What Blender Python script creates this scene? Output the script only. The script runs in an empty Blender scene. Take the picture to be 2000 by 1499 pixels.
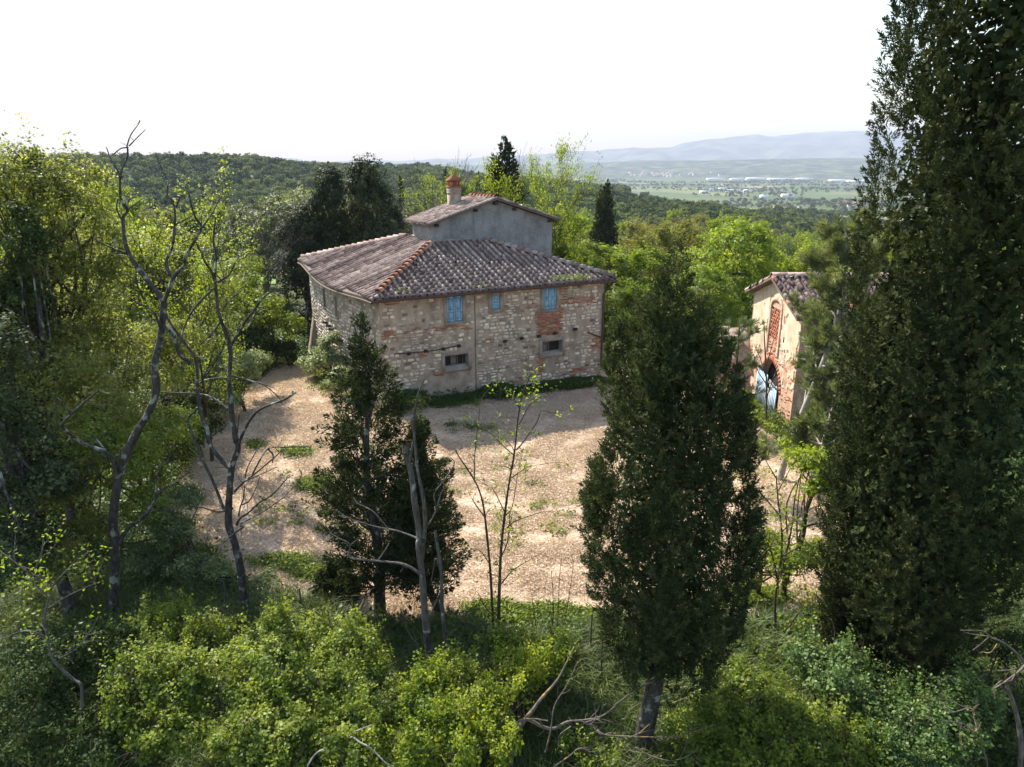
import bpy, math, random
import numpy as np
from mathutils import Vector, Matrix

scn = bpy.context.scene
COL = scn.collection
PI = math.pi
# ------------------------------------------------------------------ camera, sky, sun, exposure
CAMZ = 13.2
FPX = 1376.0                      # focal length in pixels of a 2000 px wide frame
HORIZON = 325.0
PITCH = math.atan((750.0 - HORIZON) / FPX)
cam_d = bpy.data.cameras.new('camera')
cam = bpy.data.objects.new('camera', cam_d)
COL.objects.link(cam)
cam.location = (0, 0, CAMZ)
cam.rotation_euler = (PI / 2 - PITCH, 0, 0)
cam_d.sensor_width = 36.0
cam_d.lens = 36.0 * FPX / 2000.0
cam_d.clip_start = 0.1
cam_d.clip_end = 80000.0
scn.camera = cam

SUN_EL = math.radians(45)
SUN_AZ = math.atan2(-0.66, 0.75)          # from +Y towards +X
sdir = Vector((math.sin(SUN_AZ) * math.cos(SUN_EL), math.cos(SUN_AZ) * math.cos(SUN_EL), math.sin(SUN_EL)))
world = bpy.data.worlds.new('World')
scn.world = world
world.use_nodes = True
wn = world.node_tree
wn.nodes.clear()
sky = wn.nodes.new('ShaderNodeTexSky')
sky.sky_type = 'NISHITA'
sky.sun_disc = False
sky.sun_elevation = SUN_EL
sky.sun_rotation = SUN_AZ
sky.air_density = 1.4
sky.dust_density = 1.2
sky.ozone_density = 0.0
bg = wn.nodes.new('ShaderNodeBackground')
bg.inputs['Strength'].default_value = 0.13
wo = wn.nodes.new('ShaderNodeOutputWorld')
wn.links.new(sky.outputs[0], bg.inputs[0])
wn.links.new(bg.outputs[0], wo.inputs[0])
sun_d = bpy.data.lights.new('sun', 'SUN')
sun_d.energy = 5.0
sun_d.angle = math.radians(0.5)
sun_d.color = (1.0, 0.95, 0.86)
sun = bpy.data.objects.new('sun', sun_d)
COL.objects.link(sun)
sun.rotation_euler = sdir.to_track_quat('Z', 'Y').to_euler()
scn.view_settings.view_transform = 'Standard'
scn.view_settings.look = 'None'
scn.view_settings.exposure = 1.28
scn.view_settings.gamma = 1.0
scn.view_settings.use_curve_mapping = False
scn.cycles.max_bounces = 7
scn.cycles.diffuse_bounces = 3
scn.cycles.glossy_bounces = 2
scn.cycles.transmission_bounces = 4
scn.cycles.volume_bounces = 0
scn.cycles.use_denoising = True

# ------------------------------------------------------------------ helpers
CP, SP = math.cos(PITCH), math.sin(PITCH)

def ray(u, v):
    xc, yc = (u - 1000.0) / FPX, (750.0 - v) / FPX
    return np.array((xc, CP + yc * SP, -SP + yc * CP))

def at(u, v, Y):                   # the point at distance Y on the sight line
    d = ray(u, v)
    return np.array((0, 0, CAMZ)) + d * (Y / d[1])

def gnd(u, v, z=0.0):              # the point where the sight line meets height z
    d = ray(u, v)
    return np.array((0, 0, CAMZ)) + d * ((z - CAMZ) / d[2])

def unit(a):
    return a / (np.linalg.norm(a, axis=-1, keepdims=True) + 1e-9)

class MB:
    def __init__(s):
        s.V, s.F, s.T, s.M, s.n = [], [], [], [], 0
    def add(s, V, F, t=0.5, m=0):
        V = np.asarray(V, float).reshape(-1, 3)
        F = np.asarray(F, int)
        s.V.append(V); s.F.append(F + s.n)
        s.T.append(np.broadcast_to(np.asarray(t, float), (len(V),)))
        s.M.append(np.full(len(F), m, int)); s.n += len(V)
        return s
    def mesh(s, name, mats, origin=(0, 0, 0), smooth=False):
        me = bpy.data.meshes.new(name)
        V = np.concatenate(s.V) - np.asarray(origin, float)
        me.vertices.add(len(V))
        me.vertices.foreach_set('co', V.astype(np.float32).ravel())
        sizes = np.concatenate([np.full(len(f), f.shape[1], int) for f in s.F])
        loops = np.concatenate([f.ravel() for f in s.F])
        me.loops.add(len(loops))
        me.loops.foreach_set('vertex_index', loops.astype(np.int32))
        me.polygons.add(len(sizes))
        st = np.concatenate(([0], np.cumsum(sizes)[:-1]))
        me.polygons.foreach_set('loop_start', st.astype(np.int32))
        for m in (mats if isinstance(mats, (list, tuple)) else [mats]):
            me.materials.append(m)
        me.polygons.foreach_set('material_index', np.concatenate(s.M).astype(np.int32))
        if smooth:
            me.polygons.foreach_set('use_smooth', np.ones(len(sizes), bool))
        a = me.attributes.new('tint', 'FLOAT', 'POINT')
        a.data.foreach_set('value', np.concatenate(s.T).astype(np.float32))
        me.update(calc_edges=True)
        return me
    def build(s, name, mats, parent=None, origin=(0, 0, 0), smooth=False):
        o = bpy.data.objects.new(name, s.mesh(name, mats, origin, smooth))
        COL.objects.link(o)
        if parent is not None:
            o.parent = parent
        return o
    def tris(s):
        return sum(len(f) * (f.shape[1] - 2) for f in s.F)

def tag(o, label=None, cat=None, group=None, kind=None):
    if label: o['label'] = label
    if cat: o['category'] = cat
    if group: o['group'] = group
    if kind: o['kind'] = kind
    return o

def thing(name, label, cat, loc=(0, 0, 0), group=None, rz=0.0):
    o = bpy.data.objects.new(name, None)
    o.empty_display_size = 0.3
    COL.objects.link(o)
    o.location = loc
    o.rotation_euler = (0, 0, rz)
    return tag(o, label, cat, group)

def copy_tree(o, parent=None):
    c = o.copy()
    COL.objects.link(c)
    if parent is not None:
        c.parent = parent
    for ch in o.children:
        copy_tree(ch, c)
    return c

BOXF = np.array([(0, 3, 2, 1), (4, 5, 6, 7), (0, 1, 5, 4), (1, 2, 6, 5), (2, 3, 7, 6), (3, 0, 4, 7)])

def box_pts(o, ax, ay, az):        # a box from corner o along three edge vectors
    o, ax, ay, az = map(lambda q: np.asarray(q, float), (o, ax, ay, az))
    return np.array([o, o + ax, o + ax + ay, o + ay, o + az, o + ax + az, o + ax + ay + az, o + ay + az])

def tube(pts, rad, sides=6):
    pts = np.asarray(pts, float)
    n = len(pts)
    rad = np.broadcast_to(np.asarray(rad, float), (n,))
    t = np.gradient(pts, axis=0)
    t = unit(t)
    ref = np.array((0.31, 0.17, 0.93)) if abs(t[0][2]) < 0.8 else np.array((0.93, 0.3, 0.1))
    a = unit(np.cross(t, ref))
    b = np.cross(t, a)
    an = np.arange(sides) * 2 * PI / sides
    ring = (a[:, None, :] * np.cos(an)[None, :, None] + b[:, None, :] * np.sin(an)[None, :, None]) * rad[:, None, None]
    V = (pts[:, None, :] + ring).reshape(-1, 3)
    i = np.arange(n - 1)[:, None] * sides
    k = np.arange(sides)[None, :]
    k2 = (k + 1) % sides
    F = np.stack([i + k, i + k2, i + sides + k2, i + sides + k], -1).reshape(-1, 4)
    return V, F

def spline(P, sub=4):
    P = np.asarray(P, float)
    if len(P) < 3:
        t = np.linspace(0, 1, sub + 1)[:, None]
        return P[0] * (1 - t) + P[-1] * t
    Q = np.vstack([2 * P[0] - P[1], P, 2 * P[-1] - P[-2]])
    out = []
    ts = np.arange(sub) / sub
    for i in range(1, len(Q) - 2):
        p0, p1, p2, p3 = Q[i - 1], Q[i], Q[i + 1], Q[i + 2]
        for t in ts:
            out.append(0.5 * (2 * p1 + (p2 - p0) * t + (2 * p0 - 5 * p1 + 4 * p2 - p3) * t * t + (3 * p1 - p0 - 3 * p2 + p3) * t ** 3))
    out.append(P[-1])
    return np.array(out)

def leaves(C, Nn, L, asp, rng, along=None):
    """leaf blades: a rhombus about each centre C, facing Nn, of length L and width L*asp"""
    n = len(C)
    if along is None:
        along = rng.normal(size=(n, 3))
    u = along - (along * Nn).sum(1, keepdims=True) * Nn
    u = unit(u)
    w = np.cross(Nn, u)
    L = np.broadcast_to(np.asarray(L, float), (n,))[:, None]
    c = 0.12 * L * Nn
    V = np.stack([C - u * L * 0.5, C + w * L * asp * 0.5 + u * L * 0.05 - c, C + u * L * 0.5, C - w * L * asp * 0.5 + u * L * 0.05 - c], 1).reshape(-1, 3)
    F = np.arange(4 * n).reshape(n, 4)
    return V, F

def vnoise(x, y, seed=0):          # cheap smooth noise, about -1..1
    r = np.random.default_rng(seed)
    out = 0.0
    for k in range(5):
        a = r.uniform(0, 2 * PI); ph = r.uniform(0, 2 * PI, 2); f = r.uniform(0.6, 1.5)
        out = out + np.sin((x * math.cos(a) + y * math.sin(a)) * f + ph[0]) * np.cos((y * math.cos(a) - x * math.sin(a)) * f * 0.83 + ph[1])
    return out / 2.4

# ------------------------------------------------------------------ materials
def newmat(name):
    m = bpy.data.materials.new(name)
    m.use_nodes = True
    nt = m.node_tree
    nt.nodes.clear()
    out = nt.nodes.new('ShaderNodeOutputMaterial')
    return m, nt, out

def N(nt, typ, **kw):
    n = nt.nodes.new(typ)
    for k, v in kw.items():
        if k in n.inputs:
            n.inputs[k].default_value = v
        else:
            setattr(n, k, v)
    return n

def ramp(nt, stops, fac=None, interp='LINEAR'):
    r = nt.nodes.new('ShaderNodeValToRGB')
    r.color_ramp.interpolation = interp
    e = r.color_ramp.elements
    while len(e) < len(stops):
        e.new(0.5)
    for i, (p, c) in enumerate(stops):
        e[i].position = p
        e[i].color = (c[0], c[1], c[2], 1.0) if not isinstance(c, float) else (c, c, c, 1.0)
    if fac is not None:
        nt.links.new(fac, r.inputs[0])
    return r.outputs[0]

def attr(nt, name='tint'):
    a = nt.nodes.new('ShaderNodeAttribute')
    a.attribute_name = name
    return a.outputs['Fac']

def math2(nt, op, a, b):
    n = nt.nodes.new('ShaderNodeMath')
    n.operation = op
    for i, q in enumerate((a, b)):
        if isinstance(q, (int, float)):
            n.inputs[i].default_value = q
        else:
            nt.links.new(q, n.inputs[i])
    return n.outputs[0]

def mixc(nt, f, a, b, blend='MIX'):
    n = nt.nodes.new('ShaderNodeMix')
    n.data_type = 'RGBA'
    n.blend_type = blend
    for idx, q in ((0, f), (6, a), (7, b)):
        if isinstance(q, (int, float)):
            n.inputs[idx].default_value = q
        elif isinstance(q, tuple):
            n.inputs[idx].default_value = (q[0], q[1], q[2], 1.0)
        else:
            nt.links.new(q, n.inputs[idx])
    return n.outputs[2]

def noise(nt, scale, detail=4.0, rough=0.55, vec=None, out='Fac'):
    n = N(nt, 'ShaderNodeTexNoise', Scale=scale, Detail=detail, Roughness=rough)
    if vec is not None:
        nt.links.new(vec, n.inputs['Vector'])
    return n.outputs[out]

def objco(nt, scale=None):
    t = nt.nodes.new('ShaderNodeTexCoord')
    if scale is None:
        return t.outputs['Object']
    mp = nt.nodes.new('ShaderNodeMapping')
    mp.inputs['Scale'].default_value = scale
    nt.links.new(t.outputs['Object'], mp.inputs['Vector'])
    return mp.outputs[0]

def geopos(nt, scale=None, rot=0.0):
    g = nt.nodes.new('ShaderNodeNewGeometry')
    if scale is None:
        return g.outputs['Position']
    mp = nt.nodes.new('ShaderNodeMapping')
    mp.inputs['Scale'].default_value = scale
    mp.inputs['Rotation'].default_value = (0, 0, rot)
    nt.links.new(g.outputs['Position'], mp.inputs['Vector'])
    return mp.outputs[0]

def bump(nt, h, strength=0.4, dist=0.02):
    b = N(nt, 'ShaderNodeBump', Strength=strength, Distance=dist)
    nt.links.new(h, b.inputs['Height'])
    return b.outputs[0]

def surf(nt, out, col, rough=0.8, nrm=None, spec=0.3):
    b = N(nt, 'ShaderNodeBsdfPrincipled', Roughness=rough)
    b.inputs['Specular IOR Level'].default_value = spec
    if isinstance(col, tuple):
        b.inputs['Base Color'].default_value = (*col, 1.0)
    else:
        nt.links.new(col, b.inputs['Base Color'])
    if nrm is not None:
        nt.links.new(nrm, b.inputs['Normal'])
    nt.links.new(b.outputs[0], out.inputs['Surface'])
    return b

def leaf_mat(name, c0, c1, c2, trans=0.4, tcol=None, spec=0.3, rough=0.5, rnd=0.35):
    m, nt, out = newmat(name)
    oi = nt.nodes.new('ShaderNodeObjectInfo')
    t = math2(nt, 'ADD', attr(nt), math2(nt, 'MULTIPLY', math2(nt, 'SUBTRACT', oi.outputs['Random'], 0.5), rnd))
    col = ramp(nt, [(0.0, c0), (0.5, c1), (1.0, c2)], t)
    b = N(nt, 'ShaderNodeBsdfPrincipled', Roughness=rough)
    b.inputs['Specular IOR Level'].default_value = spec
    nt.links.new(col, b.inputs['Base Color'])
    tr = nt.nodes.new('ShaderNodeBsdfTranslucent')
    nt.links.new(mixc(nt, 1.0, col, tcol or (1.5, 1.35, 0.5), 'MULTIPLY'), tr.inputs[0])
    mx = N(nt, 'ShaderNodeMixShader')
    mx.inputs[0].default_value = trans
    nt.links.new(b.outputs[0], mx.inputs[1]); nt.links.new(tr.outputs[0], mx.inputs[2])
    nt.links.new(mx.outputs[0], out.inputs['Surface'])
    return m

def bark_mat(name, c0, c1, lichen=None, amount=0.55, scale=3.0):
    m, nt, out = newmat(name)
    v = objco(nt, (1, 1, 0.35))
    n1 = noise(nt, scale * 4, 6, 0.65, v)
    col = ramp(nt, [(0.3, c0), (0.72, c1)], n1)
    if lichen:
        n2 = noise(nt, scale, 5, 0.6, objco(nt))
        col = mixc(nt, ramp(nt, [(amount, 0.0), (amount + 0.07, 1.0)], n2), col, lichen)
    surf(nt, out, col, 0.9, bump(nt, n1, 0.6, 0.03), 0.15)
    return m

M = {}
M['leaf_spring'] = leaf_mat('leaf_spring', (0.07, 0.12, 0.012), (0.165, 0.24, 0.02), (0.29, 0.34, 0.035), 0.55)
M['leaf_yellow'] = leaf_mat('leaf_yellow', (0.08, 0.10, 0.02), (0.20, 0.225, 0.05), (0.42, 0.44, 0.19), 0.6, (1.45, 1.4, 0.7))
M['leaf_bush'] = leaf_mat('leaf_bush', (0.05, 0.085, 0.010), (0.14, 0.20, 0.022), (0.27, 0.32, 0.055), 0.48)
M['leaf_cool'] = leaf_mat('leaf_cool', (0.03, 0.065, 0.016), (0.08, 0.14, 0.032), (0.19, 0.26, 0.085), 0.35)
M['leaf_pale'] = leaf_mat('leaf_pale', (0.06, 0.095, 0.03), (0.15, 0.20, 0.07), (0.32, 0.36, 0.18), 0.3)
M['leaf_olive'] = leaf_mat('leaf_olive', (0.07, 0.085, 0.02), (0.15, 0.165, 0.035), (0.22, 0.22, 0.055), 0.48)
M['leaf_silver'] = leaf_mat('leaf_silver', (0.05, 0.07, 0.03), (0.13, 0.155, 0.07), (0.28, 0.30, 0.17), 0.25, spec=0.15)
M['leaf_dark'] = leaf_mat('leaf_dark', (0.012, 0.022, 0.008), (0.03, 0.045, 0.015), (0.085, 0.10, 0.04), 0.15, spec=0.12, rough=0.6)
M['leaf_ivy'] = leaf_mat('leaf_ivy', (0.012, 0.026, 0.007), (0.034, 0.056, 0.012), (0.08, 0.105, 0.025), 0.2, spec=0.12, rough=0.6)
M['leaf_cypress'] = leaf_mat('leaf_cypress', (0.010, 0.021, 0.009), (0.024, 0.037, 0.013), (0.085, 0.098, 0.034), 0.10, spec=0.06, rough=0.8)  # lightest tone stands in for sunlit spray tips
M['leaf_juniper'] = leaf_mat('leaf_juniper', (0.014, 0.026, 0.010), (0.04, 0.056, 0.021), (0.12, 0.135, 0.055), 0.15, spec=0.06, rough=0.8)
M['leaf_pine'] = leaf_mat('leaf_pine', (0.04, 0.065, 0.028), (0.11, 0.145, 0.06), (0.23, 0.26, 0.13), 0.28, spec=0.3)
M['grass_leaf'] = leaf_mat('grass_leaf', (0.025, 0.048, 0.01), (0.075, 0.11, 0.024), (0.19, 0.225, 0.08), 0.35)
M['weed_dark'] = leaf_mat('weed_dark', (0.02, 0.05, 0.008), (0.05, 0.095, 0.016), (0.09, 0.14, 0.03), 0.35)
M['straw'] = leaf_mat('straw', (0.29, 0.205, 0.14), (0.57, 0.44, 0.325), (0.79, 0.66, 0.53), 0.1)
M['leaf_far'] = leaf_mat('leaf_far', (0.014, 0.034, 0.02), (0.06, 0.09, 0.033), (0.16, 0.19, 0.06), 0.3, spec=0.08, rough=0.8, rnd=0.9)  # dark end tinted bluish, standing in for haze over the far slopes
M['bark_dark'] = bark_mat('bark_dark', (0.016, 0.013, 0.012), (0.10, 0.088, 0.078), (0.24, 0.25, 0.21), 0.55)
M['bark_grey'] = bark_mat('bark_grey', (0.03, 0.027, 0.025), (0.15, 0.135, 0.12), (0.30, 0.30, 0.26), 0.60)
M['bark_brown'] = bark_mat('bark_brown', (0.035, 0.026, 0.018), (0.11, 0.085, 0.06))
M['bark_pale'] = bark_mat('bark_pale', (0.16, 0.14, 0.115), (0.42, 0.38, 0.33), (0.5, 0.48, 0.42), 0.6)
M['bark_lichen'] = bark_mat('bark_lichen', (0.05, 0.042, 0.034), (0.20, 0.17, 0.14), (0.34, 0.20, 0.05), 0.57)

def tint_mat(name, stops, mott=0.35, scale=6.0, rough=0.85, bstr=0.4, bdist=0.015, spots=None):
    m, nt, out = newmat(name)
    col = ramp(nt, stops, attr(nt))
    n1 = noise(nt, scale, 6, 0.65, geopos(nt))
    col = mixc(nt, mott, col, ramp(nt, [(0.25, (0.25, 0.24, 0.24)), (0.75, (1.5, 1.45, 1.4))], n1), 'MULTIPLY')
    if spots:
        n2 = noise(nt, spots[1], 4, 0.6, geopos(nt))
        col = mixc(nt, ramp(nt, [(spots[2], 0.0), (spots[2] + 0.1, 1.0)], n2), col, spots[0])
    surf(nt, out, col, rough, bump(nt, n1, bstr, bdist), 0.2)
    return m

M['stone'] = tint_mat('stone', [(0.0, (0.16, 0.125, 0.10)), (0.22, (0.30, 0.25, 0.20)), (0.55, (0.50, 0.43, 0.345)), (1.0, (0.74, 0.67, 0.565))], 0.55, 7.0)
M['brick'] = tint_mat('brick', [(0.0, (0.20, 0.075, 0.045)), (0.5, (0.36, 0.135, 0.075)), (1.0, (0.50, 0.22, 0.12))], 0.55, 9.0)
M['tile'] = tint_mat('tile', [(0.0, (0.115, 0.075, 0.068)), (0.5, (0.30, 0.217, 0.185)), (1.0, (0.53, 0.42, 0.36))], 0.6, 9.0, spots=((0.36, 0.34, 0.30), 5.0, 0.64))
M['tile_orange'] = tint_mat('tile_orange', [(0.0, (0.24, 0.10, 0.06)), (0.5, (0.42, 0.18, 0.10)), (1.0, (0.56, 0.28, 0.18))], 0.5, 8.0)
M['tile_pan'] = tint_mat('tile_pan', [(0.0, (0.085, 0.064, 0.056)), (1.0, (0.18, 0.138, 0.12))], 0.6, 8.0)  # painted darker than the covers, for the shade in the gaps between them

def wall_mat(name, base, dark, light, red=None, scale=1.6, bs=0.5):
    m, nt, out = newmat(name)
    g = geopos(nt)
    n1 = noise(nt, scale, 6, 0.62, g)
    n2 = noise(nt, scale * 9, 5, 0.65, g)
    col = ramp(nt, [(0.28, dark), (0.5, base), (0.72, light)], n1)
    col = mixc(nt, 0.45, col, ramp(nt, [(0.25, (0.45, 0.43, 0.42)), (0.75, (1.35, 1.33, 1.3))], n2), 'MULTIPLY')
    if red:
        n3 = noise(nt, 0.9, 6, 0.65, geopos(nt, (1, 1, 1.6)))
        col = mixc(nt, ramp(nt, [(0.60, 0.0), (0.69, 0.8)], n3), col, red)
    st = noise(nt, 1.0, 5, 0.6, geopos(nt, (2.2, 2.2, 0.22)))
    col = mixc(nt, ramp(nt, [(0.52, 0.0), (0.75, 0.45)], st), col, (dark[0] * 0.6, dark[1] * 0.6, dark[2] * 0.6))
    surf(nt, out, col, 0.92, bump(nt, n2, bs, 0.03), 0.15)
    return m

M['wall_mortar'] = wall_mat('wall_mortar', (0.355, 0.295, 0.23), (0.20, 0.16, 0.125), (0.48, 0.41, 0.325), (0.33, 0.205, 0.15))
M['plaster_grey'] = wall_mat('plaster_grey', (0.26, 0.25, 0.245), (0.16, 0.152, 0.15), (0.35, 0.335, 0.32), None, 1.0)
M['plaster_band'] = wall_mat('plaster_band', (0.31, 0.27, 0.235), (0.22, 0.19, 0.165), (0.40, 0.36, 0.315), None, 2.4)
M['plaster_cream'] = wall_mat('plaster_cream', (0.56, 0.465, 0.33), (0.42, 0.32, 0.21), (0.68, 0.60, 0.46), None, 1.5)
def simple_mat(name, col, rough=0.8, n_scale=12.0, var=0.4, bs=0.3, coord='obj', stretch=None):
    m, nt, out = newmat(name)
    n1 = noise(nt, n_scale, 5, 0.6, objco(nt, stretch) if coord == 'obj' else geopos(nt, stretch))
    c = mixc(nt, var, col, ramp(nt, [(0.25, (0.3, 0.3, 0.3)), (0.75, (1.5, 1.5, 1.5))], n1), 'MULTIPLY')
    surf(nt, out, c, rough, bump(nt, n1, bs, 0.01), 0.25)
    return m
M['gutter'] = simple_mat('gutter', (0.085, 0.04, 0.032), 0.6)
M['wood_dark'] = simple_mat('wood_dark', (0.06, 0.045, 0.035), 0.85)
M['wood_grey'] = simple_mat('wood_grey', (0.20, 0.18, 0.16), 0.85, stretch=(1, 1, 0.1))
M['wood_beam'] = simple_mat('wood_beam', (0.15, 0.11, 0.08), 0.85)
M['iron'] = simple_mat('iron', (0.045, 0.04, 0.042), 0.7)
M['dark_room'] = simple_mat('dark_room', (0.03, 0.027, 0.025), 0.95)  # near-black colour stands in for the unlit dark behind openings
M['metal_post'] = simple_mat('metal_post', (0.05, 0.05, 0.045), 0.6)
def paint_mat(name, col, worn, amount=0.55, scale=7.0):
    m, nt, out = newmat(name)
    n1 = noise(nt, scale, 7, 0.7, geopos(nt, (3, 3, 0.6)))
    n2 = noise(nt, 3.0, 4, 0.6, geopos(nt))
    c = mixc(nt, 0.35, col, ramp(nt, [(0.3, (0.6, 0.65, 0.7)), (0.7, (1.35, 1.3, 1.25))], n2), 'MULTIPLY')
    c = mixc(nt, ramp(nt, [(amount, 0.0), (amount + 0.08, 0.85)], n1), c, worn)
    surf(nt, out, c, 0.7, bump(nt, n1, 0.3, 0.01), 0.25)
    return m
M['blue_paint'] = paint_mat('blue_paint', (0.21, 0.41, 0.60), (0.46, 0.53, 0.56), 0.52)
M['blue_frame'] = paint_mat('blue_frame', (0.10, 0.25, 0.42), (0.30, 0.36, 0.40), 0.6)
M['blue_worn'] = paint_mat('blue_worn', (0.20, 0.35, 0.56), (0.46, 0.47, 0.47), 0.50)
M['blue_pale'] = paint_mat('blue_pale', (0.36, 0.45, 0.56), (0.52, 0.51, 0.48), 0.46)
def brickwall_mat(name):
    m, nt, out = newmat(name)
    b = nt.nodes.new('ShaderNodeTexBrick')
    b.inputs['Scale'].default_value = 1.0
    b.inputs['Brick Width'].default_value = 0.28
    b.inputs['Row Height'].default_value = 0.075
    b.inputs['Mortar Size'].default_value = 0.012
    b.inputs['Color1'].default_value = (0.33, 0.165, 0.105, 1)
    b.inputs['Color2'].default_value = (0.47, 0.26, 0.165, 1)
    b.inputs['Mortar'].default_value = (0.50, 0.42, 0.33, 1)
    g = nt.nodes.new('ShaderNodeNewGeometry')
    sx = nt.nodes.new('ShaderNodeSeparateXYZ')
    nt.links.new(g.outputs['Position'], sx.inputs[0])
    cx = nt.nodes.new('ShaderNodeCombineXYZ')
    nt.links.new(math2(nt, 'ADD', sx.outputs[0], sx.outputs[1]), cx.inputs[0])
    nt.links.new(sx.outputs[2], cx.inputs[1])
    nt.links.new(cx.outputs[0], b.inputs['Vector'])
    n1 = noise(nt, 2.2, 6, 0.65, geopos(nt))
    col = mixc(nt, 0.7, b.outputs['Color'], ramp(nt, [(0.25, (0.36, 0.34, 0.32)), (0.75, (1.45, 1.4, 1.35))], n1), 'MULTIPLY')
    n4 = noise(nt, 1.4, 7, 0.7, geopos(nt, (1, 1, 0.8)))
    col = mixc(nt, ramp(nt, [(0.52, 0.0), (0.58, 0.8)], n4), col, (0.52, 0.45, 0.36))
    surf(nt, out, col, 0.9, bump(nt, b.outputs['Fac'], -0.6, 0.015), 0.15)
    return m
M['brick_wall'] = brickwall_mat('brick_wall')
# ------------------------------------------------------------------ terrain
AZ = np.radians(np.array([-180, -60, -38, -22, -8, 0, 8, 15, 20, 28, 40, 60, 180], float))
RR = np.array([0, 45, 75, 130, 200, 350, 550, 750, 1000, 1500, 2200, 4200, 5600, 6400, 7600, 9500, 16500], float)
ZT = np.array([
 [0, -2, -8, -16, -24, -30, -40, -50, -60, -70, -80, -80, -80, -70, -40, -60, -80],
 [0, -1, -4, -8, -14, -20, -10, 4, 6, -30, -60, -80, -80, -70, -40, -60, -80],
 [0, 0, -2, -4, -9, -20, -8, 10, 8, -20, -60, -80, -75, -50, -20, -60, -80],
 [0, 0, -1, -3, -8, -20, -8, 9, 8, -10, -60, -80, -75, -50, -10, -50, -80],
 [0, 0, -1, -4, -9, -17, -10, -2, 2, -20, -60, -80, -75, -40, 10, -40, -80],
 [0, 0, -1.5, -6, -11, -16, -14, -12, -14, -40, -70, -80, -75, -35, 30, -30, -80],
 [0, 0, -2, -9, -13, -16, -17, -19, -22, -50, -76, -80, -75, -30, 50, -10, -80],
 [0, 0, -2, -9, -14, -18, -21, -40, -58, -74, -80, -80, -75, -28, 62, 0, -80],
 [0, 0, -2, -9, -14, -23, -29, -34, -52, -72, -80, -80, -72, -20, 74, 10, -80],
 [0, 0, -2, -9, -16, -28, -36, -46, -56, -72, -80, -80, -70, -10, 86, 20, -80],
 [0, 0, -2, -9, -18, -30, -42, -52, -60, -74, -80, -80, -70, 0, 90, 20, -80],
 [0, -1, -4, -10, -20, -32, -46, -56, -64, -76, -80, -80, -80, -40, 40, 0, -80],
 [0, -2, -8, -16, -24, -30, -40, -50, -60, -70, -80, -80, -80, -70, -40, -60, -80]], float)
LR = np.log(RR + 20.0)

YARD = None
def ground(x, y):
    x = np.asarray(x, float); y = np.asarray(y, float)
    r = np.hypot(x, y)
    az = np.arctan2(x, y)
    def smooth(t):
        return t * t * (3 - 2 * t)
    i = np.clip(np.searchsorted(AZ, az) - 1, 0, len(AZ) - 2)
    fa = smooth(np.clip((az - AZ[i]) / (AZ[i + 1] - AZ[i]), 0, 1))
    lr = np.log(np.clip(r, 0, 16499) + 20.0)
    j = np.clip(np.searchsorted(LR, lr) - 1, 0, len(LR) - 2)
    fr = smooth(np.clip((lr - LR[j]) / (LR[j + 1] - LR[j]), 0, 1))
    z = (ZT[i, j] * (1 - fa) + ZT[i + 1, j] * fa) * (1 - fr) + (ZT[i, j + 1] * (1 - fa) + ZT[i + 1, j + 1] * fa) * fr
    z = z + 0.6 * np.exp(-((x + 8) ** 2 + (y - 40) ** 2) / 90.0)
    z = z + 0.07 * vnoise(x * 0.35, y * 0.35, 3) * np.clip(r / 12, 0, 1) + 0.035 * vnoise(x * 1.7, y * 1.7, 4)
    if YARD is not None:
        k_ = (r < 75) & (y > 0)
        if np.any(k_):
            q = poly_dist(x[k_], y[k_], YARD)
            dz = np.where(q > 0, 0.03 * np.sin(q * 2.9 + 1.3 * vnoise(x[k_] * 0.5, y[k_] * 0.5, 12)), 0.0)
            z = np.array(z); z[k_] += dz
    far = np.clip((r - 150) / 300, 0, 1)
    z = z + far * (2.2 * vnoise(x * 0.011, y * 0.011, 5) + 1.2 * vnoise(x * 0.03, y * 0.03, 6))
    rid = np.clip((r - 5600) / 1500, 0, 1)
    z = z + rid * (16 * vnoise(x * 0.0016, y * 0.0016, 7) + 7 * vnoise(x * 0.005, y * 0.005, 8))
    return z

YARD_PX = [(555, 715), (505, 748), (452, 800), (415, 850), (372, 930), (360, 985), (392, 1050), (450, 1105), (520, 1150), (600, 1188),
           (760, 1205), (900, 1215), (1050, 1225), (1180, 1222), (1340, 1215), (1480, 1205), (1600, 1190), (1660, 1120), (1640, 1000), (1600, 930), (1500, 850),
           (1475, 800), (1445, 745), (1425, 730), (1300, 720), (1180, 720), (1040, 735), (930, 780), (860, 810), (760, 812), (690, 800), (640, 745), (605, 718)]
YARD = np.array([gnd(u, v, 0.1)[:2] for u, v in YARD_PX])

def poly_dist(px, py, P):          # signed distance to polygon P, positive inside
    px = np.asarray(px, float); py = np.asarray(py, float)
    d = np.full(px.shape, 1e9)
    ins = np.zeros(px.shape, bool)
    n = len(P)
    for k in range(n):
        a, b = P[k], P[(k + 1) % n]
        ab = b - a
        t = np.clip(((px - a[0]) * ab[0] + (py - a[1]) * ab[1]) / (ab @ ab), 0, 1)
        d = np.minimum(d, np.hypot(px - a[0] - t * ab[0], py - a[1] - t * ab[1]))
        c = (a[1] > py) != (b[1] > py)
        with np.errstate(divide='ignore', invalid='ignore'):
            xi = a[0] + (py - a[1]) * ab[0] / (ab[1] if ab[1] else 1e-9)
        ins ^= c & (px < xi)
    return np.where(ins, d, -d)

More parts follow.
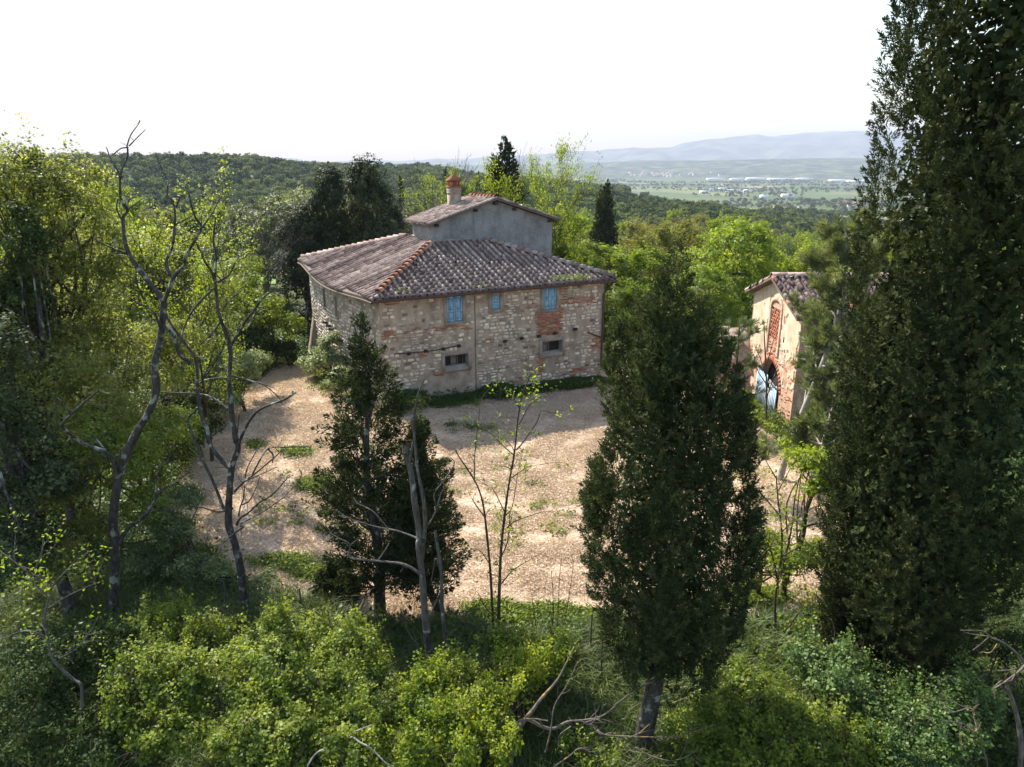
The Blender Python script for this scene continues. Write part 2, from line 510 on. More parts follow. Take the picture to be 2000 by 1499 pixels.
rings = [0.0, 2.5]
while rings[-1] < 16400:
    r = rings[-1]
    rings.append(r * (1.017 if r < 70 else 1.028 if r < 9000 else 1.06) + (0.12 if r < 12 else 0))
rings = np.array(rings[1:])
azs = np.radians(np.concatenate([np.arange(-50, 50, 0.55), np.arange(50, 310, 6.5)]))
na, nr = len(azs), len(rings)
gx = rings[:, None] * np.sin(azs)[None, :]
gy = rings[:, None] * np.cos(azs)[None, :]
gz = ground(gx, gy)
TV = np.vstack([np.array([[0, 0, ground(0, 0)]]), np.stack([gx, gy, gz], -1).reshape(-1, 3)])
i = np.arange(nr - 1)[:, None] * na + 1
k = np.arange(na)[None, :]
k2 = (k + 1) % na
TF = np.stack([i + k, i + na + k, i + na + k2, i + k2], -1).reshape(-1, 4)
kk = np.arange(na)
cen = np.stack([np.zeros(na, int), kk + 1, (kk + 1) % na + 1], -1)
yd = poly_dist(TV[:, 0], TV[:, 1], YARD)
WIND = np.where(yd > 0, 0.5 + 0.5 * np.sin(yd * 2.9 + 1.3 * vnoise(TV[:, 0] * 0.5, TV[:, 1] * 0.5, 12)), 0.5)
tb = MB().add(TV, TF, np.clip(0.5 + yd / 1.6, 0, 1))
tb.F.append(cen); tb.M.append(np.zeros(len(cen), int))

m, nt, out = newmat('ground')
p = geopos(nt)
yv = attr(nt)
edge = noise(nt, 0.9, 5, 0.6, p)
mask = ramp(nt, [(0.42, 0.0), (0.58, 1.0)], math2(nt, 'ADD', yv, math2(nt, 'MULTIPLY', math2(nt, 'SUBTRACT', edge, 0.5), 0.9)))
s1 = noise(nt, 2.2, 8, 0.7, geopos(nt, (1, 2.4, 1), 0.35))
s2 = noise(nt, 14.0, 5, 0.7, p)
s3 = noise(nt, 0.28, 4, 0.55, p)
straw = ramp(nt, [(0.30, (0.245, 0.172, 0.118)), (0.47, (0.44, 0.333, 0.243)), (0.68, (0.63, 0.51, 0.395))], s1)
straw = mixc(nt, 0.5, straw, ramp(nt, [(0.3, (0.5, 0.48, 0.46)), (0.7, (1.35, 1.33, 1.3))], s2), 'MULTIPLY')
straw = mixc(nt, 0.5, straw, ramp(nt, [(0.35, (0.72, 0.7, 0.66)), (0.65, (1.2, 1.18, 1.15))], s3), 'MULTIPLY')
straw = mixc(nt, 0.8, straw, ramp(nt, [(0.0, (0.86, 0.84, 0.82)), (1.0, (1.08, 1.07, 1.06))], attr(nt, 'windrow')), 'MULTIPLY')
gp = noise(nt, 0.5, 6, 0.62, p)
straw = mixc(nt, ramp(nt, [(0.62, 0.0), (0.72, 0.75)], gp), straw, (0.15, 0.17, 0.045))
under = ramp(nt, [(0.35, (0.03, 0.035, 0.012)), (0.65, (0.085, 0.10, 0.03))], noise(nt, 3.0, 6, 0.65, p))
# meadows and fields further off
vo = N(nt, 'ShaderNodeTexVoronoi', Scale=0.0042)
vmap = nt.nodes.new('ShaderNodeMapping'); vmap.inputs['Scale'].default_value = (1.0, 0.45, 1.0); vmap.inputs['Rotation'].default_value = (0, 0, 0.4)
nt.links.new(p, vmap.inputs[0]); nt.links.new(vmap.outputs[0], vo.inputs['Vector'])
sepc = nt.nodes.new('ShaderNodeSeparateColor'); nt.links.new(vo.outputs['Color'], sepc.inputs[0])
field = ramp(nt, [(0.0, (0.05, 0.075, 0.028)), (0.45, (0.095, 0.125, 0.045)), (0.75, (0.14, 0.155, 0.06)), (1.0, (0.22, 0.19, 0.12))], sepc.outputs[0])
field = mixc(nt, 0.4, field, ramp(nt, [(0.3, (0.5, 0.5, 0.5)), (0.7, (1.4, 1.4, 1.4))], noise(nt, 0.02, 6, 0.65, p)), 'MULTIPLY')
ln = nt.nodes.new('ShaderNodeVectorMath'); ln.operation = 'LENGTH'; nt.links.new(p, ln.inputs[0])
farm = nt.nodes.new('ShaderNodeMapRange'); farm.inputs[1].default_value = 100.0; farm.inputs[2].default_value = 170.0
nt.links.new(ln.outputs['Value'], farm.inputs[0])
base = mixc(nt, farm.outputs[0], under, field)
rf = nt.nodes.new('ShaderNodeMapRange'); rf.inputs[1].default_value = 4900.0; rf.inputs[2].default_value = 5900.0
nt.links.new(ln.outputs['Value'], rf.inputs[0])
woods = ramp(nt, [(0.40, (0.008, 0.016, 0.008)), (0.50, (0.035, 0.052, 0.02)), (0.62, (0.14, 0.165, 0.06))], noise(nt, 0.008, 9, 0.72, p))
base = mixc(nt, rf.outputs[0], base, woods)
col = mixc(nt, mask, base, straw)
hh = math2(nt, 'ADD', math2(nt, 'MULTIPLY', s1, 0.7), math2(nt, 'MULTIPLY', s2, 0.4))
surf(nt, out, col, 0.95, bump(nt, hh, 0.8, 0.09), 0.1)
M['ground'] = m
terrain = tb.build('terrain', M['ground'], smooth=True)
wa = terrain.data.attributes.new('windrow', 'FLOAT', 'POINT'); wa.data.foreach_set('value', WIND.astype(np.float32))
tag(terrain, 'rolling ground with the mown straw-coloured yard around the farmhouse and fields beyond', None, None, 'structure')

# far mountains, a real ridge about 14 km away
prof = [(-600, 322), (0, 322), (300, 319), (600, 317), (800, 314), (960, 308), (1100, 299), (1180, 293), (1250, 290), (1310, 288), (1345, 279), (1400, 271),
        (1470, 264), (1510, 268), (1545, 262), (1600, 260), (1660, 256), (1730, 257), (1800, 262), (1900, 260), (2000, 268), (2300, 280), (2700, 300)]
pu = np.array([q[0] for q in prof], float); pv = np.array([q[1] for q in prof], float)
us = np.linspace(-600, 2700, 260)
vs = np.interp(us, pu, pv) + 1.0 * np.sin(us * 0.05) + 0.7 * np.sin(us * 0.13 + 1)
mx_, rows = [], 9
for ui, vi in zip(us, vs):
    crest = at(ui, vi, 14000.0)
    for j in range(rows):
        t = j / (rows - 1)
        f = t ** 0.8
        q = np.array((crest[0] * (1 - 0.25 * (1 - f)), crest[1] * (1 - 0.25 * (1 - f)), -90 + (crest[2] + 90) * f))
        q[2] += (1 - t) * t * 480 * (math.sin(ui * 0.045 + 2 * t) * 0.5 + math.sin(ui * 0.017 - 3 * t) * 0.5)
        mx_.append(q)
    mx_.append(np.array((crest[0] * 1.15, crest[1] * 1.15, -90)))
R1 = rows + 1
i = np.arange(len(us) - 1)[:, None] * R1; k = np.arange(R1 - 1)[None, :]
mf = np.stack([i + k, i + R1 + k, i + R1 + k + 1, i + k + 1], -1).reshape(-1, 4)
mm, nt, out = newmat('mountain_forest')
surf(nt, out, ramp(nt, [(0.42, (0.015, 0.025, 0.012)), (0.58, (0.14, 0.16, 0.08))], noise(nt, 0.0022, 9, 0.7, geopos(nt))), 0.95)
tag(MB().add(mx_, mf).build('mountains', mm, smooth=True), 'long forested mountain ridge pale with haze along the horizon', None, None, 'structure')

# the air: one box of even haze
hz = MB().add(box_pts((-17500, -17500, -92), (35000, 0, 0), (0, 35000, 0), (0, 0, 92 + 735)), BOXF).build('haze', [])
hm, nt, out = newmat('haze_air')
pv_ = nt.nodes.new('ShaderNodeVolumePrincipled')
pv_.inputs['Color'].default_value = (0.56, 0.61, 0.75, 1)
pv_.inputs['Density'].default_value = 0.00011
pv_.inputs['Anisotropy'].default_value = 0.0
nt.links.new(pv_.outputs[0], out.inputs['Volume'])
hz.data.materials.append(hm)
tag(hz, 'thin bluish haze filling the air over the valley', None, None, 'stuff')
# ------------------------------------------------------------------ farmhouse
Cc = np.array((-6.98, 36.63)); Rr = np.array((5.66, 43.2)); Ll = np.array((-14.1, 49.0))
e1 = Rr - Cc; HW = float(np.linalg.norm(e1)); e1 = e1 / HW
e2 = Ll - Cc; HD = float(np.linalg.norm(e2)); e2 = e2 / HD
WALLZ = 6.6
FO = np.array((Cc[0], Cc[1], 0.0))
nf = np.array((e1[1], -e1[0], 0.0))            # outward from the front wall
nl = np.array((-e2[1], e2[0], 0.0))            # outward from the long side wall
E1 = np.array((e1[0], e1[1], 0.0)); E2 = np.array((e2[0], e2[1], 0.0)); EZ = np.array((0, 0, 1.0))

def pl(s, d, z=0.0):
    return FO + E1 * s + E2 * d + EZ * z

def bulge(d):
    return 0.45 * np.sin(PI * np.clip(d / HD, 0, 1)) ** 1.2

def wall_sz(u, v):                              # sight line on the front wall plane -> (s, z)
    r = ray(u, v); o = np.array((0, 0, CAMZ))
    t = ((FO - o) @ nf) / (r @ nf)
    p = o + r * t
    return float((p - FO) @ E1), float(p[2])

def side_dz(u, v):
    r = ray(u, v); o = np.array((0, 0, CAMZ)) - nl * 0.4
    t = ((FO - o) @ nl) / (r @ nl)
    p = o + r * t
    return float((p - FO) @ E2), float(p[2])

house = thing('farmhouse', 'two-storey stone farmhouse with hipped tile roof, plastered tower room and blue shutters', 'house', FO)
rg = np.random.default_rng(11)

def rect_px(u0, v0, u1, v1):
    a = wall_sz(u0, v0); b = wall_sz(u1, v1)
    c = wall_sz(u1, v0); d = wall_sz(u0, v1)
    return ((a[0] + d[0]) / 2, (b[1] + d[1]) / 2, (c[0] + b[0]) / 2, (a[1] + c[1]) / 2)   # s0,z0,s1,z1

W1 = rect_px(873, 578, 903, 628)
WS = rect_px(961, 579, 976, 604)
W2 = rect_px(1061, 557, 1086, 604)
LW1 = rect_px(869, 694, 914, 720)
LW2 = rect_px(1059, 667, 1098, 692)
OPEN = [W1, WS, W2, LW1, LW2]

def holed_wall(mb, P, s0, s1, z0, z1, holes, depth, nrm, back=None, tint=0.5):
    """wall sheet over (s,z) with rectangular openings, each with reveals"""
    ss = sorted({s0, s1, *[h[0] for h in holes], *[h[2] for h in holes]})
    zs = sorted({z0, z1, *[h[1] for h in holes], *[h[3] for h in holes]})
    for a, b in zip(ss[:-1], ss[1:]):
        for c, d in zip(zs[:-1], zs[1:]):
            if any(a >= h[0] - 1e-6 and b <= h[2] + 1e-6 and c >= h[1] - 1e-6 and d <= h[3] + 1e-6 for h in holes):
                continue
            mb.add([P(a, c), P(b, c), P(b, d), P(a, d)], [(0, 1, 2, 3)], tint)
    for a, c, b, d in holes:
        q = [P(a, c), P(b, c), P(b, d), P(a, d)]
        w = [p - nrm * depth for p in q]
        for k_ in range(4):
            mb.add([q[k_], q[(k_ + 1) % 4], w[(k_ + 1) % 4], w[k_]], [(0, 3, 2, 1)], tint, 1)
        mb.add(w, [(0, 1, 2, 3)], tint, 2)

wallb = MB()
holed_wall(wallb, lambda s, z: pl(s, 0, z), 0, HW, -0.6, WALLZ, OPEN, 0.42, nf)
front_wall = wallb.build('front_wall', [M['wall_mortar'], M['plaster_band'], M['dark_room']], house, FO)

# side, back and right walls (the side wall bellies outward)
sb = MB()
SIDEWIN = []
for (u0, v0, u1, v1) in ((630.5, 566, 637, 598), (655.5, 582, 661.5, 616)):
    d0, za = side_dz(u1, v1); d1, zb = side_dz(u0, v0)
    SIDEWIN.append((min(d0, d1), za - 0.15, max(d0, d1), zb + 0.05))
holed_wall(sb, lambda d, z: pl(-bulge(d), d, z), 0, HD, -0.6, WALLZ, SIDEWIN + [], 0.25, nl)
# subdivide the belly: long strips replaced by a finer sheet
sb = MB()
dd = sorted(set(np.round(np.linspace(0, HD, 22), 3)) | {w[0] for w in SIDEWIN} | {w[2] for w in SIDEWIN})
zz = sorted({-0.6, WALLZ} | {w[1] for w in SIDEWIN} | {w[3] for w in SIDEWIN})
SP_ = lambda d, z: pl(-bulge(d), d, z)
for a, b in zip(dd[:-1], dd[1:]):
    for c, d in zip(zz[:-1], zz[1:]):
        if any(a >= w[0] - 1e-6 and b <= w[2] + 1e-6 and c >= w[1] - 1e-6 and d <= w[3] + 1e-6 for w in SIDEWIN):
            continue
        sb.add([SP_(b, c), SP_(a, c), SP_(a, d), SP_(b, d)], [(0, 1, 2, 3)])
for w in SIDEWIN:
    q = [SP_(w[0], w[1]), SP_(w[2], w[1]), SP_(w[2], w[3]), SP_(w[0], w[3])]
    ww = [p - nl * 0.3 for p in q]
    for k_ in range(4):
        sb.add([q[k_], q[(k_ + 1) % 4], ww[(k_ + 1) % 4], ww[k_]], [(0, 1, 2, 3)], 0.5, 1)
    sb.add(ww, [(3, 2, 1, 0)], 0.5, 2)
side_wall = sb.build('side_wall', [M['wall_mortar'], M['plaster_band'], M['dark_room']], house, FO)
bb = MB()
bb.add([pl(HW, 0, -0.6), pl(HW, HD, -2), pl(HW, HD, WALLZ), pl(HW, 0, WALLZ)], [(0, 1, 2, 3)])
bb.add([pl(HW, HD, -2), pl(0, HD, -2), pl(0, HD, WALLZ), pl(HW, HD, WALLZ)], [(0, 1, 2, 3)])
bb.build('rear_wall', [M['wall_mortar']], house, FO)
# sloping buttress at the far corner of the side wall
bt = MB()
a, b = HD - 1.1, HD + 0.02
bt.add([SP_(a, -0.5) + nl * 0.75, SP_(b, -0.5) + nl * 0.75, SP_(b, 3.0) + nl * 0.03, SP_(a, 3.0) + nl * 0.03, SP_(a, -0.5) - nl * 0.1, SP_(b, -0.5) - nl * 0.1, SP_(b, 3.0) - nl * 0.1, SP_(a, 3.0) - nl * 0.1],
       [(1, 0, 3, 2), (0, 4, 7, 3), (5, 1, 2, 6)])
bt.build('buttress', [M['wall_mortar']], house, FO)

# ---- stonework: every stone its own convex block, the largest as objects
def stone_geo(rng, w, h, out_):
    n = 8
    an = np.arange(n) * 2 * PI / n + rng.uniform(-0.18, 0.18, n)
    ex = 0.45
    cx = np.sign(np.cos(an)) * np.abs(np.cos(an)) ** ex * w / 2 * rng.uniform(0.86, 1.04, n)
    cy = np.sign(np.sin(an)) * np.abs(np.sin(an)) ** ex * h / 2 * rng.uniform(0.82, 1.04, n)
    V = np.zeros((2 * n, 3))
    V[:n] = np.stack([cx, cy, np.full(n, -0.02)], -1)
    k_ = rng.uniform(0.74, 0.86)
    V[n:] = np.stack([cx * k_ + rng.uniform(-0.01, 0.01), cy * k_, out_ + rng.uniform(-0.008, 0.008, n)], -1)
    i_ = np.arange(n); j_ = (i_ + 1) % n
    return V, np.stack([i_, j_, j_ + n, i_ + n], -1), np.array([np.arange(n, 2 * n)])

def in_rect(s, z, r, pad=0.0):
    return r[0] - pad < s < r[2] + pad and r[1] - pad < z < r[3] + pad

PLASTER = []      # (s, z, rs, rz, strength): where render still hides the stones
for (u, v, ru, rv, st) in ((790, 600, 60, 22, 0.75), (850, 598, 25, 25, 0.6), (890, 745, 45, 35, 0.93), (840, 760, 40, 30, 0.9), (900, 665, 30, 14, 0.75),
                           (950, 583, 20, 18, 0.9), (1000, 570, 16, 6, 0.4), (1135, 635, 18, 20, 0.9), (1120, 680, 20, 40, 0.85), (1072, 715, 18, 14, 0.85), (790, 650, 30, 20, 0.4),
                           (1150, 690, 14, 18, 0.55), (1045, 635, 8, 16, 0.7)):
    s_, z_ = wall_sz(u, v)
    PLASTER.append((s_, z_, ru * 0.031, rv * 0.033, st))
BRICKS = []
for (u0, v0, u1, v1, den) in ((1049, 607, 1096, 632, 0.95), (1052, 632, 1092, 656, 0.93), (1108, 581, 1158, 592, 0.8), (1088, 560, 1102, 605, 0.6), (1120, 592, 1160, 600, 0.5),
                              (742, 590, 775, 597, 0.8), (836, 641, 872, 652, 0.35), (745, 648, 765, 664, 0.7), (820, 689, 836, 700, 0.6), (905, 632, 925, 645, 0.6), (870, 632, 900, 640, 0.5),
                              (780, 640, 870, 652, 0.25), (1050, 690, 1058, 735, 0.8), (1155, 660, 1172, 682, 0.7), (1115, 718, 1121, 745, 0.8), (1030, 585, 1050, 605, 0.3),
                              (985, 735, 1020, 760, 0.3), (960, 750, 985, 765, 0.35), (1120, 720, 1140, 728, 0.6), (850, 722, 862, 735, 0.6), (948, 661, 958, 671, 0.9)):
    BRICKS.append((*rect_px(u0, v0, u1, v1), den))

stones, bricks = [], []      # (area, local V, faces, cap, tint, origin, frame)
def lay_wall(P, X, Nn, s0, s1, z0, z1, holes, plaster, bricks_in, wall_id, pads=0.16, seam=None):
    blocks = [s0]
    while blocks[-1] < s1 - 1.0: blocks.append(blocks[-1] + rg.uniform(0.9, 2.2))
    blocks[-1] = s1
    for b0, b1 in zip(blocks[:-1], blocks[1:]):
        lay_block(P, X, Nn, b0, b1, z0 + rg.uniform(-0.1, 0.1), z1, s1, holes, plaster, bricks_in, wall_id, pads, seam)

def lay_block(P, X, Nn, s0, s1, z0, z1, send, holes, plaster, bricks_in, wall_id, pads, seam):
    z = z0
    while z < z1 - 0.08:
        h = rg.uniform(0.15, 0.27)
        if seam is not None and rg.random() < 0.2:
            h = rg.uniform(0.11, 0.15)
        s = s0 + rg.uniform(-0.08, 0.1)
        while s < s1 - 0.1:
            w = min(0.52, max(0.15, rg.lognormal(-1.1, 0.33)))
            hh_ = h * rg.uniform(0.78, 0.98)
            if rg.random() < 0.06:
                hh_ *= 1.5
            cs, cz = s + w / 2, z + h / 2 + rg.uniform(-0.025, 0.025)
            s += w + 0.012
            if cs + w / 2 > min(s1 + 0.1, send - 0.02) or cs - w / 2 < 0.02 or cz + hh_ / 2 > z1 - 0.03: continue
            if any(in_rect(cs, cz, r, pads + 0.3 * w) for r in holes): continue
            if any(in_rect(cs, cz, r, 0.06) and rg.random() < r[4] for r in bricks_in): continue
            pr = 0.0
            for (ps, pz, rs, rz, st) in plaster:
                q = ((cs - ps) / rs) ** 2 + ((cz - pz) / rz) ** 2
                pr = max(pr, st * math.exp(-q * q * 0.6))
            pr = max(pr, 0.10 + 0.28 * max(0.0, float(vnoise(cs * 1.3, cz * 1.6, 21))))
            if seam is not None and abs(cs - seam) < 0.16: continue
            if rg.random() < pr: continue
            out_ = rg.uniform(0.018, 0.05) * (1 - 0.75 * pr)
            V, F, cap = stone_geo(rg, w * 0.93, hh_ * 0.93, out_)
            t = float(np.clip(rg.normal(0.68, 0.2) + 0.12 * vnoise(cs * 0.8, cz, 22), 0.02, 1.0))
            if rg.random() < 0.08: t = rg.uniform(0.0, 0.22)
            stones.append((w * hh_, V, F, cap, t, P(cs, cz), (X(cs), EZ, Nn), wall_id))
        z += h

FRONT_SEAM = wall_sz(929, 680)[0]
lay_wall(lambda s, z: pl(s, 0, z), lambda s: E1, nf, 0.05, HW - 0.02, -0.1, WALLZ, [W1, WS, W2, LW1, LW2], PLASTER, BRICKS, 0, 0.2, FRONT_SEAM)
def sX(d):
    q = SP_(d - 0.1, 0) - SP_(d + 0.1, 0)
    return unit(q)
lay_wall(SP_, sX, nl, 0.05, HD - 0.05, 0.2, WALLZ, SIDEWIN, [(9.0, 5.5, 2.0, 1.0, 0.5), (1.0, 5.5, 1.5, 0.9, 0.7)], [], 1, 0.12)
for (s0, z0, s1, z1, den) in BRICKS:
    z = z0; row = 0
    while z < z1:
        s = s0 - (0.14 if row % 2 else 0) + rg.uniform(-0.03, 0.03)
        while s < s1:
            cs, cz = s + 0.135, z + 0.032
            s += 0.285
            if any(in_rect(cs, cz, r, 0.03) for r in OPEN) or cs < 0.1 or cs > HW - 0.05 or cz > WALLZ - 0.04 or abs(cs - FRONT_SEAM) < 0.2: continue
            if rg.random() > den: continue
            V = box_pts((-0.13, -0.027, -0.02), (0.26, 0, 0), (0, 0.054, 0), (0, 0, 0.02 + rg.uniform(0.012, 0.03)))
            V[4:] *= (0.97, 0.93, 1)
            bricks.append((0.015, V, BOXF, None, float(np.clip(rg.normal(0.5, 0.25), 0, 1)), pl(cs, 0, cz), (E1, EZ, nf), 0))
        z += 0.078; row += 1

def place_pieces(items, nmax, name, matname, wall_obj, joined_name):
    items = sorted(items, key=lambda q: -q[0])
    rest = MB()
    for k_, (A, V, F, cap, t, O, fr, wid) in enumerate(items):
        Rm = np.stack(fr, 0)                     # rows: x, y, z axes
        Vw = V @ Rm
        if k_ < nmax:
            mb = MB().add(Vw, F, t)
            if cap is not None:
                mb.F.append(cap); mb.M.append(np.zeros(len(cap), int))
            o = mb.build(name, M[matname], wall_obj)
            o.location = Vector(O - FO)
        else:
            n0 = rest.n
            rest.add(Vw + O, F, t)
            if cap is not None:
                rest.F.append(cap + n0); rest.M.append(np.zeros(len(cap), int))
    if rest.n:
        tag(rest.build(joined_name, M[matname], wall_obj, FO), kind='stuff')

place_pieces([q for q in stones if q[7] == 0], 300, 'stone', 'stone', front_wall, 'small_stones')
place_pieces([q for q in stones if q[7] == 1], 0, 'stone', 'stone', side_wall, 'small_stones')
place_pieces(bricks, 280, 'brick', 'brick', front_wall, 'small_bricks')
# seam between the two building phases, a narrow open joint
js = MB().add(box_pts(pl(FRONT_SEAM - 0.03, 0, 0) + nf * 0.004, E1 * 0.035, nf * 0.02, EZ * (WALLZ - 0.4)), BOXF)
js.build('joint', M['wood_beam'], house, FO)

# ---- plaster surrounds, shutters, window frames
def frame_boards(mb, P, r, wd, nrm, proud, base=0.0):
    a, c, b, d = r
    for (x0, z0, x1, z1) in ((a - wd, c - wd, a, d + wd), (b, c - wd, b + wd, d + wd), (a, d, b, d + wd), (a, c - wd, b, c)):
        o = P(x0, z0) + nrm * base
        mb.add(box_pts(o, P(x1, z0) - P(x0, z0), nrm * proud, P(x0, z1) - P(x0, z0)), BOXF[:, ::-1])
PF = lambda s, z: pl(s, 0, z)
def shutter(parent, s0, s1, z0, z1, dep, ang, hinge):
    """a panelled leaf: stiles, rails and two sunk panels; turned by ang about its hinge side"""
    mb = MB()
    w = s1 - s0
    def Q(x, z, y):                                # x along leaf from the hinge, y out
        if hinge < 0:
            base = pl(s0, 0, 0); dr = E1
        else:
            base = pl(s1, 0, 0); dr = -E1
        dirx = dr * math.cos(ang) + nf * math.sin(ang)
        diry = -np.cross(dirx, EZ) if hinge > 0 else np.cross(dirx, EZ)
        diry = diry if diry @ nf > 0 else -diry
        return base - nf * dep + dirx * x + diry * y + EZ * z
    def bx(x0, x1, za, zb, y0, y1):
        p = np.array([Q(x0, za, y0), Q(x1, za, y0), Q(x1, za, y1), Q(x0, za, y1), Q(x0, zb, y0), Q(x1, zb, y0), Q(x1, zb, y1), Q(x0, zb, y1)])
        mb.add(p, BOXF)
    sw = min(0.075, w * 0.2)
    zm = z0 + (z1 - z0) * 0.42
    bx(0, sw, z0, z1, 0, 0.05); bx(w - sw, w, z0, z1, 0, 0.05)
    for za, zb in ((z0, z0 + 0.11), (zm - 0.05, zm + 0.05), (z1 - 0.1, z1)):
        bx(sw, w - sw, za, zb, 0.002, 0.048)
    bx(sw + 0.012, w - sw - 0.012, z0 + 0.125, zm - 0.065, 0.004, 0.02); bx(sw + 0.012, w - sw - 0.012, zm + 0.065, z1 - 0.115, 0.004, 0.02)
    mb.build('shutter', M['blue_paint'], parent, FO)

for r, n_leaf, ang in ((W1, 2, 0.5), (W2, 2, 0.42), (WS, 1, 0.0)):
    fb = MB()
    frame_boards(fb, PF, r, 0.19 if n_leaf == 2 else 0.24, nf, 0.03, 0.004)
    fb.build('window_surround', M['plaster_band'], house, FO)
    wf = MB()
    frame_boards(wf, PF, (r[0] + 0.05, r[1] + 0.05, r[2] - 0.05, r[3] - 0.05), 0.046, nf, 0.06, -0.12)
    win = wf.build('window', M['blue_frame'], house, FO)
    if n_leaf == 2:
        mid = (r[0] + r[2]) / 2
        shutter(win, r[0] + 0.02, mid - 0.015, r[1] + 0.02, r[3] - 0.02, 0.035, ang, -1)
        shutter(win, mid + 0.015, r[2] - 0.02, r[1] + 0.02, r[3] - 0.02, 0.035, 0.04, 1)
    else:
        shutter(win, r[0] + 0.02, r[2] - 0.02, r[1] + 0.02, r[3] - 0.02, 0.05, 0.0, -1)
    s_ = MB().add(box_pts(pl(r[0] - 0.04, 0, r[1] - 0.05) - nf * 0.1, E1 * (r[2] - r[0] + 0.08), nf * 0.16, EZ * 0.045), BOXF[:, ::-1])
    s_.build('sill', M['blue_frame'], win, FO)
for r, bars in ((LW1, (0.36, 0.62, 0.86)), (LW2, (0.42,))):
    fb = MB()
    frame_boards(fb, PF, r, 0.2, nf, 0.035, 0.004)
    fb.build('window_surround', M['plaster_band'], house, FO)
    wf = MB()
    frame_boards(wf, PF, (r[0] + 0.045, r[1] + 0.045, r[2] - 0.045, r[3] - 0.045), 0.04, nf, 0.05, -0.36)
    win = wf.build('window', M['wood_grey'], house, FO)
    for f_ in bars:
        x = r[0] + (r[2] - r[0]) * f_
        MB().add(box_pts(pl(x, 0, r[1] + 0.05) - nf * 0.34, E1 * 0.035, nf * 0.04, EZ * (r[3] - r[1] - 0.1)), BOXF[:, ::-1]).build('glazing_bar', M['wood_grey'], win, FO)
    x0, x1 = (r[0] + (r[2] - r[0]) * 0.34, r[0] + (r[2] - r[0]) * 0.6) if len(bars) == 3 else (r[0] + 0.05, r[0] + (r[2] - r[0]) * 0.42)
    MB().add(box_pts(pl(x0, 0, r[1] + 0.05) - nf * 0.39, E1 * (x1 - x0), nf * 0.02, EZ * (r[3] - r[1] - 0.1)), BOXF[:, ::-1]).build('board', M['wood_grey'], win, FO)
    sl = MB().add([pl(r[0], 0, r[1] - 0.02) + nf * 0.05, pl(r[2], 0, r[1] - 0.02) + nf * 0.05, pl(r[2], 0, r[1] + 0.14) - nf * 0.35, pl(r[0], 0, r[1] + 0.14) - nf * 0.35,
                   pl(r[0], 0, r[1] - 0.09) + nf * 0.05, pl(r[2], 0, r[1] - 0.09) + nf * 0.05], [(0, 1, 2, 3), (4, 5, 1, 0)])
    sl.build('sill', M['plaster_band'], win, FO)
for w in SIDEWIN:
    fb = MB()
    frame_boards(fb, SP_, w, 0.1, nl, 0.02, 0.004)
    win = fb.build('window', M['plaster_band'], house, FO)
    mid = (w[0] + w[2]) / 2
    MB().add(box_pts(SP_(mid - 0.03, w[1]) - nl * 0.2, E2 * 0.06, nl * 0.05, EZ * (w[3] - w[1])), BOXF).build('mullion', M['wood_dark'], win, FO)

# ---- brackets, cable and pipes on the walls
def stub(u, v, side=False):
    if not side:
        s, z = wall_sz(u, v)
        o, ax, n_ = pl(s - 0.09, 0, z - 0.1), E1, nf
    else:
        d, z = side_dz(u, v)
        o, ax, n_ = SP_(d + 0.09, z - 0.12) + nl * 0.05 * 0, -E2, nl
    mb = MB()
    V = box_pts(o - n_ * 0.05, ax * 0.17, n_ * 0.27, EZ * 0.2)
    V[[3, 2]] += EZ * 0.08
    mb.add(V, BOXF)
    V = box_pts(o + n_ * 0.2 + EZ * 0.1 + ax * 0.06, ax * 0.05, n_ * 0.12, EZ * 0.14)
    mb.add(V, BOXF)
    mb.build('bracket', M['iron'], house, FO)
for q in ((798, 692), (830.5, 687), (865, 683), (895.5, 677), (985, 668), (1018, 662), (1051, 658), (1083, 652), (1122, 644)):
    stub(*q)
for q in ((640, 631), (648, 637), (654, 644), (662, 650), (671, 666)):
    stub(*q, side=True)
pts = [pl(*[wall_sz(u, v)[0], 0, wall_sz(u, v)[1]]) + nf * 0.06 for u, v in ((770, 692), (798, 690), (850, 685), (896, 675))]
MB().add(*tube(spline(pts, 3), 0.028, 6)).build('cable', M['iron'], house, FO)
pts = [pl(*[wall_sz(u, v)[0], 0, wall_sz(u, v)[1]]) + nf * 0.06 for u, v in ((1147, 649), (1160, 655), (1172, 659))]
MB().add(*tube(pts, 0.045, 6)).build('overflow_pipe', M['iron'], house, FO)

# ---- main roof
PITCHR = 0.355
OV = 0.52
def roofz(s, d):
    t = np.clip((d - 5.5) / 8.8, 0, 1)
    corr = 0.36 * t * t * (3 - 2 * t)
    dist = np.minimum(np.minimum(d, HW - s), np.minimum(s, HD - d))
    left = (s <= np.minimum(d, HD - d)) & (s < HW - s)
    back = (HD - d < np.minimum(d, np.minimum(s, HW - s)))
    return 6.78 + PITCHR * dist + np.where(left | back, corr, 0.0)

def rp(s, d, up=0.0):
    return pl(s, d, float(roofz(np.float64(s), np.float64(d))) + up)

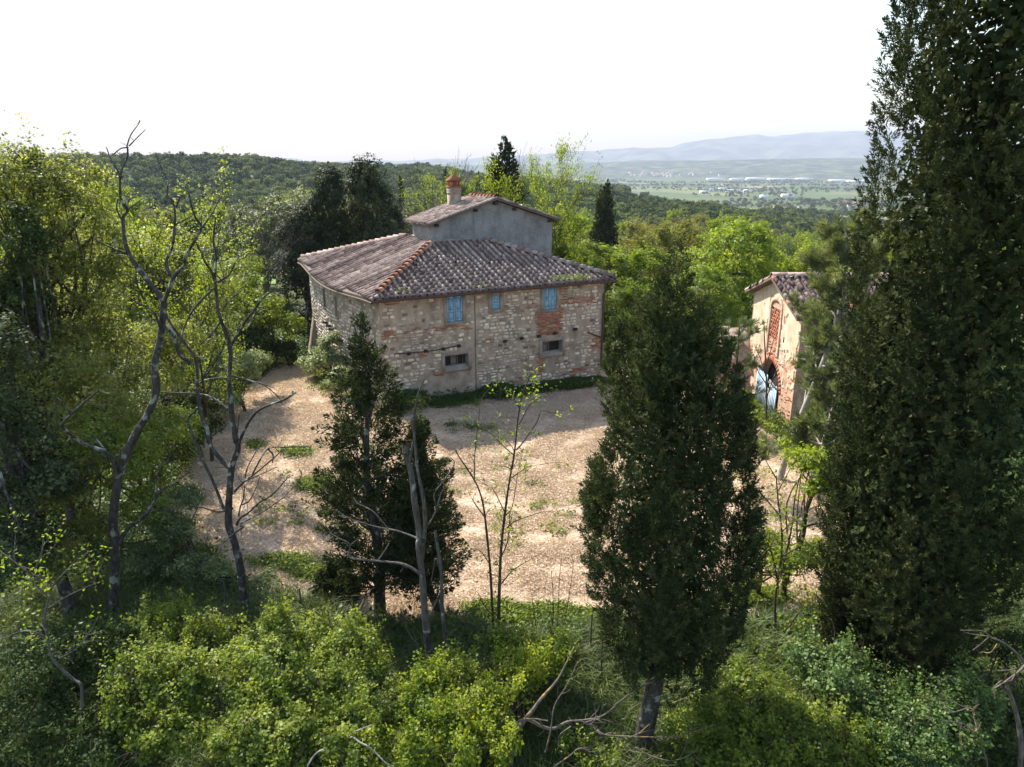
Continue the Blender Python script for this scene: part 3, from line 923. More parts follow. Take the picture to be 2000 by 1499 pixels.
TW = (5.5, 14.02, 5.6, 8.75)      # tower s0,s1,d0,d1
def sheet(mb, f, na_, nb_, m=0, flip=False):
    P_ = np.array([[f(a, b) for b in np.linspace(0, 1, nb_)] for a in np.linspace(0, 1, na_)]).reshape(-1, 3)
    i_ = np.arange(na_ - 1)[:, None] * nb_; k_ = np.arange(nb_ - 1)[None, :]
    F = np.stack([i_ + k_, i_ + nb_ + k_, i_ + nb_ + k_ + 1, i_ + k_ + 1], -1).reshape(-1, 4)
    mb.add(P_, F[:, ::-1] if flip else F, 0.5, m)
rb = MB()
cor = [(-OV, -OV), (HW + OV, -OV), (HW + OV, HD + OV), (-OV, HD + OV)]
apx = [(5.6, 5.6), (HW - 5.7, 5.6), (HW - 5.7, HD - 5.6), (5.6, HD - 5.6)]
def side_f(k_, dz):
    a0, a1 = np.array(cor[k_]), np.array(cor[(k_ + 1) % 4]); b0, b1 = np.array(apx[k_]), np.array(apx[(k_ + 1) % 4])
    def f(a, b):
        e = a0 * (1 - a) + a1 * a; t = b0 * (1 - a) + b1 * a
        q = e * (1 - b) + t * b
        if k_ == 3:
            q = q + np.array((-1, 0)) * bulge(q[1]) * (1 - b)
        return rp(q[0], q[1], dz)
    return f
for k_ in range(4):
    sheet(rb, side_f(k_, 0.0), 19, 8)
    sheet(rb, side_f(k_, -0.14), 19, 2, 1, True)
    f0, f1 = side_f(k_, 0.0), side_f(k_, -0.14)
    sheet(rb, lambda a, b: f1(a, 0) * (1 - b) + f0(a, 0) * b, 19, 2, 1)
roof = rb.build('roof', [M['tile_pan'], M['wood_beam']], house, FO)

# tile shapes: a tapered half-round cover tile, mouth down the slope (x across, y up the slope, z out)
def cover_tile(L=0.46, r0=0.108, r1=0.084, h0=0.13, n=5):
    an = np.linspace(0, PI, n + 1)
    a = np.stack([-np.cos(an) * r0, np.zeros(n + 1), np.sin(an) * h0], -1)
    b = np.stack([-np.cos(an) * r1, np.full(n + 1, L), np.sin(an) * h0 * 0.8], -1)
    c = np.stack([-np.cos(an) * (r0 - 0.02), np.full(n + 1, 0.012), np.sin(an) * (h0 - 0.022)], -1)
    V = np.vstack([a, b, c]); i_ = np.arange(n)
    F = np.vstack([np.stack([i_ + 1, i_, i_ + n + 1, i_ + n + 2], -1), np.stack([i_, i_ + 1, i_ + 2 * n + 3, i_ + 2 * n + 2], -1)])
    return V, F
CT = cover_tile()
def pan_tile(w=0.36, L=0.42):
    V = np.array([(-w / 2, 0, 0.035), (w / 2, 0, 0.035), (w / 2, L, 0.006), (-w / 2, L, 0.006), (-w / 2, 0, 0.0), (w / 2, 0, 0.0)])
    return V, np.array([(0, 1, 2, 3), (4, 5, 1, 0)])
PT = pan_tile()

tiles = []       # (distance, origin, frame, tint, slope id)
pans = MB()
def lay_tiles(frame_at, inside, arange, brange, col_w, row_h, slope, tmu=0.5):
    na_ = int((arange[1] - arange[0]) / col_w)
    nb_ = int((brange[1] - brange[0]) / row_h)
    for ia in range(na_ + 1):
        a = arange[0] + ia * col_w
        jit = rg.uniform(-0.03, 0.03)
        ct = rg.normal(0, 0.13) if slope == 'front' else rg.normal(0, 0.24) + (0.35 if rg.random() < 0.1 else 0)
        for ib in range(nb_ + 1):
            b = brange[0] + ib * row_h + jit
            if inside(a, b):
                O, X, Y, Z = frame_at(a, b)
                w_ = rg.normal(0, 0.045) if rg.random() > 0.05 else rg.uniform(-0.35, 0.35)
                X2 = X * math.cos(w_) + Y * math.sin(w_); Y2 = Y * math.cos(w_) - X * math.sin(w_)
                Y2 = unit(Y2 + Z * 0.05)
                tiles.append((np.linalg.norm(O - np.array((0, 0, CAMZ))), O + Z * (0.012 + rg.uniform(-0.008, 0.02)), (X2, Y2, np.cross(X2, Y2)), float(np.clip(rg.normal(tmu, 0.16) + ct, 0, 1)), slope))
            if inside(a + col_w / 2, b):
                O, X, Y, Z = frame_at(a + col_w / 2, b)
                pans.add(PT[0] @ np.stack((X, Y, Z)) + O, PT[1], float(np.clip(rg.normal(0.5, 0.25), 0, 1)))

def fr_front(a, b):
    O = rp(a, b)
    X = unit(rp(a + 0.05, b) - rp(a - 0.05, b)); Y = unit(rp(a, b + 0.05) - O)
    Z = unit(np.cross(X, Y)); return O, X, np.cross(Z, X), Z
def fr_left(a, b):                 # a along d, b up = s
    O = rp(b, a)
    Y = unit(rp(b + 0.05, a) - O); X = unit(rp(b, a - 0.05) - rp(b, a + 0.05))
    Z = unit(np.cross(X, Y)); return O, X, np.cross(Z, X), Z
def fr_right(a, b):                # b up = HW - s
    O = rp(HW - b, a)
    Y = unit(rp(HW - b - 0.05, a) - O); X = unit(rp(HW - b, a + 0.05) - rp(HW - b, a - 0.05))
    Z = unit(np.cross(X, Y)); return O, X, np.cross(Z, X), Z
lay_tiles(fr_front, lambda a, b: b < min(a, HW - a) - 0.1 and b < 5.25 and b > -OV - 0.15, (-0.4, HW + 0.4), (-OV - 0.06, 5.5), 0.405, 0.37, 'front')
lay_tiles(fr_left, lambda a, b: b < min(a, HD - a) - 0.1 and b < 5.15 and b > -OV - 0.1 - bulge(a), (-0.4, HD + 0.4), (-OV - 0.42, 5.5), 0.43, 0.37, 'left', 0.48)
lay_tiles(fr_right, lambda a, b: b < min(a, HD - a) - 0.1 and b < (0.1 if TW[2] - 0.3 < a < TW[3] else 5.0) and b > -OV - 0.1, (-0.4, HD + 0.4), (-OV - 0.06, 5.5), 0.405, 0.37, 'right')
tag(pans.build('pan_tiles', M['tile_pan'], roof, FO), kind='stuff')
tile_meshes = []
for t in np.linspace(0.05, 0.98, 12):
    tile_meshes.append(MB().add(CT[0], CT[1], t).mesh('tile', M['tile'], smooth=False))
def frame_matrix(O, fr):
    mt = Matrix.Identity(4)
    for c in range(3):
        for r_ in range(3):
            mt[r_][c] = fr[c][r_]
        mt[c][3] = O[c]
    return mt
tiles.sort(key=lambda q: (q[4] != 'front', q[0]))
rest = {}
for k_, (dist, O, fr, t, sl) in enumerate(tiles):
    if k_ < 300:
        o = bpy.data.objects.new('tile', tile_meshes[int(t * 11.99)])
        COL.objects.link(o); o.parent = roof
        o.matrix_local = frame_matrix(O - FO, fr)
    else:
        rest.setdefault('x', MB()).add(CT[0] @ np.stack(fr) + O, CT[1], t)
tag(rest['x'].build('cover_tiles', M['tile'], roof, FO), kind='stuff')
# hip tiles
RT = cover_tile(0.5, 0.2, 0.15, 0.2, 6)
hip_o = [MB().add(RT[0], RT[1], t).mesh('hip_tile', M['tile_orange']) for t in (0.3, 0.5, 0.75, 0.9)]
hip_g = [MB().add(RT[0], RT[1], t).mesh('hip_tile', M['tile']) for t in (0.3, 0.5, 0.75)]
def run_tiles(p, q, meshes, name, parent, step=0.43, z=0.14):
    p, q = np.asarray(p), np.asarray(q)
    n = int(np.linalg.norm(q - p) / step)
    Y = unit(q - p)
    X = unit(np.cross(Y, EZ)); Z = np.cross(X, Y)
    for i_ in range(n):
        o = bpy.data.objects.new(name, meshes[rg.integers(len(meshes))])
        COL.objects.link(o); o.parent = parent
        w_ = rg.uniform(-0.05, 0.05)
        Y2 = unit(Y - Z * 0.13 + X * w_)
        X2 = unit(np.cross(Y2, Z)); 
        o.matrix_local = frame_matrix(p + Y * step * i_ + Z * z - FO, (X2, Y2, np.cross(X2, Y2)))
run_tiles(rp(-0.05, -0.05), rp(5.45, 5.45), hip_o, 'hip_tile', roof, 0.5)
run_tiles(rp(HW + 0.4, -0.4), rp(HW - 5.5, 5.5), hip_g, 'hip_tile', roof, 0.45)
run_tiles(rp(-0.3, HD + 0.3), rp(5.4, HD - 5.4), hip_g, 'hip_tile', roof, 0.45)
# eaves: gutter along the front, board along the side, down pipe at the right corner
gp_ = [pl(s, -OV - 0.06, 6.50) for s in np.linspace(-0.55, HW + 0.55, 12)]
MB().add(*tube(gp_, 0.075, 8)).build('gutter', M['gutter'], house, FO, True)
gl_ = [pl(-bulge(d) - OV - 0.05, d, float(roofz(np.float64(-OV), np.float64(d))) - 0.17 - PITCHR * float(bulge(d))) for d in np.linspace(-0.5, HD + 0.5, 16)]
MB().add(*tube(gl_, 0.05, 6)).build('eaves_board', M['wood_beam'], house, FO)
dp = [pl(HW + 0.35, -OV + 0.02, 6.42), pl(HW + 0.12, -0.12, 6.0), pl(HW - 0.06, -0.1, 5.6), pl(HW - 0.06, -0.1, 1.2)]
MB().add(*tube(dp, 0.06, 8)).build('downpipe', M['gutter'], house, FO, True)
# weeds rooted in the tiles by the right eave
wb = MB(); rw = np.random.default_rng(5)
for (uu, vv, n_, rr_) in ((1112, 538, 500, 0.5), (1135, 537, 260, 0.35), (1085, 541, 160, 0.3), (780, 575, 80, 0.25), (935, 558, 70, 0.3)):
    s, z = wall_sz(uu, vv); s = s + 0.0
    cpt = rp(min(max(s, 0.2), HW - 0.3), -0.05)
    Cn = cpt + rw.normal(size=(n_, 3)) * np.array((rr_, rr_, 0.07)) + np.array((0, 0, 0.12))
    V, F = leaves(Cn, unit(rw.normal(size=(n_, 3))), rw.uniform(0.06, 0.15, n_), 0.3, rw)
    wb.add(V, F, np.repeat(rw.uniform(0.3, 1, n_), 4))
tag(wb.build('roof_weeds', M['leaf_pale'], house, FO), kind='stuff')

# ---- tower room
tz = 9.78
ts0, ts1, td0, td1 = TW
apz, aps = 11.12, (ts0 + ts1) / 2
tw = MB()
tw.add([pl(ts0, td0, 7.5), pl(ts1, td0, 6.4), pl(ts1, td0, tz), pl(aps, td0, apz), pl(ts0, td0, tz)], [(0, 1, 2, 3, 4)])
tw.add([pl(ts0, td1, 7.5), pl(ts1, td1, 6.4), pl(ts1, td1, tz), pl(aps, td1, apz), pl(ts0, td1, tz)], [(4, 3, 2, 1, 0)])
tw.add([pl(ts0, td1, 7.5), pl(ts0, td0, 7.5), pl(ts0, td0, tz), pl(ts0, td1, tz)], [(0, 1, 2, 3)])
tw.add([pl(ts1, td0, 6.4), pl(ts1, td1, 6.4), pl(ts1, td1, tz), pl(ts1, td0, tz)], [(0, 1, 2, 3)])
tower = tw.build('tower_wall', M['plaster_grey'], house, FO)
fl = MB()          # mortar flashing where wall meets roof
fl.add(*tube([rp(s, td0 - 0.03, 0.02) + nf * 0.03 + EZ * 0.03 * math.sin(s * 5) for s in np.linspace(ts0 - 0.05, HW - 5.6, 14)], 0.08, 6))
fl.add(*tube([rp(ts0 - 0.03, d, 0.03) for d in np.linspace(td0, td1, 8)], 0.08, 6))
fl.build('flashing', M['plaster_band'], house, FO)
hu, hv = 1051, 459
rr0 = ray(hu, hv); o0 = np.array((0, 0, CAMZ)); tt = ((pl(0, td0) - o0) @ nf) / (rr0 @ nf); hp = o0 + rr0 * tt
MB().add(box_pts(hp - E1 * 0.06 - EZ * 0.1 + nf * 0.004, E1 * 0.09, nf * 0.015, EZ * 0.2), BOXF[:, ::-1]).build('vent', M['bark_pale'], tower, FO)
tov, tdv = 0.42, 0.36
trm = MB()
slope = (apz - tz) / (aps - ts0)
def tzr(s):
    return apz + 0.14 - slope * abs(s - aps)
def tr(s, d, up=0.0):
    return pl(s, d, tzr(s) + up)
sl_, sr_, d0_, d1_ = ts0 - tov, ts1 + tov, td0 - tdv, td1 + tdv
for (sa, sb_) in ((sl_, aps), (aps, sr_)):
    q = [tr(sa, d0_), tr(sb_, d0_), tr(sb_, d1_), tr(sa, d1_)]
    w = [p - EZ * 0.1 for p in q]
    trm.add(q, [(0, 1, 2, 3)], 0.5, 0)
    trm.add(w, [(3, 2, 1, 0)], 0.5, 1)
    for k_ in range(4):
        if (k_ == 1 and sa == sl_) or (k_ == 3 and sa == aps): continue
        trm.add([w[k_], w[(k_ + 1) % 4], q[(k_ + 1) % 4], q[k_]], [(0, 1, 2, 3)], 0.5, 1)
troof = trm.build('tower_roof', [M['tile_pan'], M['wood_beam']], house, FO)
tc = MB()
for side in (-1, 1):
    up = unit(tr(aps + side * 0.1, 6) - tr(aps + side * 1.1, 6))
    Xd = E2 if side > 0 else -E2
    Zd = unit(np.cross(Xd, up)); 
    if Zd[2] < 0: Xd = -Xd; Zd = -Zd
    Ls = aps - sl_
    nrow = int(Ls / 0.36)
    ncol = int((d1_ - d0_) / 0.37)
    for ic in range(ncol + 1):
        d = d0_ + 0.06 + ic * 0.37
        ct = rg.normal(0, 0.1); jit = rg.uniform(-0.04, 0.04)
        for ir in range(nrow + 1):
            s = aps + side * (Ls + 0.06 - ir * 0.36 + jit)
            if (s - aps) * side < 0.3: continue
            w_ = rg.uniform(-0.05, 0.05)
            X2 = Xd * math.cos(w_) + up * math.sin(w_); Y2 = unit(up * math.cos(w_) - Xd * math.sin(w_) + Zd * 0.05)
            tc.add(CT[0] @ np.stack((X2, Y2, np.cross(X2, Y2))) + tr(s, d, 0.015), CT[1], float(np.clip(rg.normal(0.58, 0.2) + ct, 0, 1)))
            if d + 0.19 < d1_:
                tc.add(PT[0] @ np.stack((Xd, up, Zd)) + tr(s, d + 0.185, 0.004), PT[1], float(np.clip(rg.normal(0.4, 0.2), 0, 1)))
tag(tc.build('cover_tiles', M['tile'], troof, FO), kind='stuff')
run_tiles(tr(aps, d0_ - 0.02, 0.02), tr(aps, d1_, 0.02), hip_o, 'ridge_tile', troof, 0.45, 0.07)
for f_ in (0.03, 0.34, 0.66, 0.97):        # purlin ends under the verge
    s = ts0 + (ts1 - ts0) * f_
    MB().add(box_pts(pl(s - 0.09, td0 - 0.28, tzr(s) - 0.36), E1 * 0.18, E2 * 0.4, EZ * 0.17), BOXF).build('purlin', M['wood_dark'], troof, FO)
MB().add(box_pts(pl(aps - 0.12, td0 - 0.28, tzr(aps) - 0.4), E1 * 0.24, E2 * 0.4, EZ * 0.22), BOXF).build('purlin', M['wood_dark'], troof, FO)

# ---- chimney with a tiled pigeon-house cap
ch = MB()
cs_, cd_, cw = 8.15, 8.05, 0.335
ch.add(box_pts(pl(cs_ - cw, cd_ - cw, 10.2), E1 * 2 * cw, E2 * 2 * cw, EZ * 1.68), BOXF)
chim = ch.build('chimney', M['wall_mortar'], house, FO)
cb = MB()
for k_ in range(4):
    zc = 11.5 + k_ * 0.09
    cb.add(box_pts(pl(cs_ - cw - 0.025, cd_ - cw - 0.025, zc), E1 * (2 * cw + 0.05), E2 * (2 * cw + 0.05), EZ * 0.07), BOXF, 0.02 + 0.08 * k_)
cb.build('brick_band', M['wall_mortar'], chim, FO)
MB().add(box_pts(pl(cs_ - cw - 0.05, cd_ - cw - 0.05, 11.885), E1 * (2 * cw + 0.1), E2 * (2 * cw + 0.1), EZ * 0.06), BOXF, 0.4).build('ledge', M['brick'], chim, FO)
for i_ in range(4):
    for j_ in range(4):
        if 0 < i_ < 3 and 0 < j_ < 3: continue
        s = cs_ - cw + 0.02 + i_ * (2 * cw - 0.16) / 3; d = cd_ - cw + 0.02 + j_ * (2 * cw - 0.16) / 3
        MB().add(box_pts(pl(s, d, 11.945), E1 * 0.12, E2 * 0.12, EZ * 0.33), BOXF, rg.uniform(0.2, 0.7)).build('pier', M['brick'], chim, FO)
MB().add(box_pts(pl(cs_ - cw - 0.07, cd_ - cw - 0.07, 12.275), E1 * (2 * cw + 0.14), E2 * (2 * cw + 0.14), EZ * 0.06), BOXF, 0.1).build('ledge', M['brick'], chim, FO)
cp = MB()
for i_ in range(5):
    a, b = 0.39 - 0.07 * i_, 0.39 - 0.07 * i_ - 0.045
    z0 = 12.335 + i_ * 0.065
    q = [pl(cs_ + x * a, cd_ + y * a, z0) for x, y in ((-1, -1), (1, -1), (1, 1), (-1, 1))] + [pl(cs_ + x * b, cd_ + y * b, z0 + 0.062) for x, y in ((-1, -1), (1, -1), (1, 1), (-1, 1))]
    cp.add(q, BOXF, 0.0 + 0.04 * i_)
cp.build('cap', M['brick'], chim, FO)

# television aerial beside the tower roof
ab = at(846, 402, 48.5)
ant = thing('aerial', 'thin metal television aerial standing beside the tower room roof', 'aerial', ab)
mt_ = at(844, 352, 48.5)
MB().add(*tube([ab - EZ * 0.6, mt_], 0.022, 6)).build('mast', M['iron'], ant, ab)
x0, x1 = at(833, 374.5, 48.4), at(858, 374, 48.4)
MB().add(*tube([x0, x1], 0.018, 5)).build('boom', M['bark_pale'], ant, ab)
for f_ in np.linspace(0.05, 0.95, 6):
    c_ = x0 * (1 - f_) + x1 * f_
    MB().add(*tube([c_ - E2 * 0.22, c_ + E2 * 0.22], 0.008, 4)).build('element', M['iron'], ant, ab)

# ------------------------------------------------------------------ barn on the right
BX, BY0, BY1, BEZ, BAZ, BAY = 14.5, 34.55, 41.8, 6.0, 7.3, 38.2
BO = np.array((BX, BAY, 0.0))
barn = thing('barn', 'tall brick and cream-plaster barn with brick lattice, arched doorway and worn blue gate', 'barn', BO)
BP = lambda y, z: np.array((BX, y, z))
AY0, AY1, ASP, ATOP = 36.45, 39.4, 1.35, 2.8
LY0, LY1, LZ0, LZ1 = 37.4, 38.7, 4.0, 5.75
bw = MB()
# rows of wall below, beside and above the openings
def rect(mb, y0, z0, y1, z1, m=0):
    mb.add([BP(y1, z0), BP(y0, z0), BP(y0, z1), BP(y1, z1)], [(0, 1, 2, 3)], 0.5, m)
rect(bw, BY0, -0.6, AY0, 2.85); rect(bw, AY1, -0.6, BY1, 2.85)
acy, arx, arz = (AY0 + AY1) / 2, (AY1 - AY0) / 2, ATOP - ASP
an = np.linspace(0, PI, 15)
arc = [(acy - arx * math.cos(a), ASP + arz * math.sin(a)) for a in an]
for (p, q) in zip(arc[:-1], arc[1:]):
    bw.add([BP(q[0], q[1]), BP(p[0], p[1]), BP(p[0], 2.85), BP(q[0], 2.85)], [(0, 1, 2, 3)])
    bw.add([BP(*p), BP(*q), BP(*q) + np.array((0.4, 0, 0)), BP(*p) + np.array((0.4, 0, 0))], [(0, 1, 2, 3)])
for y in (AY0, AY1):
    bw.add([BP(y, -0.6), BP(y, ASP), BP(y, ASP) + np.array((0.4, 0, 0)), BP(y, -0.6) + np.array((0.4, 0, 0))], [(0, 1, 2, 3)])
rect(bw, BY0, 2.85, BY1, LZ0); rect(bw, BY0, LZ0, LY0, LZ1); rect(bw, LY1, LZ0, BY1, LZ1); rect(bw, BY0, LZ1, BY1, BEZ)
bw.add([BP(BY1, BEZ), BP(BY0, BEZ), BP(BAY, BAZ)], [(0, 1, 2)])
XL = 9.5
xe = np.array((XL, 0, 0))
bw.add([BP(BY0, -0.6), BP(BY0, -0.6) + xe, BP(BY0, BEZ) + xe, BP(BY0, BEZ)], [(0, 1, 2, 3)])
bw.add([BP(BY1, -0.6) + xe, BP(BY1, -0.6), BP(BY1, BEZ), BP(BY1, BEZ) + xe], [(0, 1, 2, 3)])
bw.add([BP(BY0, -0.6) + xe, BP(BY1, -0.6) + xe, BP(BY1, BEZ) + xe, BP(BAY, BAZ) + xe, BP(BY0, BEZ) + xe], [(0, 1, 2, 3, 4)])
bwall = bw.build('wall', [M['brick_wall']], barn, BO)
# cream render still clinging to the upper wall: ragged sheets 2.5 cm proud
def ragged(pts, rng, amp=0.1, sub=7):
    P = []
    for (a, b) in zip(pts, pts[1:] + pts[:1]):
        for t in np.arange(sub) / sub:
            P.append((a[0] * (1 - t) + b[0] * t + rng.normal() * amp * (t > 0), a[1] * (1 - t) + b[1] * t + rng.normal() * amp * (t > 0)))
    return P
cs2 = 0.095
ny, nz = int((BY1 - BY0) / cs2) + 1, int(7.4 / cs2) + 1
jy = np.random.default_rng(8).uniform(-0.035, 0.035, (ny + 1, nz + 1, 2))
def render_left(y, z):             # is render still on the wall here?
    if z > BAZ - 0.03 - abs(y - BAY) * (BAZ - BEZ) / (BAY - BY0) or y < BY0 + 0.03 or y > BY1 - 0.03: return False
    n1 = float(vnoise(y * 2.1, z * 2.1, 41)) + 0.6 * float(vnoise(y * 6.0, z * 6.0, 42))
    if abs(y - 38.05) < 1.02 + 0.12 * n1 and z < 6.36: return False
    if AY0 - 0.25 < y < AY1 + 0.25 and z < 3.05: return False
    hi = z - (3.1 if y > 38 else 3.7) - 0.75 * n1
    edge = min(BY1 - y - 0.18, y - BY0 - 0.1) + 0.22 * n1
    if z > 5.2: edge += 0.25
    return (hi > 0 and edge > 0 and n1 > -1.15) or (z > 1.3 and n1 > 0.62)
on = np.array([[render_left(BY0 + (a + 0.5) * cs2, (b + 0.5) * cs2) for b in range(nz)] for a in range(ny)])
pm = MB()
def pv2(a, b, dx):
    return np.array((BX - dx, BY0 + a * cs2 + jy[a, b, 0], b * cs2 + jy[a, b, 1]))
for a in range(ny):
    for b in range(nz):
        if not on[a, b]: continue
        q = [(a + 1, b), (a, b), (a, b + 1), (a + 1, b + 1)]
        pm.add([pv2(u_, v_, 0.03) for u_, v_ in q], [(0, 1, 2, 3)])
        for k_, (da, db) in enumerate(((0, -1), (-1, 0), (0, 1), (1, 0))):
            aa, bb_ = a + da, b + db
            if not (0 <= aa < ny and 0 <= bb_ < nz) or not on[aa, bb_]:
                p, r_ = q[k_], q[(k_ + 1) % 4]
                pm.add([pv2(*p, 0.03), pv2(*r_, 0.03), pv2(*r_, -0.01), pv2(*p, -0.01)], [(0, 3, 2, 1)])
pm.build('plaster', M['plaster_cream'], bwall, BO)
# brick arch panel and lattice
ab_ = MB()
ang = np.linspace(0, PI, 13)
ring_o = [(38.05 - 0.98 * math.cos(a), 5.75 + 0.62 * math.sin(a)) for a in ang]
ring_i = [(38.05 - 0.70 * math.cos(a), 5.72 + 0.40 * math.sin(a)) for a in ang]
outl_o = [(37.07, 3.2)] + ring_o + [(39.03, 3.2)]
outl_i = [(37.35, 3.2)] + ring_i + [(38.75, 3.2)]
for k_ in range(len(outl_o) - 1):
    q = [BP(*outl_o[k_]), BP(*outl_o[k_ + 1]), BP(*outl_i[k_ + 1]), BP(*outl_i[k_])]
    ab_.add([p - np.array((0.05, 0, 0)) for p in q] + q, [(0, 1, 2, 3), (0, 4, 5, 1), (2, 6, 7, 3)], 0.5)
ab_.build('arch_surround', M['brick_wall'], bwall, BO)
lat = MB()
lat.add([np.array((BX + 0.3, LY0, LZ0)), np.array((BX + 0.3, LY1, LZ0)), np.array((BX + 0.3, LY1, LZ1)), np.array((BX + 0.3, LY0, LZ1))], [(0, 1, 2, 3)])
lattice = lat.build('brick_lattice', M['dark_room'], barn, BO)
bm_ = [MB().add(box_pts((0, 0, 0), (0.07, 0, 0), (0, 0.27, 0), (0, 0, 0.065)), BOXF, t).mesh('brick', M['brick']) for t in (0.4, 0.6, 0.85)]
bm2 = [MB().add(box_pts((0, 0, 0), (0.07, 0, 0), (0, 0.125, 0), (0, 0, 0.125)), BOXF, t).mesh('brick', M['brick']) for t in (0.4, 0.6, 0.85)]
row = 0; z = LZ0
while z < LZ1 - 0.05:
    n = 5
    if row % 2 == 0:
        ys = [LY0 + k_ * 0.26 for k_ in range(5)]
        ms = bm_
    else:
        off = 0.0 if row % 4 == 1 else 0.13
        ys = [LY0 - 0.06 + off + k_ * 0.26 for k_ in range(6)]
        ms = bm2
    for y in ys:
        if y < LY0 - 0.1 or y > LY1 - 0.08: continue
        o = bpy.data.objects.new('brick', ms[rg.integers(3)]); COL.objects.link(o); o.parent = lattice
        o.location = Vector(np.array((BX + 0.0 + rg.uniform(-0.01, 0.01), y, z)) - BO)
    z += 0.065 if row % 2 == 0 else 0.125; row += 1
# exposed brick courses at the corner, round the arch and below the lattice: single bricks standing a little proud
bm3 = [MB().add(box_pts((-0.03, -0.125, -0.03), (0.06, 0, 0), (0, 0.25, 0), (0, 0, 0.06)), BOXF, t).mesh('brick', M['brick']) for t in np.linspace(0.1, 1, 7)]
nb_ = 0
for _ in range(2600):
    y = rg.uniform(BY0 + 0.15, BY1 - 0.15); z = 0.2 + 0.078 * int(rg.uniform(0, 72))
    if nb_ >= 215: break
    edge = (y > 41.15) or (y < 34.95 and z < 5.2)
    mid_ = 37.1 < y < 39.0 and 3.0 < z < 3.95
    low = z < 3.3 and not (AY0 - 0.2 < y < AY1 + 0.2 and z < 2.9)
    if not (edge or mid_ or (low and rg.random() < 0.35)): continue
    o = bpy.data.objects.new('brick', bm3[rg.integers(7)]); COL.objects.link(o); o.parent = bwall
    o.location = Vector(np.array((BX + rg.uniform(0.005, 0.02), y, z)) - BO); nb_ += 1
for k_ in range(23):        # voussoirs of the door arch
    a = PI * (k_ + 0.5) / 23
    V = box_pts((-0.035, -0.085, 0.0), (0.07, 0, 0), (0, 0.17, 0), (0, 0, 0.26))
    ca, sa = math.cos(a - PI / 2), math.sin(a - PI / 2)
    V = np.stack([V[:, 0], V[:, 1] * ca - V[:, 2] * sa * -1 * -1, V[:, 1] * sa + V[:, 2] * ca], -1)
    o = MB().add(V, BOXF, rg.uniform(0.2, 0.9)).build('brick', M['brick'], bwall)
    o.location = Vector(np.array((BX, acy + arx * math.cos(a), ASP + arz * math.sin(a))) - BO)
# slit above the lattice, put-log holes: dark blocks standing in for their shade
for (y, z, w, h) in ((37.95, 6.05, 0.14, 0.26), (36.45, 4.2, 0.16, 0.3), (36.9, 3.85, 0.12, 0.16), (36.2, 3.7, 0.1, 0.2)):
    MB().add(box_pts((BX - 0.032, y, z), (0.03, 0, 0), (0, w, 0), (0, 0, h)), BOXF).build('putlog_hole', M['dark_room'], bwall, BO)
# inside: near-black box painted for the unlit room behind the arch
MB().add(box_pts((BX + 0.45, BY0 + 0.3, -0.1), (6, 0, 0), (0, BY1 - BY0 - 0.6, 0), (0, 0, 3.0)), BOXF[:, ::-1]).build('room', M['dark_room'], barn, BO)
# gate of upright planks
gt = MB()
GY1 = AY1 + 0.45
for z in (0.5, 1.5):
    gt.add(box_pts((BX - 0.07, AY0 + 0.04, z), (0.05, 0, 0), (0, GY1 - AY0 - 0.1, 0), (0, 0, 0.12)), BOXF)
gate = gt.build('gate', M['wood_grey'], barn, BO)
y = AY0 + 0.05
while y < GY1 - 0.2:
    w = rg.uniform(0.17, 0.24)
    h = rg.uniform(1.45, 1.75) if y < 37.9 else rg.uniform(1.8, 2.15)
    if 37.5 < y < 37.9: h = 1.2
    pb = MB().add(box_pts((BX - 0.11, y, 0.05), (0.035, 0, 0), (0, w - 0.05, 0), (0, 0, h)), BOXF)
    pb.build('plank', M['blue_worn' if rg.random() < 0.6 else 'blue_pale'], gate, BO)
    y += w
MB().add(box_pts((BX - 0.16, 36.5, 1.55), (0.05, 0, 0), (0, 1.1, 0.18), (0, 0, 0.11)), BOXF).build('rail', M['wood_grey'], gate, BO)
# barn roof
br = MB()
bo_ = 0.42; xo = 0.45
def bz(y):
    return BAZ + 0.16 - abs(y - BAY) * (BAZ - BEZ) / (BAY - BY0)
def bt_(x, y, up=0.0):
    return np.array((x, y, bz(y) + up))
X0, X1 = BX - xo, BX + XL + 0.3
for (ya, yb) in ((BY0 - bo_, BAY), (BAY, BY1 + bo_)):
    q = [bt_(X0, ya), bt_(X1, ya), bt_(X1, yb), bt_(X0, yb)]
    w = [p - EZ * 0.13 for p in q]
    br.add(q, [(0, 1, 2, 3)], 0.5, 0); br.add(w, [(3, 2, 1, 0)], 0.5, 1)
    for k_ in range(4):
        if (k_ == 2 and ya < BY0) or (k_ == 0 and ya == BAY): continue
        br.add([w[k_], w[(k_ + 1) % 4], q[(k_ + 1) % 4], q[k_]], [(0, 1, 2, 3)], 0.5, 1)
broof = br.build('roof', [M['tile_pan'], M['wood_beam']], barn, BO)
tile_or = [MB().add(CT[0] * (1.15, 1.05, 1.1), CT[1], t).mesh('tile', M['tile_orange']) for t in (0.4, 0.7)]
btile = [MB().add(CT[0] * (1.15, 1.05, 1.1), CT[1], t).mesh('tile', M['tile']) for t in (0.02, 0.15, 0.3, 0.5)]
brest = MB(); nb_t = 0
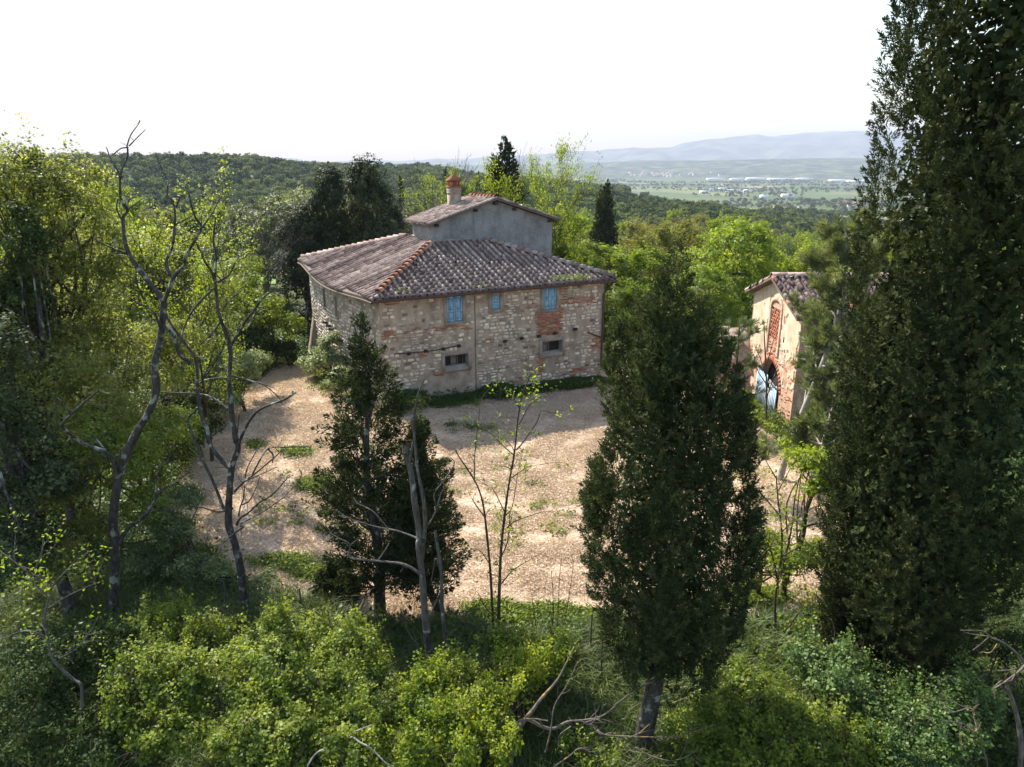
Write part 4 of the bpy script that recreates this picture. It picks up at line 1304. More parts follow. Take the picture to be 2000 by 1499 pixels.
for side in (-1, 1):
    up = unit(bt_(X0, BAY + side * 0.1) - bt_(X0, BAY + side * 1.1))
    Xd = np.array((1.0, 0, 0))
    Zd = unit(np.cross(Xd, up))
    if Zd[2] < 0: Xd = -Xd; Zd = -Zd
    Ls = BAY - BY0 + bo_
    x = X0 + 0.1
    while x < X1:
        for ir in range(int(Ls / 0.36)):
            y = BAY + side * (Ls + 0.05 - ir * 0.36 + rg.uniform(-0.05, 0.05))
            w_ = rg.normal(0, 0.1)
            X2 = Xd * math.cos(w_) + up * math.sin(w_); Y2 = unit(up * math.cos(w_) - Xd * math.sin(w_) + Zd * 0.06)
            fr = (X2, Y2, np.cross(X2, Y2)); O = bt_(x + rg.uniform(-0.03, 0.03), y, rg.uniform(0.01, 0.05))
            if side < 0 and x < BX + 4.4:
                ms = tile_or if rg.random() < 0.07 else btile
                o = bpy.data.objects.new('tile', ms[rg.integers(len(ms))]); COL.objects.link(o); o.parent = broof
                o.matrix_local = frame_matrix(O - BO, fr); nb_t += 1
            else:
                brest.add(CT[0] * (1.15, 1.05, 1.1) @ np.stack(fr) + O, CT[1], float(np.clip(rg.normal(0.4, 0.25), 0, 1)))
        x += 0.38
tag(brest.build('cover_tiles', M['tile'], broof, BO), kind='stuff')
x = X0
while x < X1:
    o = bpy.data.objects.new('ridge_tile', hip_g[rg.integers(3)]); COL.objects.link(o); o.parent = broof
    o.matrix_local = frame_matrix(bt_(x, BAY, 0.05) - BO, (np.array((0, -1.0, 0)), unit(np.array((1.0, 0, 0.06))), np.array((-0.06, 0, 1.0))))
    x += 0.42
# low brick lean-to at the far corner of the barn
lo = MB()
q0 = np.array((12.6, 43.0, 0.0))
lo.add(box_pts((13.45, 42.2, -0.6), (3.3, 0, 0), (0, 2.2, 0), (0, 0, 3.6)), BOXF)
lean = lo.build('lean_to', M['brick_wall'], barn, BO)
lr_ = MB().add(box_pts((13.2, 41.95, 3.02), (3.6, 0, 0.25), (0, 2.6, 0), (0, 0, 0.12)), BOXF)
for k_ in range(9):
    lr_.add(CT[0] @ np.stack((np.array((0, -1.0, 0)), unit(np.array((1.0, 0, 0.1))), EZ)) + np.array((13.17, 42.05 + k_ * 0.3, 3.16)), CT[1], rg.uniform(0.2, 0.8), 1)
    lr_.add(CT[0] @ np.stack((np.array((0, -1.0, 0)), unit(np.array((1.0, 0, 0.1))), EZ)) + np.array((13.55, 42.05 + k_ * 0.3, 3.19)), CT[1], rg.uniform(0.2, 0.8), 1)
lr_.build('lean_to_roof', [M['wood_beam'], M['tile']], barn, BO)
# ------------------------------------------------------------------ vegetation generators
TRIS = {}
def gz1(x, y):
    return float(ground(np.array([x]), np.array([y]))[0])

def foliage(rng, lobes, nclump, per, cr, L, asp=0.6, up=0.5, shell=(0.62, 1.05), flat=0.75, tint=(0.5, 0.16), low=-0.45):
    """leaf clumps over the outer part of a set of ellipsoid lobes [(centre, radii)]"""
    lob = np.array([np.concatenate((c, r)) for c, r in lobes], float)
    w = (lob[:, 3] * lob[:, 4] * lob[:, 5]) ** 0.67
    k = rng.choice(len(lob), nclump, p=w / w.sum())
    dr = rng.normal(size=(nclump, 3))
    dr = unit(dr)
    dr[:, 2] = np.where(dr[:, 2] < low, -dr[:, 2] * 0.6, dr[:, 2])
    dr = unit(dr)
    rad = rng.uniform(shell[0], shell[1], nclump)
    cc = lob[k, :3] + dr * lob[k, 3:] * rad[:, None]
    # drop clumps well inside another lobe
    keep = np.ones(nclump, bool)
    for q in lob:
        keep &= ((((cc - q[:3]) / q[3:]) ** 2).sum(1) > 0.30)
    cc, dr = cc[keep], dr[keep]
    n = len(cc)
    size = rng.uniform(0.6, 1.25, n) * cr
    per_ = per
    off = rng.normal(size=(n, per_, 3))
    off = unit(off) * (rng.random((n, per_, 1)) ** 0.45)
    off[..., 2] *= flat
    P = cc[:, None, :] + off * size[:, None, None]
    Nn = unit(dr[:, None, :] * 0.6 + off * 0.7 + rng.normal(size=(n, per_, 3)) * 0.55 + np.array((0, 0, up)))
    ct = rng.normal(tint[0], tint[1], n)[:, None] + rng.normal(0, 0.085, (n, per_))
    P = P.reshape(-1, 3); Nn = Nn.reshape(-1, 3)
    V, F = leaves(P, Nn, L * np.repeat(rng.uniform(0.75, 1.25, n), per_) * rng.uniform(0.5, 1.35, len(P)), asp, rng)
    return V, F, np.repeat(np.clip(ct.ravel(), 0, 1), 4), cc

def limb_mesh(rng, base, trunk_h, r0, targets, mb=None, nl=14, lean=(0, 0)):
    mb = mb or MB()
    base = np.asarray(base, float)
    tp = base + np.array((lean[0], lean[1], trunk_h))
    pts = [base + (tp - base) * t + np.array((rng.normal() * 0.06, rng.normal() * 0.06, 0)) * trunk_h * 0.2 * (t > 0) for t in np.linspace(0, 1, 6)]
    pts[0] = pts[0] - np.array((0, 0, 0.3))
    P = spline(pts, 3)
    mb.add(*tube(P, np.linspace(r0, r0 * 0.45, len(P)), 8))
    if len(targets):
        for q in targets[rng.permutation(len(targets))[:nl]]:
            a = P[rng.integers(len(P) // 3, len(P))]
            mid = (a + q) / 2 + np.array((0, 0, -0.08 * np.linalg.norm(q - a))) + rng.normal(size=3) * 0.07 * np.linalg.norm(q - a)
            S = spline([a, mid, q], 4)
            mb.add(*tube(S, np.linspace(r0 * 0.34, 0.012, len(S)), 5))
    return mb

def grow(rng, H, r0, nlimb=9, spread=0.5, first=0.32, kids=(6, 5), up=0.35, wander=0.16, trunk_pts=None, ends=None, minr=0.006):
    """a branching skeleton; returns the wood and the twig points that carry leaves"""
    mb = MB(); anch = []
    if trunk_pts is None:
        pts = [np.array((0, 0, -0.3))]
        d = np.array((0, 0, 1.0))
        n = 8
        for i_ in range(n):
            d = unit(d + rng.normal(size=3) * wander * 0.55 + np.array((0, 0, 0.15)))
            pts.append(pts[-1] + d * H / n)
        trunk_pts = np.array(pts)
    T = spline(trunk_pts, 2)
    mb.add(*tube(T, np.linspace(r0, r0 * 0.15, len(T)), 8))
    def branch(p, d, L, r, lv):
        n = 5 if lv == 0 else 4
        pts = [p]
        for i_ in range(n):
            d = unit(d + rng.normal(size=3) * wander + np.array((0, 0, up * 0.3)))
            pts.append(pts[-1] + d * L / n)
        pts = np.array(pts)
        mb.add(*tube(pts, np.linspace(r, max(minr, r * 0.35), n + 1), 5 if lv < 1 else 3))
        if lv < len(kids):
            for _ in range(kids[lv]):
                t = rng.uniform(0.3, 1.0) * n
                i_ = min(int(t), n - 1); f = t - i_
                q = pts[i_] * (1 - f) + pts[i_ + 1] * f
                dd = unit(unit(pts[i_ + 1] - pts[i_]) + unit(rng.normal(size=3)) * 0.85 + np.array((0, 0, up * 0.35)))
                branch(q, dd, L * rng.uniform(0.38, 0.62), max(minr, r * 0.45), lv + 1)
        if lv == len(kids) or lv == len(kids) - 1:
            for f in np.linspace(0.35, 1, 4):
                j = f * n; i_ = min(int(j), n - 1)
                anch.append(np.concatenate((pts[i_] + (pts[i_ + 1] - pts[i_]) * (j - i_), d)))
    for k_ in range(nlimb):
        t = first + (1 - first) * (k_ + rng.random()) / nlimb
        j = t * (len(T) - 1); i_ = min(int(j), len(T) - 2)
        p = T[i_] + (T[i_ + 1] - T[i_]) * (j - i_)
        az = k_ * 2.4 + rng.uniform(-0.5, 0.5)
        el = rng.uniform(0.15, 0.6) + 0.3 * t
        d = np.array((math.cos(az) * math.cos(el), math.sin(az) * math.cos(el), math.sin(el)))
        branch(p, d, H * spread * (0.62 + 0.45 * math.sin(PI * (t - first) / (1 - first + 0.3))) * rng.uniform(0.75, 1.15), r0 * (0.5 - 0.3 * t) + 0.01, 0)
    return mb, np.array(anch)

def twig_leaves(rng, anch, per, spread, L, asp=0.5, tint=(0.55, 0.15), keep=1.0, up=0.8):
    a = anch[rng.random(len(anch)) < keep]
    n = len(a)
    P = a[:, None, :3] + rng.normal(size=(n, per, 3)) * spread
    Nn = unit(rng.normal(size=(n, per, 3)) * 0.7 + np.array((0, 0, up)))
    ct = rng.normal(tint[0], tint[1], n)[:, None] + rng.normal(0, 0.1, (n, per))
    P = P.reshape(-1, 3); Nn = Nn.reshape(-1, 3)
    V, F = leaves(P, Nn, L * rng.uniform(0.6, 1.3, len(P)), asp, rng)
    return V, F, np.repeat(np.clip(ct.ravel(), 0, 1), 4)

def plumes(rng, axis, R, z0, z1, n, per, plen, prad, L, asp=0.3, out=0.35, droop=0.0, fill=0.12, tint=(0.5, 0.17), inner=0.55, bunch=0.0, gaps=None):
    """scale-leaved conifer foliage: feathery plumes over a profile R(t); axis(z) gives the stem centre"""
    zs = rng.uniform(0, 1, n * 4)
    acc = np.array([R(t) for t in zs]); acc = acc / acc.max()
    zs = zs[rng.random(n * 4) < np.clip(acc, 0.1, 1)][:n]
    n = len(zs)
    ph = rng.uniform(0, 2 * PI, n)
    if gaps is not None:
        keep = np.array([gaps(t, p) for t, p in zip(zs, ph)])
        zs, ph = zs[keep], ph[keep]; n = len(zs)
    r = np.array([R(t) for t in zs]) * (1 + bunch * (np.sin(ph * 5 + zs * 9 + 1.5 * np.sin(zs * 23)) + 0.7 * np.sin(ph * 9 - zs * 31)) + rng.normal(0, 0.05, n))
    rr_ = r * rng.uniform(inner, 1.0, n) ** 0.6
    z = z0 + (z1 - z0) * zs
    ax = np.array([axis(q) for q in z])
    rd = np.stack([np.cos(ph), np.sin(ph), np.zeros(n)], -1)
    ln = plen * rng.uniform(0.6, 1.25, n) * (0.55 + 0.45 * np.clip(r / r.max(), 0, 1))
    d = unit(rd * out + np.array((0, 0, 1.0 - droop)) + rng.normal(size=(n, 3)) * 0.13)
    tip = ax + rd * rr_[:, None] + np.array((0, 0, 1.0)) * (ln * (0.35 - droop * 0.2))[:, None]
    tip[:, 2] += z * 0 + z * 0
    tip[:, 2] += z - 0 * z
    root = tip - d * ln[:, None]
    q = rng.random((n, per)) ** 0.8
    wdt = prad * rng.uniform(0.7, 1.3, n)
    rad = wdt[:, None] * np.sin(np.clip(q * 0.92 + 0.08, 0, 1) * PI) ** 0.7
    off = unit(rng.normal(size=(n, per, 3))) * (rng.random((n, per, 1)) ** 0.4) * rad[..., None]
    P = root[:, None, :] + d[:, None, :] * (ln[:, None] * q)[..., None] + off
    al = unit(d[:, None, :] * 0.9 + unit(off + 1e-6) * 0.75 + rng.normal(size=(n, per, 3)) * 0.3)
    Nn = unit(np.cross(al, rng.normal(size=(n, per, 3))))
    ct = rng.normal(tint[0], tint[1], n)[:, None] + rng.normal(0, 0.13, (n, per))
    P, al, Nn, ct = P.reshape(-1, 3), al.reshape(-1, 3), Nn.reshape(-1, 3), ct.ravel()
    V, F = leaves(P, Nn, L * rng.uniform(0.6, 1.35, len(P)), asp, rng, al)
    T = np.repeat(np.clip(ct, 0, 1), 4)
    return V, F, T, root, tip

def lobed(rng, axis, R, z0, z1, nlobe, lr, lh, nspray, per, ln, prad, L, asp, tint=(0.5, 0.2), lean=0.12):
    """a columnar conifer as many upright feathery lobes packed round the stem; foliage sprays over each lobe"""
    zs = rng.uniform(0, 1, nlobe * 6)
    acc = np.array([R(t) for t in zs]); zs = zs[rng.random(len(zs)) < np.clip(acc / acc.max(), 0.34, 1)][:nlobe]
    n = len(zs); ph = (np.arange(n) * 2.39996 + rng.uniform(-0.5, 0.5, n)) % (2 * PI)
    Rt = np.array([R(t) for t in zs])
    rl = np.minimum(rng.uniform(lr[0], lr[1], n), Rt * 0.55); hl = rng.uniform(lh[0], lh[1], n) * np.clip(Rt / Rt.max() + 0.3, 0.4, 1)
    zl = z0 + (z1 - z0) * zs
    ax = np.array([axis(q) for q in zl]) * np.array((1, 1, 0))
    rd = np.stack([np.cos(ph), np.sin(ph), 0 * ph], -1)
    c = ax + rd * (Rt - rl * 0.75)[:, None] + EZ * zl[:, None]
    up = unit(EZ + rd * lean + rng.normal(size=(n, 3)) * 0.05)
    k = rng.choice(n, nspray, p=(rl * hl) / (rl * hl).sum())
    t = rng.random(nspray) ** 0.85
    pr = np.where(t < 0.3, 0.65 + 0.35 * t / 0.3, (1 - ((t - 0.3) / 0.7) ** 1.7))
    a = rng.uniform(0, 2 * PI, nspray)
    e = np.stack([np.cos(a), np.sin(a), 0 * a], -1)
    e = unit(e + rd[k] * 0.75)
    p = c[k] + up[k] * ((t - 0.5) * hl[k])[:, None] + e * (rl[k] * np.maximum(pr, 0.06) * rng.uniform(0.7, 1.05, nspray))[:, None]
    d = unit(EZ * 0.8 + e * 0.65 + rng.normal(size=(nspray, 3)) * 0.2)
    l_ = ln * rng.uniform(0.6, 1.3, nspray)
    q = rng.random((nspray, per))
    rad = prad * (1 - 0.75 * q) * rng.uniform(0.7, 1.3, nspray)[:, None]
    off = unit(rng.normal(size=(nspray, per, 3))) * (rng.random((nspray, per, 1)) ** 0.5) * rad[..., None]
    P = p[:, None] + d[:, None] * (l_[:, None] * (q - 0.45))[..., None] + off
    al = unit(d[:, None] * 0.8 + unit(off + 1e-6) * 0.8 + rng.normal(size=(nspray, per, 3)) * 0.25)
    Nn = unit(np.cross(al, rng.normal(size=al.shape)))
    ct = (rng.normal(tint[0], tint[1] * 0.6, n)[k] + rng.normal(0, tint[1] * 0.7, nspray))[:, None] + rng.normal(0, 0.1, (nspray, per)) + 0.12 * (q - 0.5)
    P, al, Nn = P.reshape(-1, 3), al.reshape(-1, 3), Nn.reshape(-1, 3)
    V, F = leaves(P, Nn, L * rng.uniform(0.6, 1.35, len(P)), asp, rng, al)
    return V, F, np.repeat(np.clip(ct.ravel(), 0, 1), 4), p, p

def make(name, label, cat, loc, wood, wood_mat, leaf, leafm, group=None, wname='trunk', cname='crown', mats=None):
    o = thing(name, label, cat, loc, group)
    if wood is not None:
        wood.build(wname, wood_mat, o, smooth=True)
    if leaf is not None:
        leaf.build(cname, leafm, o)
        TRIS[label or name] = leaf.tris() + (wood.tris() if wood else 0)
    return o

def scatter(name, label, P, rz, sc, protos, idx=None, tilt=None):
    """countless small growth: one object, instances of a few shapes on points"""
    me = bpy.data.meshes.new(name)
    P = np.asarray(P, np.float32)
    me.vertices.add(len(P)); me.vertices.foreach_set('co', P.ravel())
    for nm, dat, ty in (('turn', rz, 'FLOAT'), ('size', sc, 'FLOAT'), ('pick', idx if idx is not None else np.random.default_rng(1).integers(0, len(protos), len(P)), 'INT')):
        a = me.attributes.new(nm, ty, 'POINT')
        a.data.foreach_set('value', np.asarray(dat, np.int32 if ty == 'INT' else np.float32))
    o = bpy.data.objects.new(name, me); COL.objects.link(o)
    tag(o, label, None, None, 'stuff')
    c = bpy.data.collections.new(name + '_shapes')
    for p in protos:
        c.objects.link(p)
    ng = bpy.data.node_groups.new(name + '_spread', 'GeometryNodeTree')
    ng.interface.new_socket('Geometry', in_out='INPUT', socket_type='NodeSocketGeometry')
    ng.interface.new_socket('Geometry', in_out='OUTPUT', socket_type='NodeSocketGeometry')
    gi = ng.nodes.new('NodeGroupInput'); go = ng.nodes.new('NodeGroupOutput')
    ci = ng.nodes.new('GeometryNodeCollectionInfo')
    ci.inputs['Collection'].default_value = c
    ci.inputs['Separate Children'].default_value = True
    ci.inputs['Reset Children'].default_value = True
    ip = ng.nodes.new('GeometryNodeInstanceOnPoints')
    ip.inputs['Pick Instance'].default_value = True
    def na(nm, ty):
        n = ng.nodes.new('GeometryNodeInputNamedAttribute'); n.data_type = ty
        n.inputs['Name'].default_value = nm
        return n.outputs['Attribute']
    cx = ng.nodes.new('ShaderNodeCombineXYZ')
    er = ng.nodes.new('FunctionNodeEulerToRotation')
    L_ = ng.links.new
    L_(na('turn', 'FLOAT'), cx.inputs['Z']); L_(cx.outputs[0], er.inputs[0]); L_(er.outputs[0], ip.inputs['Rotation'])
    sx = ng.nodes.new('ShaderNodeCombineXYZ')
    s_ = na('size', 'FLOAT')
    for k_ in range(3): L_(s_, sx.inputs[k_])
    L_(sx.outputs[0], ip.inputs['Scale'])
    L_(na('pick', 'INT'), ip.inputs['Instance Index'])
    L_(gi.outputs[0], ip.inputs['Points']); L_(ci.outputs[0], ip.inputs['Instance']); L_(ip.outputs[0], go.inputs[0])
    md = o.modifiers.new('spread', 'NODES'); md.node_group = ng
    return o

def proto(name, mb, mats, smooth=False):
    return bpy.data.objects.new(name, mb.mesh(name, mats, smooth=smooth))

def blades(rng, n, h, spread, w=0.018, bend=0.45, tint=(0.5, 0.2)):
    """grass blades, each a bent strip of two quads"""
    b = np.concatenate([rng.normal(0, spread, (n, 2)), np.zeros((n, 1))], 1)
    az = rng.uniform(0, 2 * PI, n); hh_ = h * rng.uniform(0.5, 1.15, n); bd = bend * rng.uniform(0.2, 1.3, n)
    d = np.stack([np.cos(az), np.sin(az), np.zeros(n)], -1)
    s = np.stack([-np.sin(az), np.cos(az), np.zeros(n)], -1) * w
    m1 = b + d * (hh_ * bd * 0.3)[:, None] + EZ * (hh_ * 0.62)[:, None]
    tp = b + d * (hh_ * bd)[:, None] + EZ * (hh_ * (1 - 0.35 * bd))[:, None]
    V = np.stack([b - s, b + s, m1 + s * 0.8, m1 - s * 0.8, tp + s * 0.15, tp - s * 0.15], 1).reshape(-1, 3)
    i_ = np.arange(n)[:, None] * 6
    F = np.vstack([i_ + np.array([0, 1, 2, 3]), i_ + np.array([3, 2, 4, 5])])
    return V, F, np.repeat(np.clip(rng.normal(tint[0], tint[1], n), 0, 1), 6)
# ------------------------------------------------------------------ far woods and settlement
rv = np.random.default_rng(77)
def far_crown(rng, nleaf, L, R=3.6, H=8.0):
    lobes = [(np.array((rng.normal() * 0.9, rng.normal() * 0.9, H * rng.uniform(0.45, 0.75))), np.array((R * 0.62, R * 0.62, H * 0.3)) * rng.uniform(0.75, 1.1)) for _ in range(4)]
    V, F, T, _ = foliage(rng, lobes, nleaf // 12, 12, 0.9, L, 0.75, 0.5)
    return MB().add(V, F, T)
fp = [proto('tree_crown', far_crown(rv, 700, 0.85), M['leaf_far']) for _ in range(6)]
pts, scs = [], []
def far_fill(n, r0, r1, a0, a1, test, s0, s1):
    r = np.sqrt(rv.uniform(r0 * r0, r1 * r1, n)); a = np.radians(rv.uniform(a0, a1, n))
    x, y = r * np.sin(a), r * np.cos(a)
    k = test(x, y, r, np.degrees(a))
    x, y = x[k], y[k]
    pts.append(np.stack([x, y, ground(x, y) - 0.4], -1)); scs.append(rv.uniform(s0, s1, len(x)))
FIELD = lambda x, y, r, a: ~((r > 100) & (r < 172) & (a > -27) & (a < -18.5))
far_fill(4500, 175, 520, -44, 9, lambda x, y, r, a: FIELD(x, y, r, a), 0.7, 1.25)
far_fill(6000, 520, 1150, -44, 9, lambda x, y, r, a: vnoise(x * 0.02, y * 0.02, 35) > -0.8, 0.9, 1.8)
far_fill(3600, 235, 640, 9, 44, lambda x, y, r, a: vnoise(x * 0.02, y * 0.02, 31) > -0.55, 0.7, 1.3)
far_fill(2600, 640, 1300, 10, 44, lambda x, y, r, a: vnoise(x * 0.012, y * 0.012, 32) > 0.18, 0.8, 1.5)
far_fill(9000, 1300, 4800, -5, 44, lambda x, y, r, a: vnoise(x * 0.004, y * 0.0075, 33) > 0.12, 0.9, 1.9)
P = np.concatenate(pts); S = np.concatenate(scs)
scatter('far_woods', 'woods covering the far slopes and valley beyond the farmhouse', P, rv.uniform(0, 6.28, len(P)), S, fp)

# the green meadow seen through the trees beyond the hedge
mb = MB()
ra = np.linspace(100, 172, 16); aa = np.radians(np.linspace(-27, -18.5, 14))
X = ra[:, None] * np.sin(aa)[None]; Y = ra[:, None] * np.cos(aa)[None]
V = np.stack([X, Y, ground(X, Y) + 0.1], -1).reshape(-1, 3)
i = np.arange(15)[:, None] * 14; k = np.arange(13)[None]
mb.add(V, np.stack([i + k, i + 14 + k, i + 15 + k, i + 1 + k], -1).reshape(-1, 4))
mw, nt, out = newmat('meadow')
surf(nt, out, ramp(nt, [(0.3, (0.10, 0.17, 0.03)), (0.7, (0.15, 0.23, 0.05))], noise(nt, 0.4, 5, 0.6, geopos(nt))), 0.95)
tag(mb.build('meadow', mw, smooth=True), 'bright green meadow glimpsed between the trees', None, None, 'structure')

# settlement in the valley
M['roof_red'] = simple_mat('roof_red', (0.40, 0.20, 0.13), 0.9, 0.6, 0.4, 0.0)
M['house_wall'] = simple_mat('house_wall', (0.62, 0.56, 0.48), 0.9, 0.5, 0.2, 0.0)
M['shed_white'] = simple_mat('shed_white', (0.80, 0.80, 0.80), 0.8, 0.2, 0.1, 0.0)
M['window_dark'] = simple_mat('window_dark', (0.05, 0.055, 0.06), 0.4)
def village_house(label, group, x, y, w, d, h, rz, roofm='roof_red', name='village_house', windows=True, pitch=0.22):
    z = gz1(x, y)
    o = thing(name, label, 'house' if name != 'warehouse' else 'warehouse', (x, y, z), group, rz)
    MB().add(box_pts((-w / 2, -d / 2, -2), (w, 0, 0), (0, d, 0), (0, 0, h + 2)), BOXF).build('wall', M['house_wall' if name != 'warehouse' else 'shed_white'], o)
    rh = d * pitch
    a, b = w / 2 + 0.4, d / 2 + 0.4
    V = [(-a, -b, h), (a, -b, h), (a, b, h), (-a, b, h), (-a, 0, h + rh), (a, 0, h + rh)]
    r_ = MB().add(V, [(0, 1, 5, 4), (2, 3, 4, 5), (3, 2, 1, 0)]); r_.F.append(np.array([(0, 4, 3), (1, 2, 5)])); r_.M.append(np.zeros(2, int))
    r_.build('roof', M[roofm], o)
    if windows:
        for zf in np.arange(1.2, h - 1.2, 2.9):
            for xf in np.linspace(-w / 2 + 1.6, w / 2 - 1.6, max(2, int(w / 3.2))):
                MB().add(box_pts((xf - 0.5, -d / 2 - 0.04, zf), (1.0, 0, 0), (0, 0.06, 0), (0, 0, 1.4)), BOXF).build('window', M['window_dark'], o)
    return o
def at_ground(u, v):               # where the sight line meets the terrain
    d = ray(u, v); d = d / d[1]
    Y = 60.0
    while Y < 9000:
        p = np.array((0, 0, CAMZ)) + d * Y
        if p[2] < gz1(p[0], p[1]): return p
        Y *= 1.012
    return p
for (u, v, w, d, h, rz, lab) in ((1516, 409, 17, 11, 6, 0.3, 'red-roofed house in the valley where the white road climbs'), (1530, 413, 14, 10, 6.5, -0.2, 'red-roofed house just below the road bend in the valley'),
                               (1502, 417, 13, 9, 6, 0.5, 'small stone house at the lower end of the hamlet'), (1488, 402, 12, 9, 5.5, 0.1, 'pale house at the near edge of the hamlet trees'),
                               (1543, 402, 15, 10, 6, 0.2, 'tile-roofed house behind the hamlet by the dark trees'), (1573, 398, 16, 10, 5.5, 0.4, 'low house among dark trees past the hamlet road')):
    p = at_ground(u, v)
    village_house(lab, 'houses of the hamlet', p[0], p[1], w * 0.8, d * 0.8, h * 0.8, rz)
for k_ in range(8):
    p = at_ground(1640 + k_ * 11, 405 - (k_ % 2) * 4)
    village_house('pinkish row house in the long terrace beside the tall cypress', 'row houses of the long terrace', p[0], p[1], 13, 12, 6.5, 0.05 + 0.02 * k_)
for (u, v, w, d, lab, grp) in ((1390, 376, 60, 30, None, 1), (1412, 374, 45, 30, None, 1), (1432, 377, 70, 30, None, 1), (1460, 377, 40, 25, None, 1), (1375, 379, 40, 22, None, 1),
                               (1398, 352.5, 160, 50, None, 2), (1440, 353, 120, 50, None, 2), (1480, 352.5, 200, 60, None, 2), (1525, 353.5, 220, 60, None, 2), (1570, 353, 140, 50, None, 2),
                               (1640, 356, 160, 60, None, 2), (1672, 358, 130, 60, None, 2), (1700, 357, 120, 60, None, 2),
                               (1492, 388, 30, 18, None, 3), (1538, 387, 50, 20, None, 3)):
    p = at_ground(u, v)
    lab = {1: 'white flat shed of the works in the middle of the plain', 2: 'long white greenhouse in the far line across the plain', 3: 'grey-white warehouse near the hamlet on the plain'}[grp]
    village_house(lab, {1: 'works sheds on the plain', 2: 'far greenhouses across the plain', 3: 'warehouses near the hamlet'}[grp], p[0], p[1], w * 0.75, d * 0.75, 9 if grp != 2 else 10, rv.uniform(-0.1, 0.1), 'shed_white', 'warehouse', False, 0.08)
for k_ in range(46):
    u = rv.normal(1295, 42); v = 345.5 - abs(rv.normal(0, 3.0)) + rv.uniform(-1, 3)
    p = at_ground(u, v)
    village_house('tiny pale house in the hazy town at the foot of the far hills', 'houses of the hazy far town', p[0], p[1], 22, 16, 12, rv.uniform(0, 3), windows=False)
# road up to the hamlet
rd = [at_ground(u, v) for u, v in ((1541, 428), (1545, 421), (1551, 413), (1558, 405))]
rd = np.array(rd); rs = spline(rd, 4)
tn = unit(np.gradient(rs, axis=0)); sd = np.stack([-tn[:, 1], tn[:, 0], 0 * tn[:, 0]], -1)
W_ = 3.2
V = np.concatenate([rs - sd * W_, rs + sd * W_]); V[:, 2] = ground(V[:, 0], V[:, 1]) + 0.35
n = len(rs); i = np.arange(n - 1)
rmat, nt, out = newmat('pale_road'); surf(nt, out, ramp(nt, [(0.3, (0.42, 0.40, 0.37)), (0.7, (0.55, 0.53, 0.5))], noise(nt, 0.3, 4)), 0.9)
tag(MB().add(V, np.stack([i, i + n, i + n + 1, i + 1], -1)).build('road', rmat), 'pale road climbing to the hamlet', None, None, 'structure')

# ------------------------------------------------------------------ wood around the yard: individual trees
def locust(seed, H, leafm, per=16, nlimb=11, keep=1.0, L=0.26, bark='bark_brown', spread=0.4, tint=(0.55, 0.18), kids=(6, 5)):
    r = np.random.default_rng(seed)
    wood, an = grow(r, H, 0.16, nlimb, spread, 0.3, kids, minr=0.012)
    lf = None
    if per:
        V, F, T = twig_leaves(r, an, per, 0.26, L, 0.55, tint, keep)
        lf = MB().add(V, F, T)
    return wood, lf
def bushy(seed, H, R, leafm, ncl=420, per=26, L=0.24, cr=0.55, r0=0.2, nlobe=8, base=0.3, tint=(0.5, 0.17), shape='round'):
    r = np.random.default_rng(seed)
    lobes = []
    for _ in range(nlobe):
        t = r.uniform(base, 0.9)
        rad = R * (1.0 - 0.85 * abs(t - 0.5) if shape == 'round' else 1.15 - t) * r.uniform(0.2, 0.75)
        a = r.uniform(0, 6.28)
        s = R * (0.5 if shape == 'round' else 0.62 - 0.35 * t) * r.uniform(0.8, 1.2)
        lobes.append((np.array((math.cos(a) * rad, math.sin(a) * rad, H * t)), np.array((s, s, s * 1.15))))
    lobes.append((np.array((0, 0, H * 0.86)), np.array((R * 0.4, R * 0.4, H * 0.15))))
    V, F, T, cc = foliage(r, lobes, ncl, per, cr, L, 0.6, 0.45, tint=tint)
    return limb_mesh(r, (0, 0, 0), H * 0.7, r0, cc, nl=22), MB().add(V, F, T)
SPEC = {}
SPECH = {}
def spec(key, wood_leaf, bark, leafm):
    w, l = wood_leaf
    zt = np.concatenate([q[:, 2] for q in (l.V if l else w.V)])
    SPECH[key] = float(np.quantile(zt, 0.999))
    SPEC[key] = (w.mesh('trunk', M[bark], smooth=True), l.mesh('crown', M[leafm]) if l else None)
    TRIS['spec_' + key] = w.tris() + (l.tris() if l else 0)
spec('spring_a', locust(101, 11, None), 'bark_brown', 'leaf_spring')
spec('spring_b', locust(102, 10, None, per=15), 'bark_brown', 'leaf_spring')
spec('dome', bushy(103, 10, 4.6, None, 620, 30, 0.25, 0.6), 'bark_brown', 'leaf_spring')
spec('thin', locust(104, 11.5, None, per=7, keep=0.7, L=0.2, kids=(6, 5)), 'bark_brown', 'leaf_spring')
spec('olive_a', bushy(105, 9, 3.6, None, 460, 26, 0.24), 'bark_brown', 'leaf_olive')
spec('olive_b', locust(106, 10, None, per=13), 'bark_brown', 'leaf_olive')
spec('silver', bushy(107, 8, 3.6, None, 460, 28, 0.22), 'bark_brown', 'leaf_silver')
spec('bare', locust(108, 11, None, per=0, nlimb=13, kids=(7, 5)), 'bark_grey', 'leaf_olive')
spec('holm', bushy(109, 12, 3.4, None, 800, 36, 0.2, 0.5, 0.3, 16, 0.08, (0.5, 0.22), 'cone'), 'bark_dark', 'leaf_dark')
spec('yellow', bushy(110, 8.5, 3.6, None, 520, 28, 0.2, 0.55), 'bark_brown', 'leaf_yellow')
spec('bush', bushy(111, 4.0, 2.3, None, 420, 30, 0.16, 0.36, 0.08, 9, 0.15), 'bark_brown', 'leaf_bush')
spec('hedge', bushy(112, 3.4, 2.3, None, 460, 32, 0.14, 0.34, 0.06, 10, 0.12, (0.5, 0.24)), 'bark_brown', 'leaf_pale')
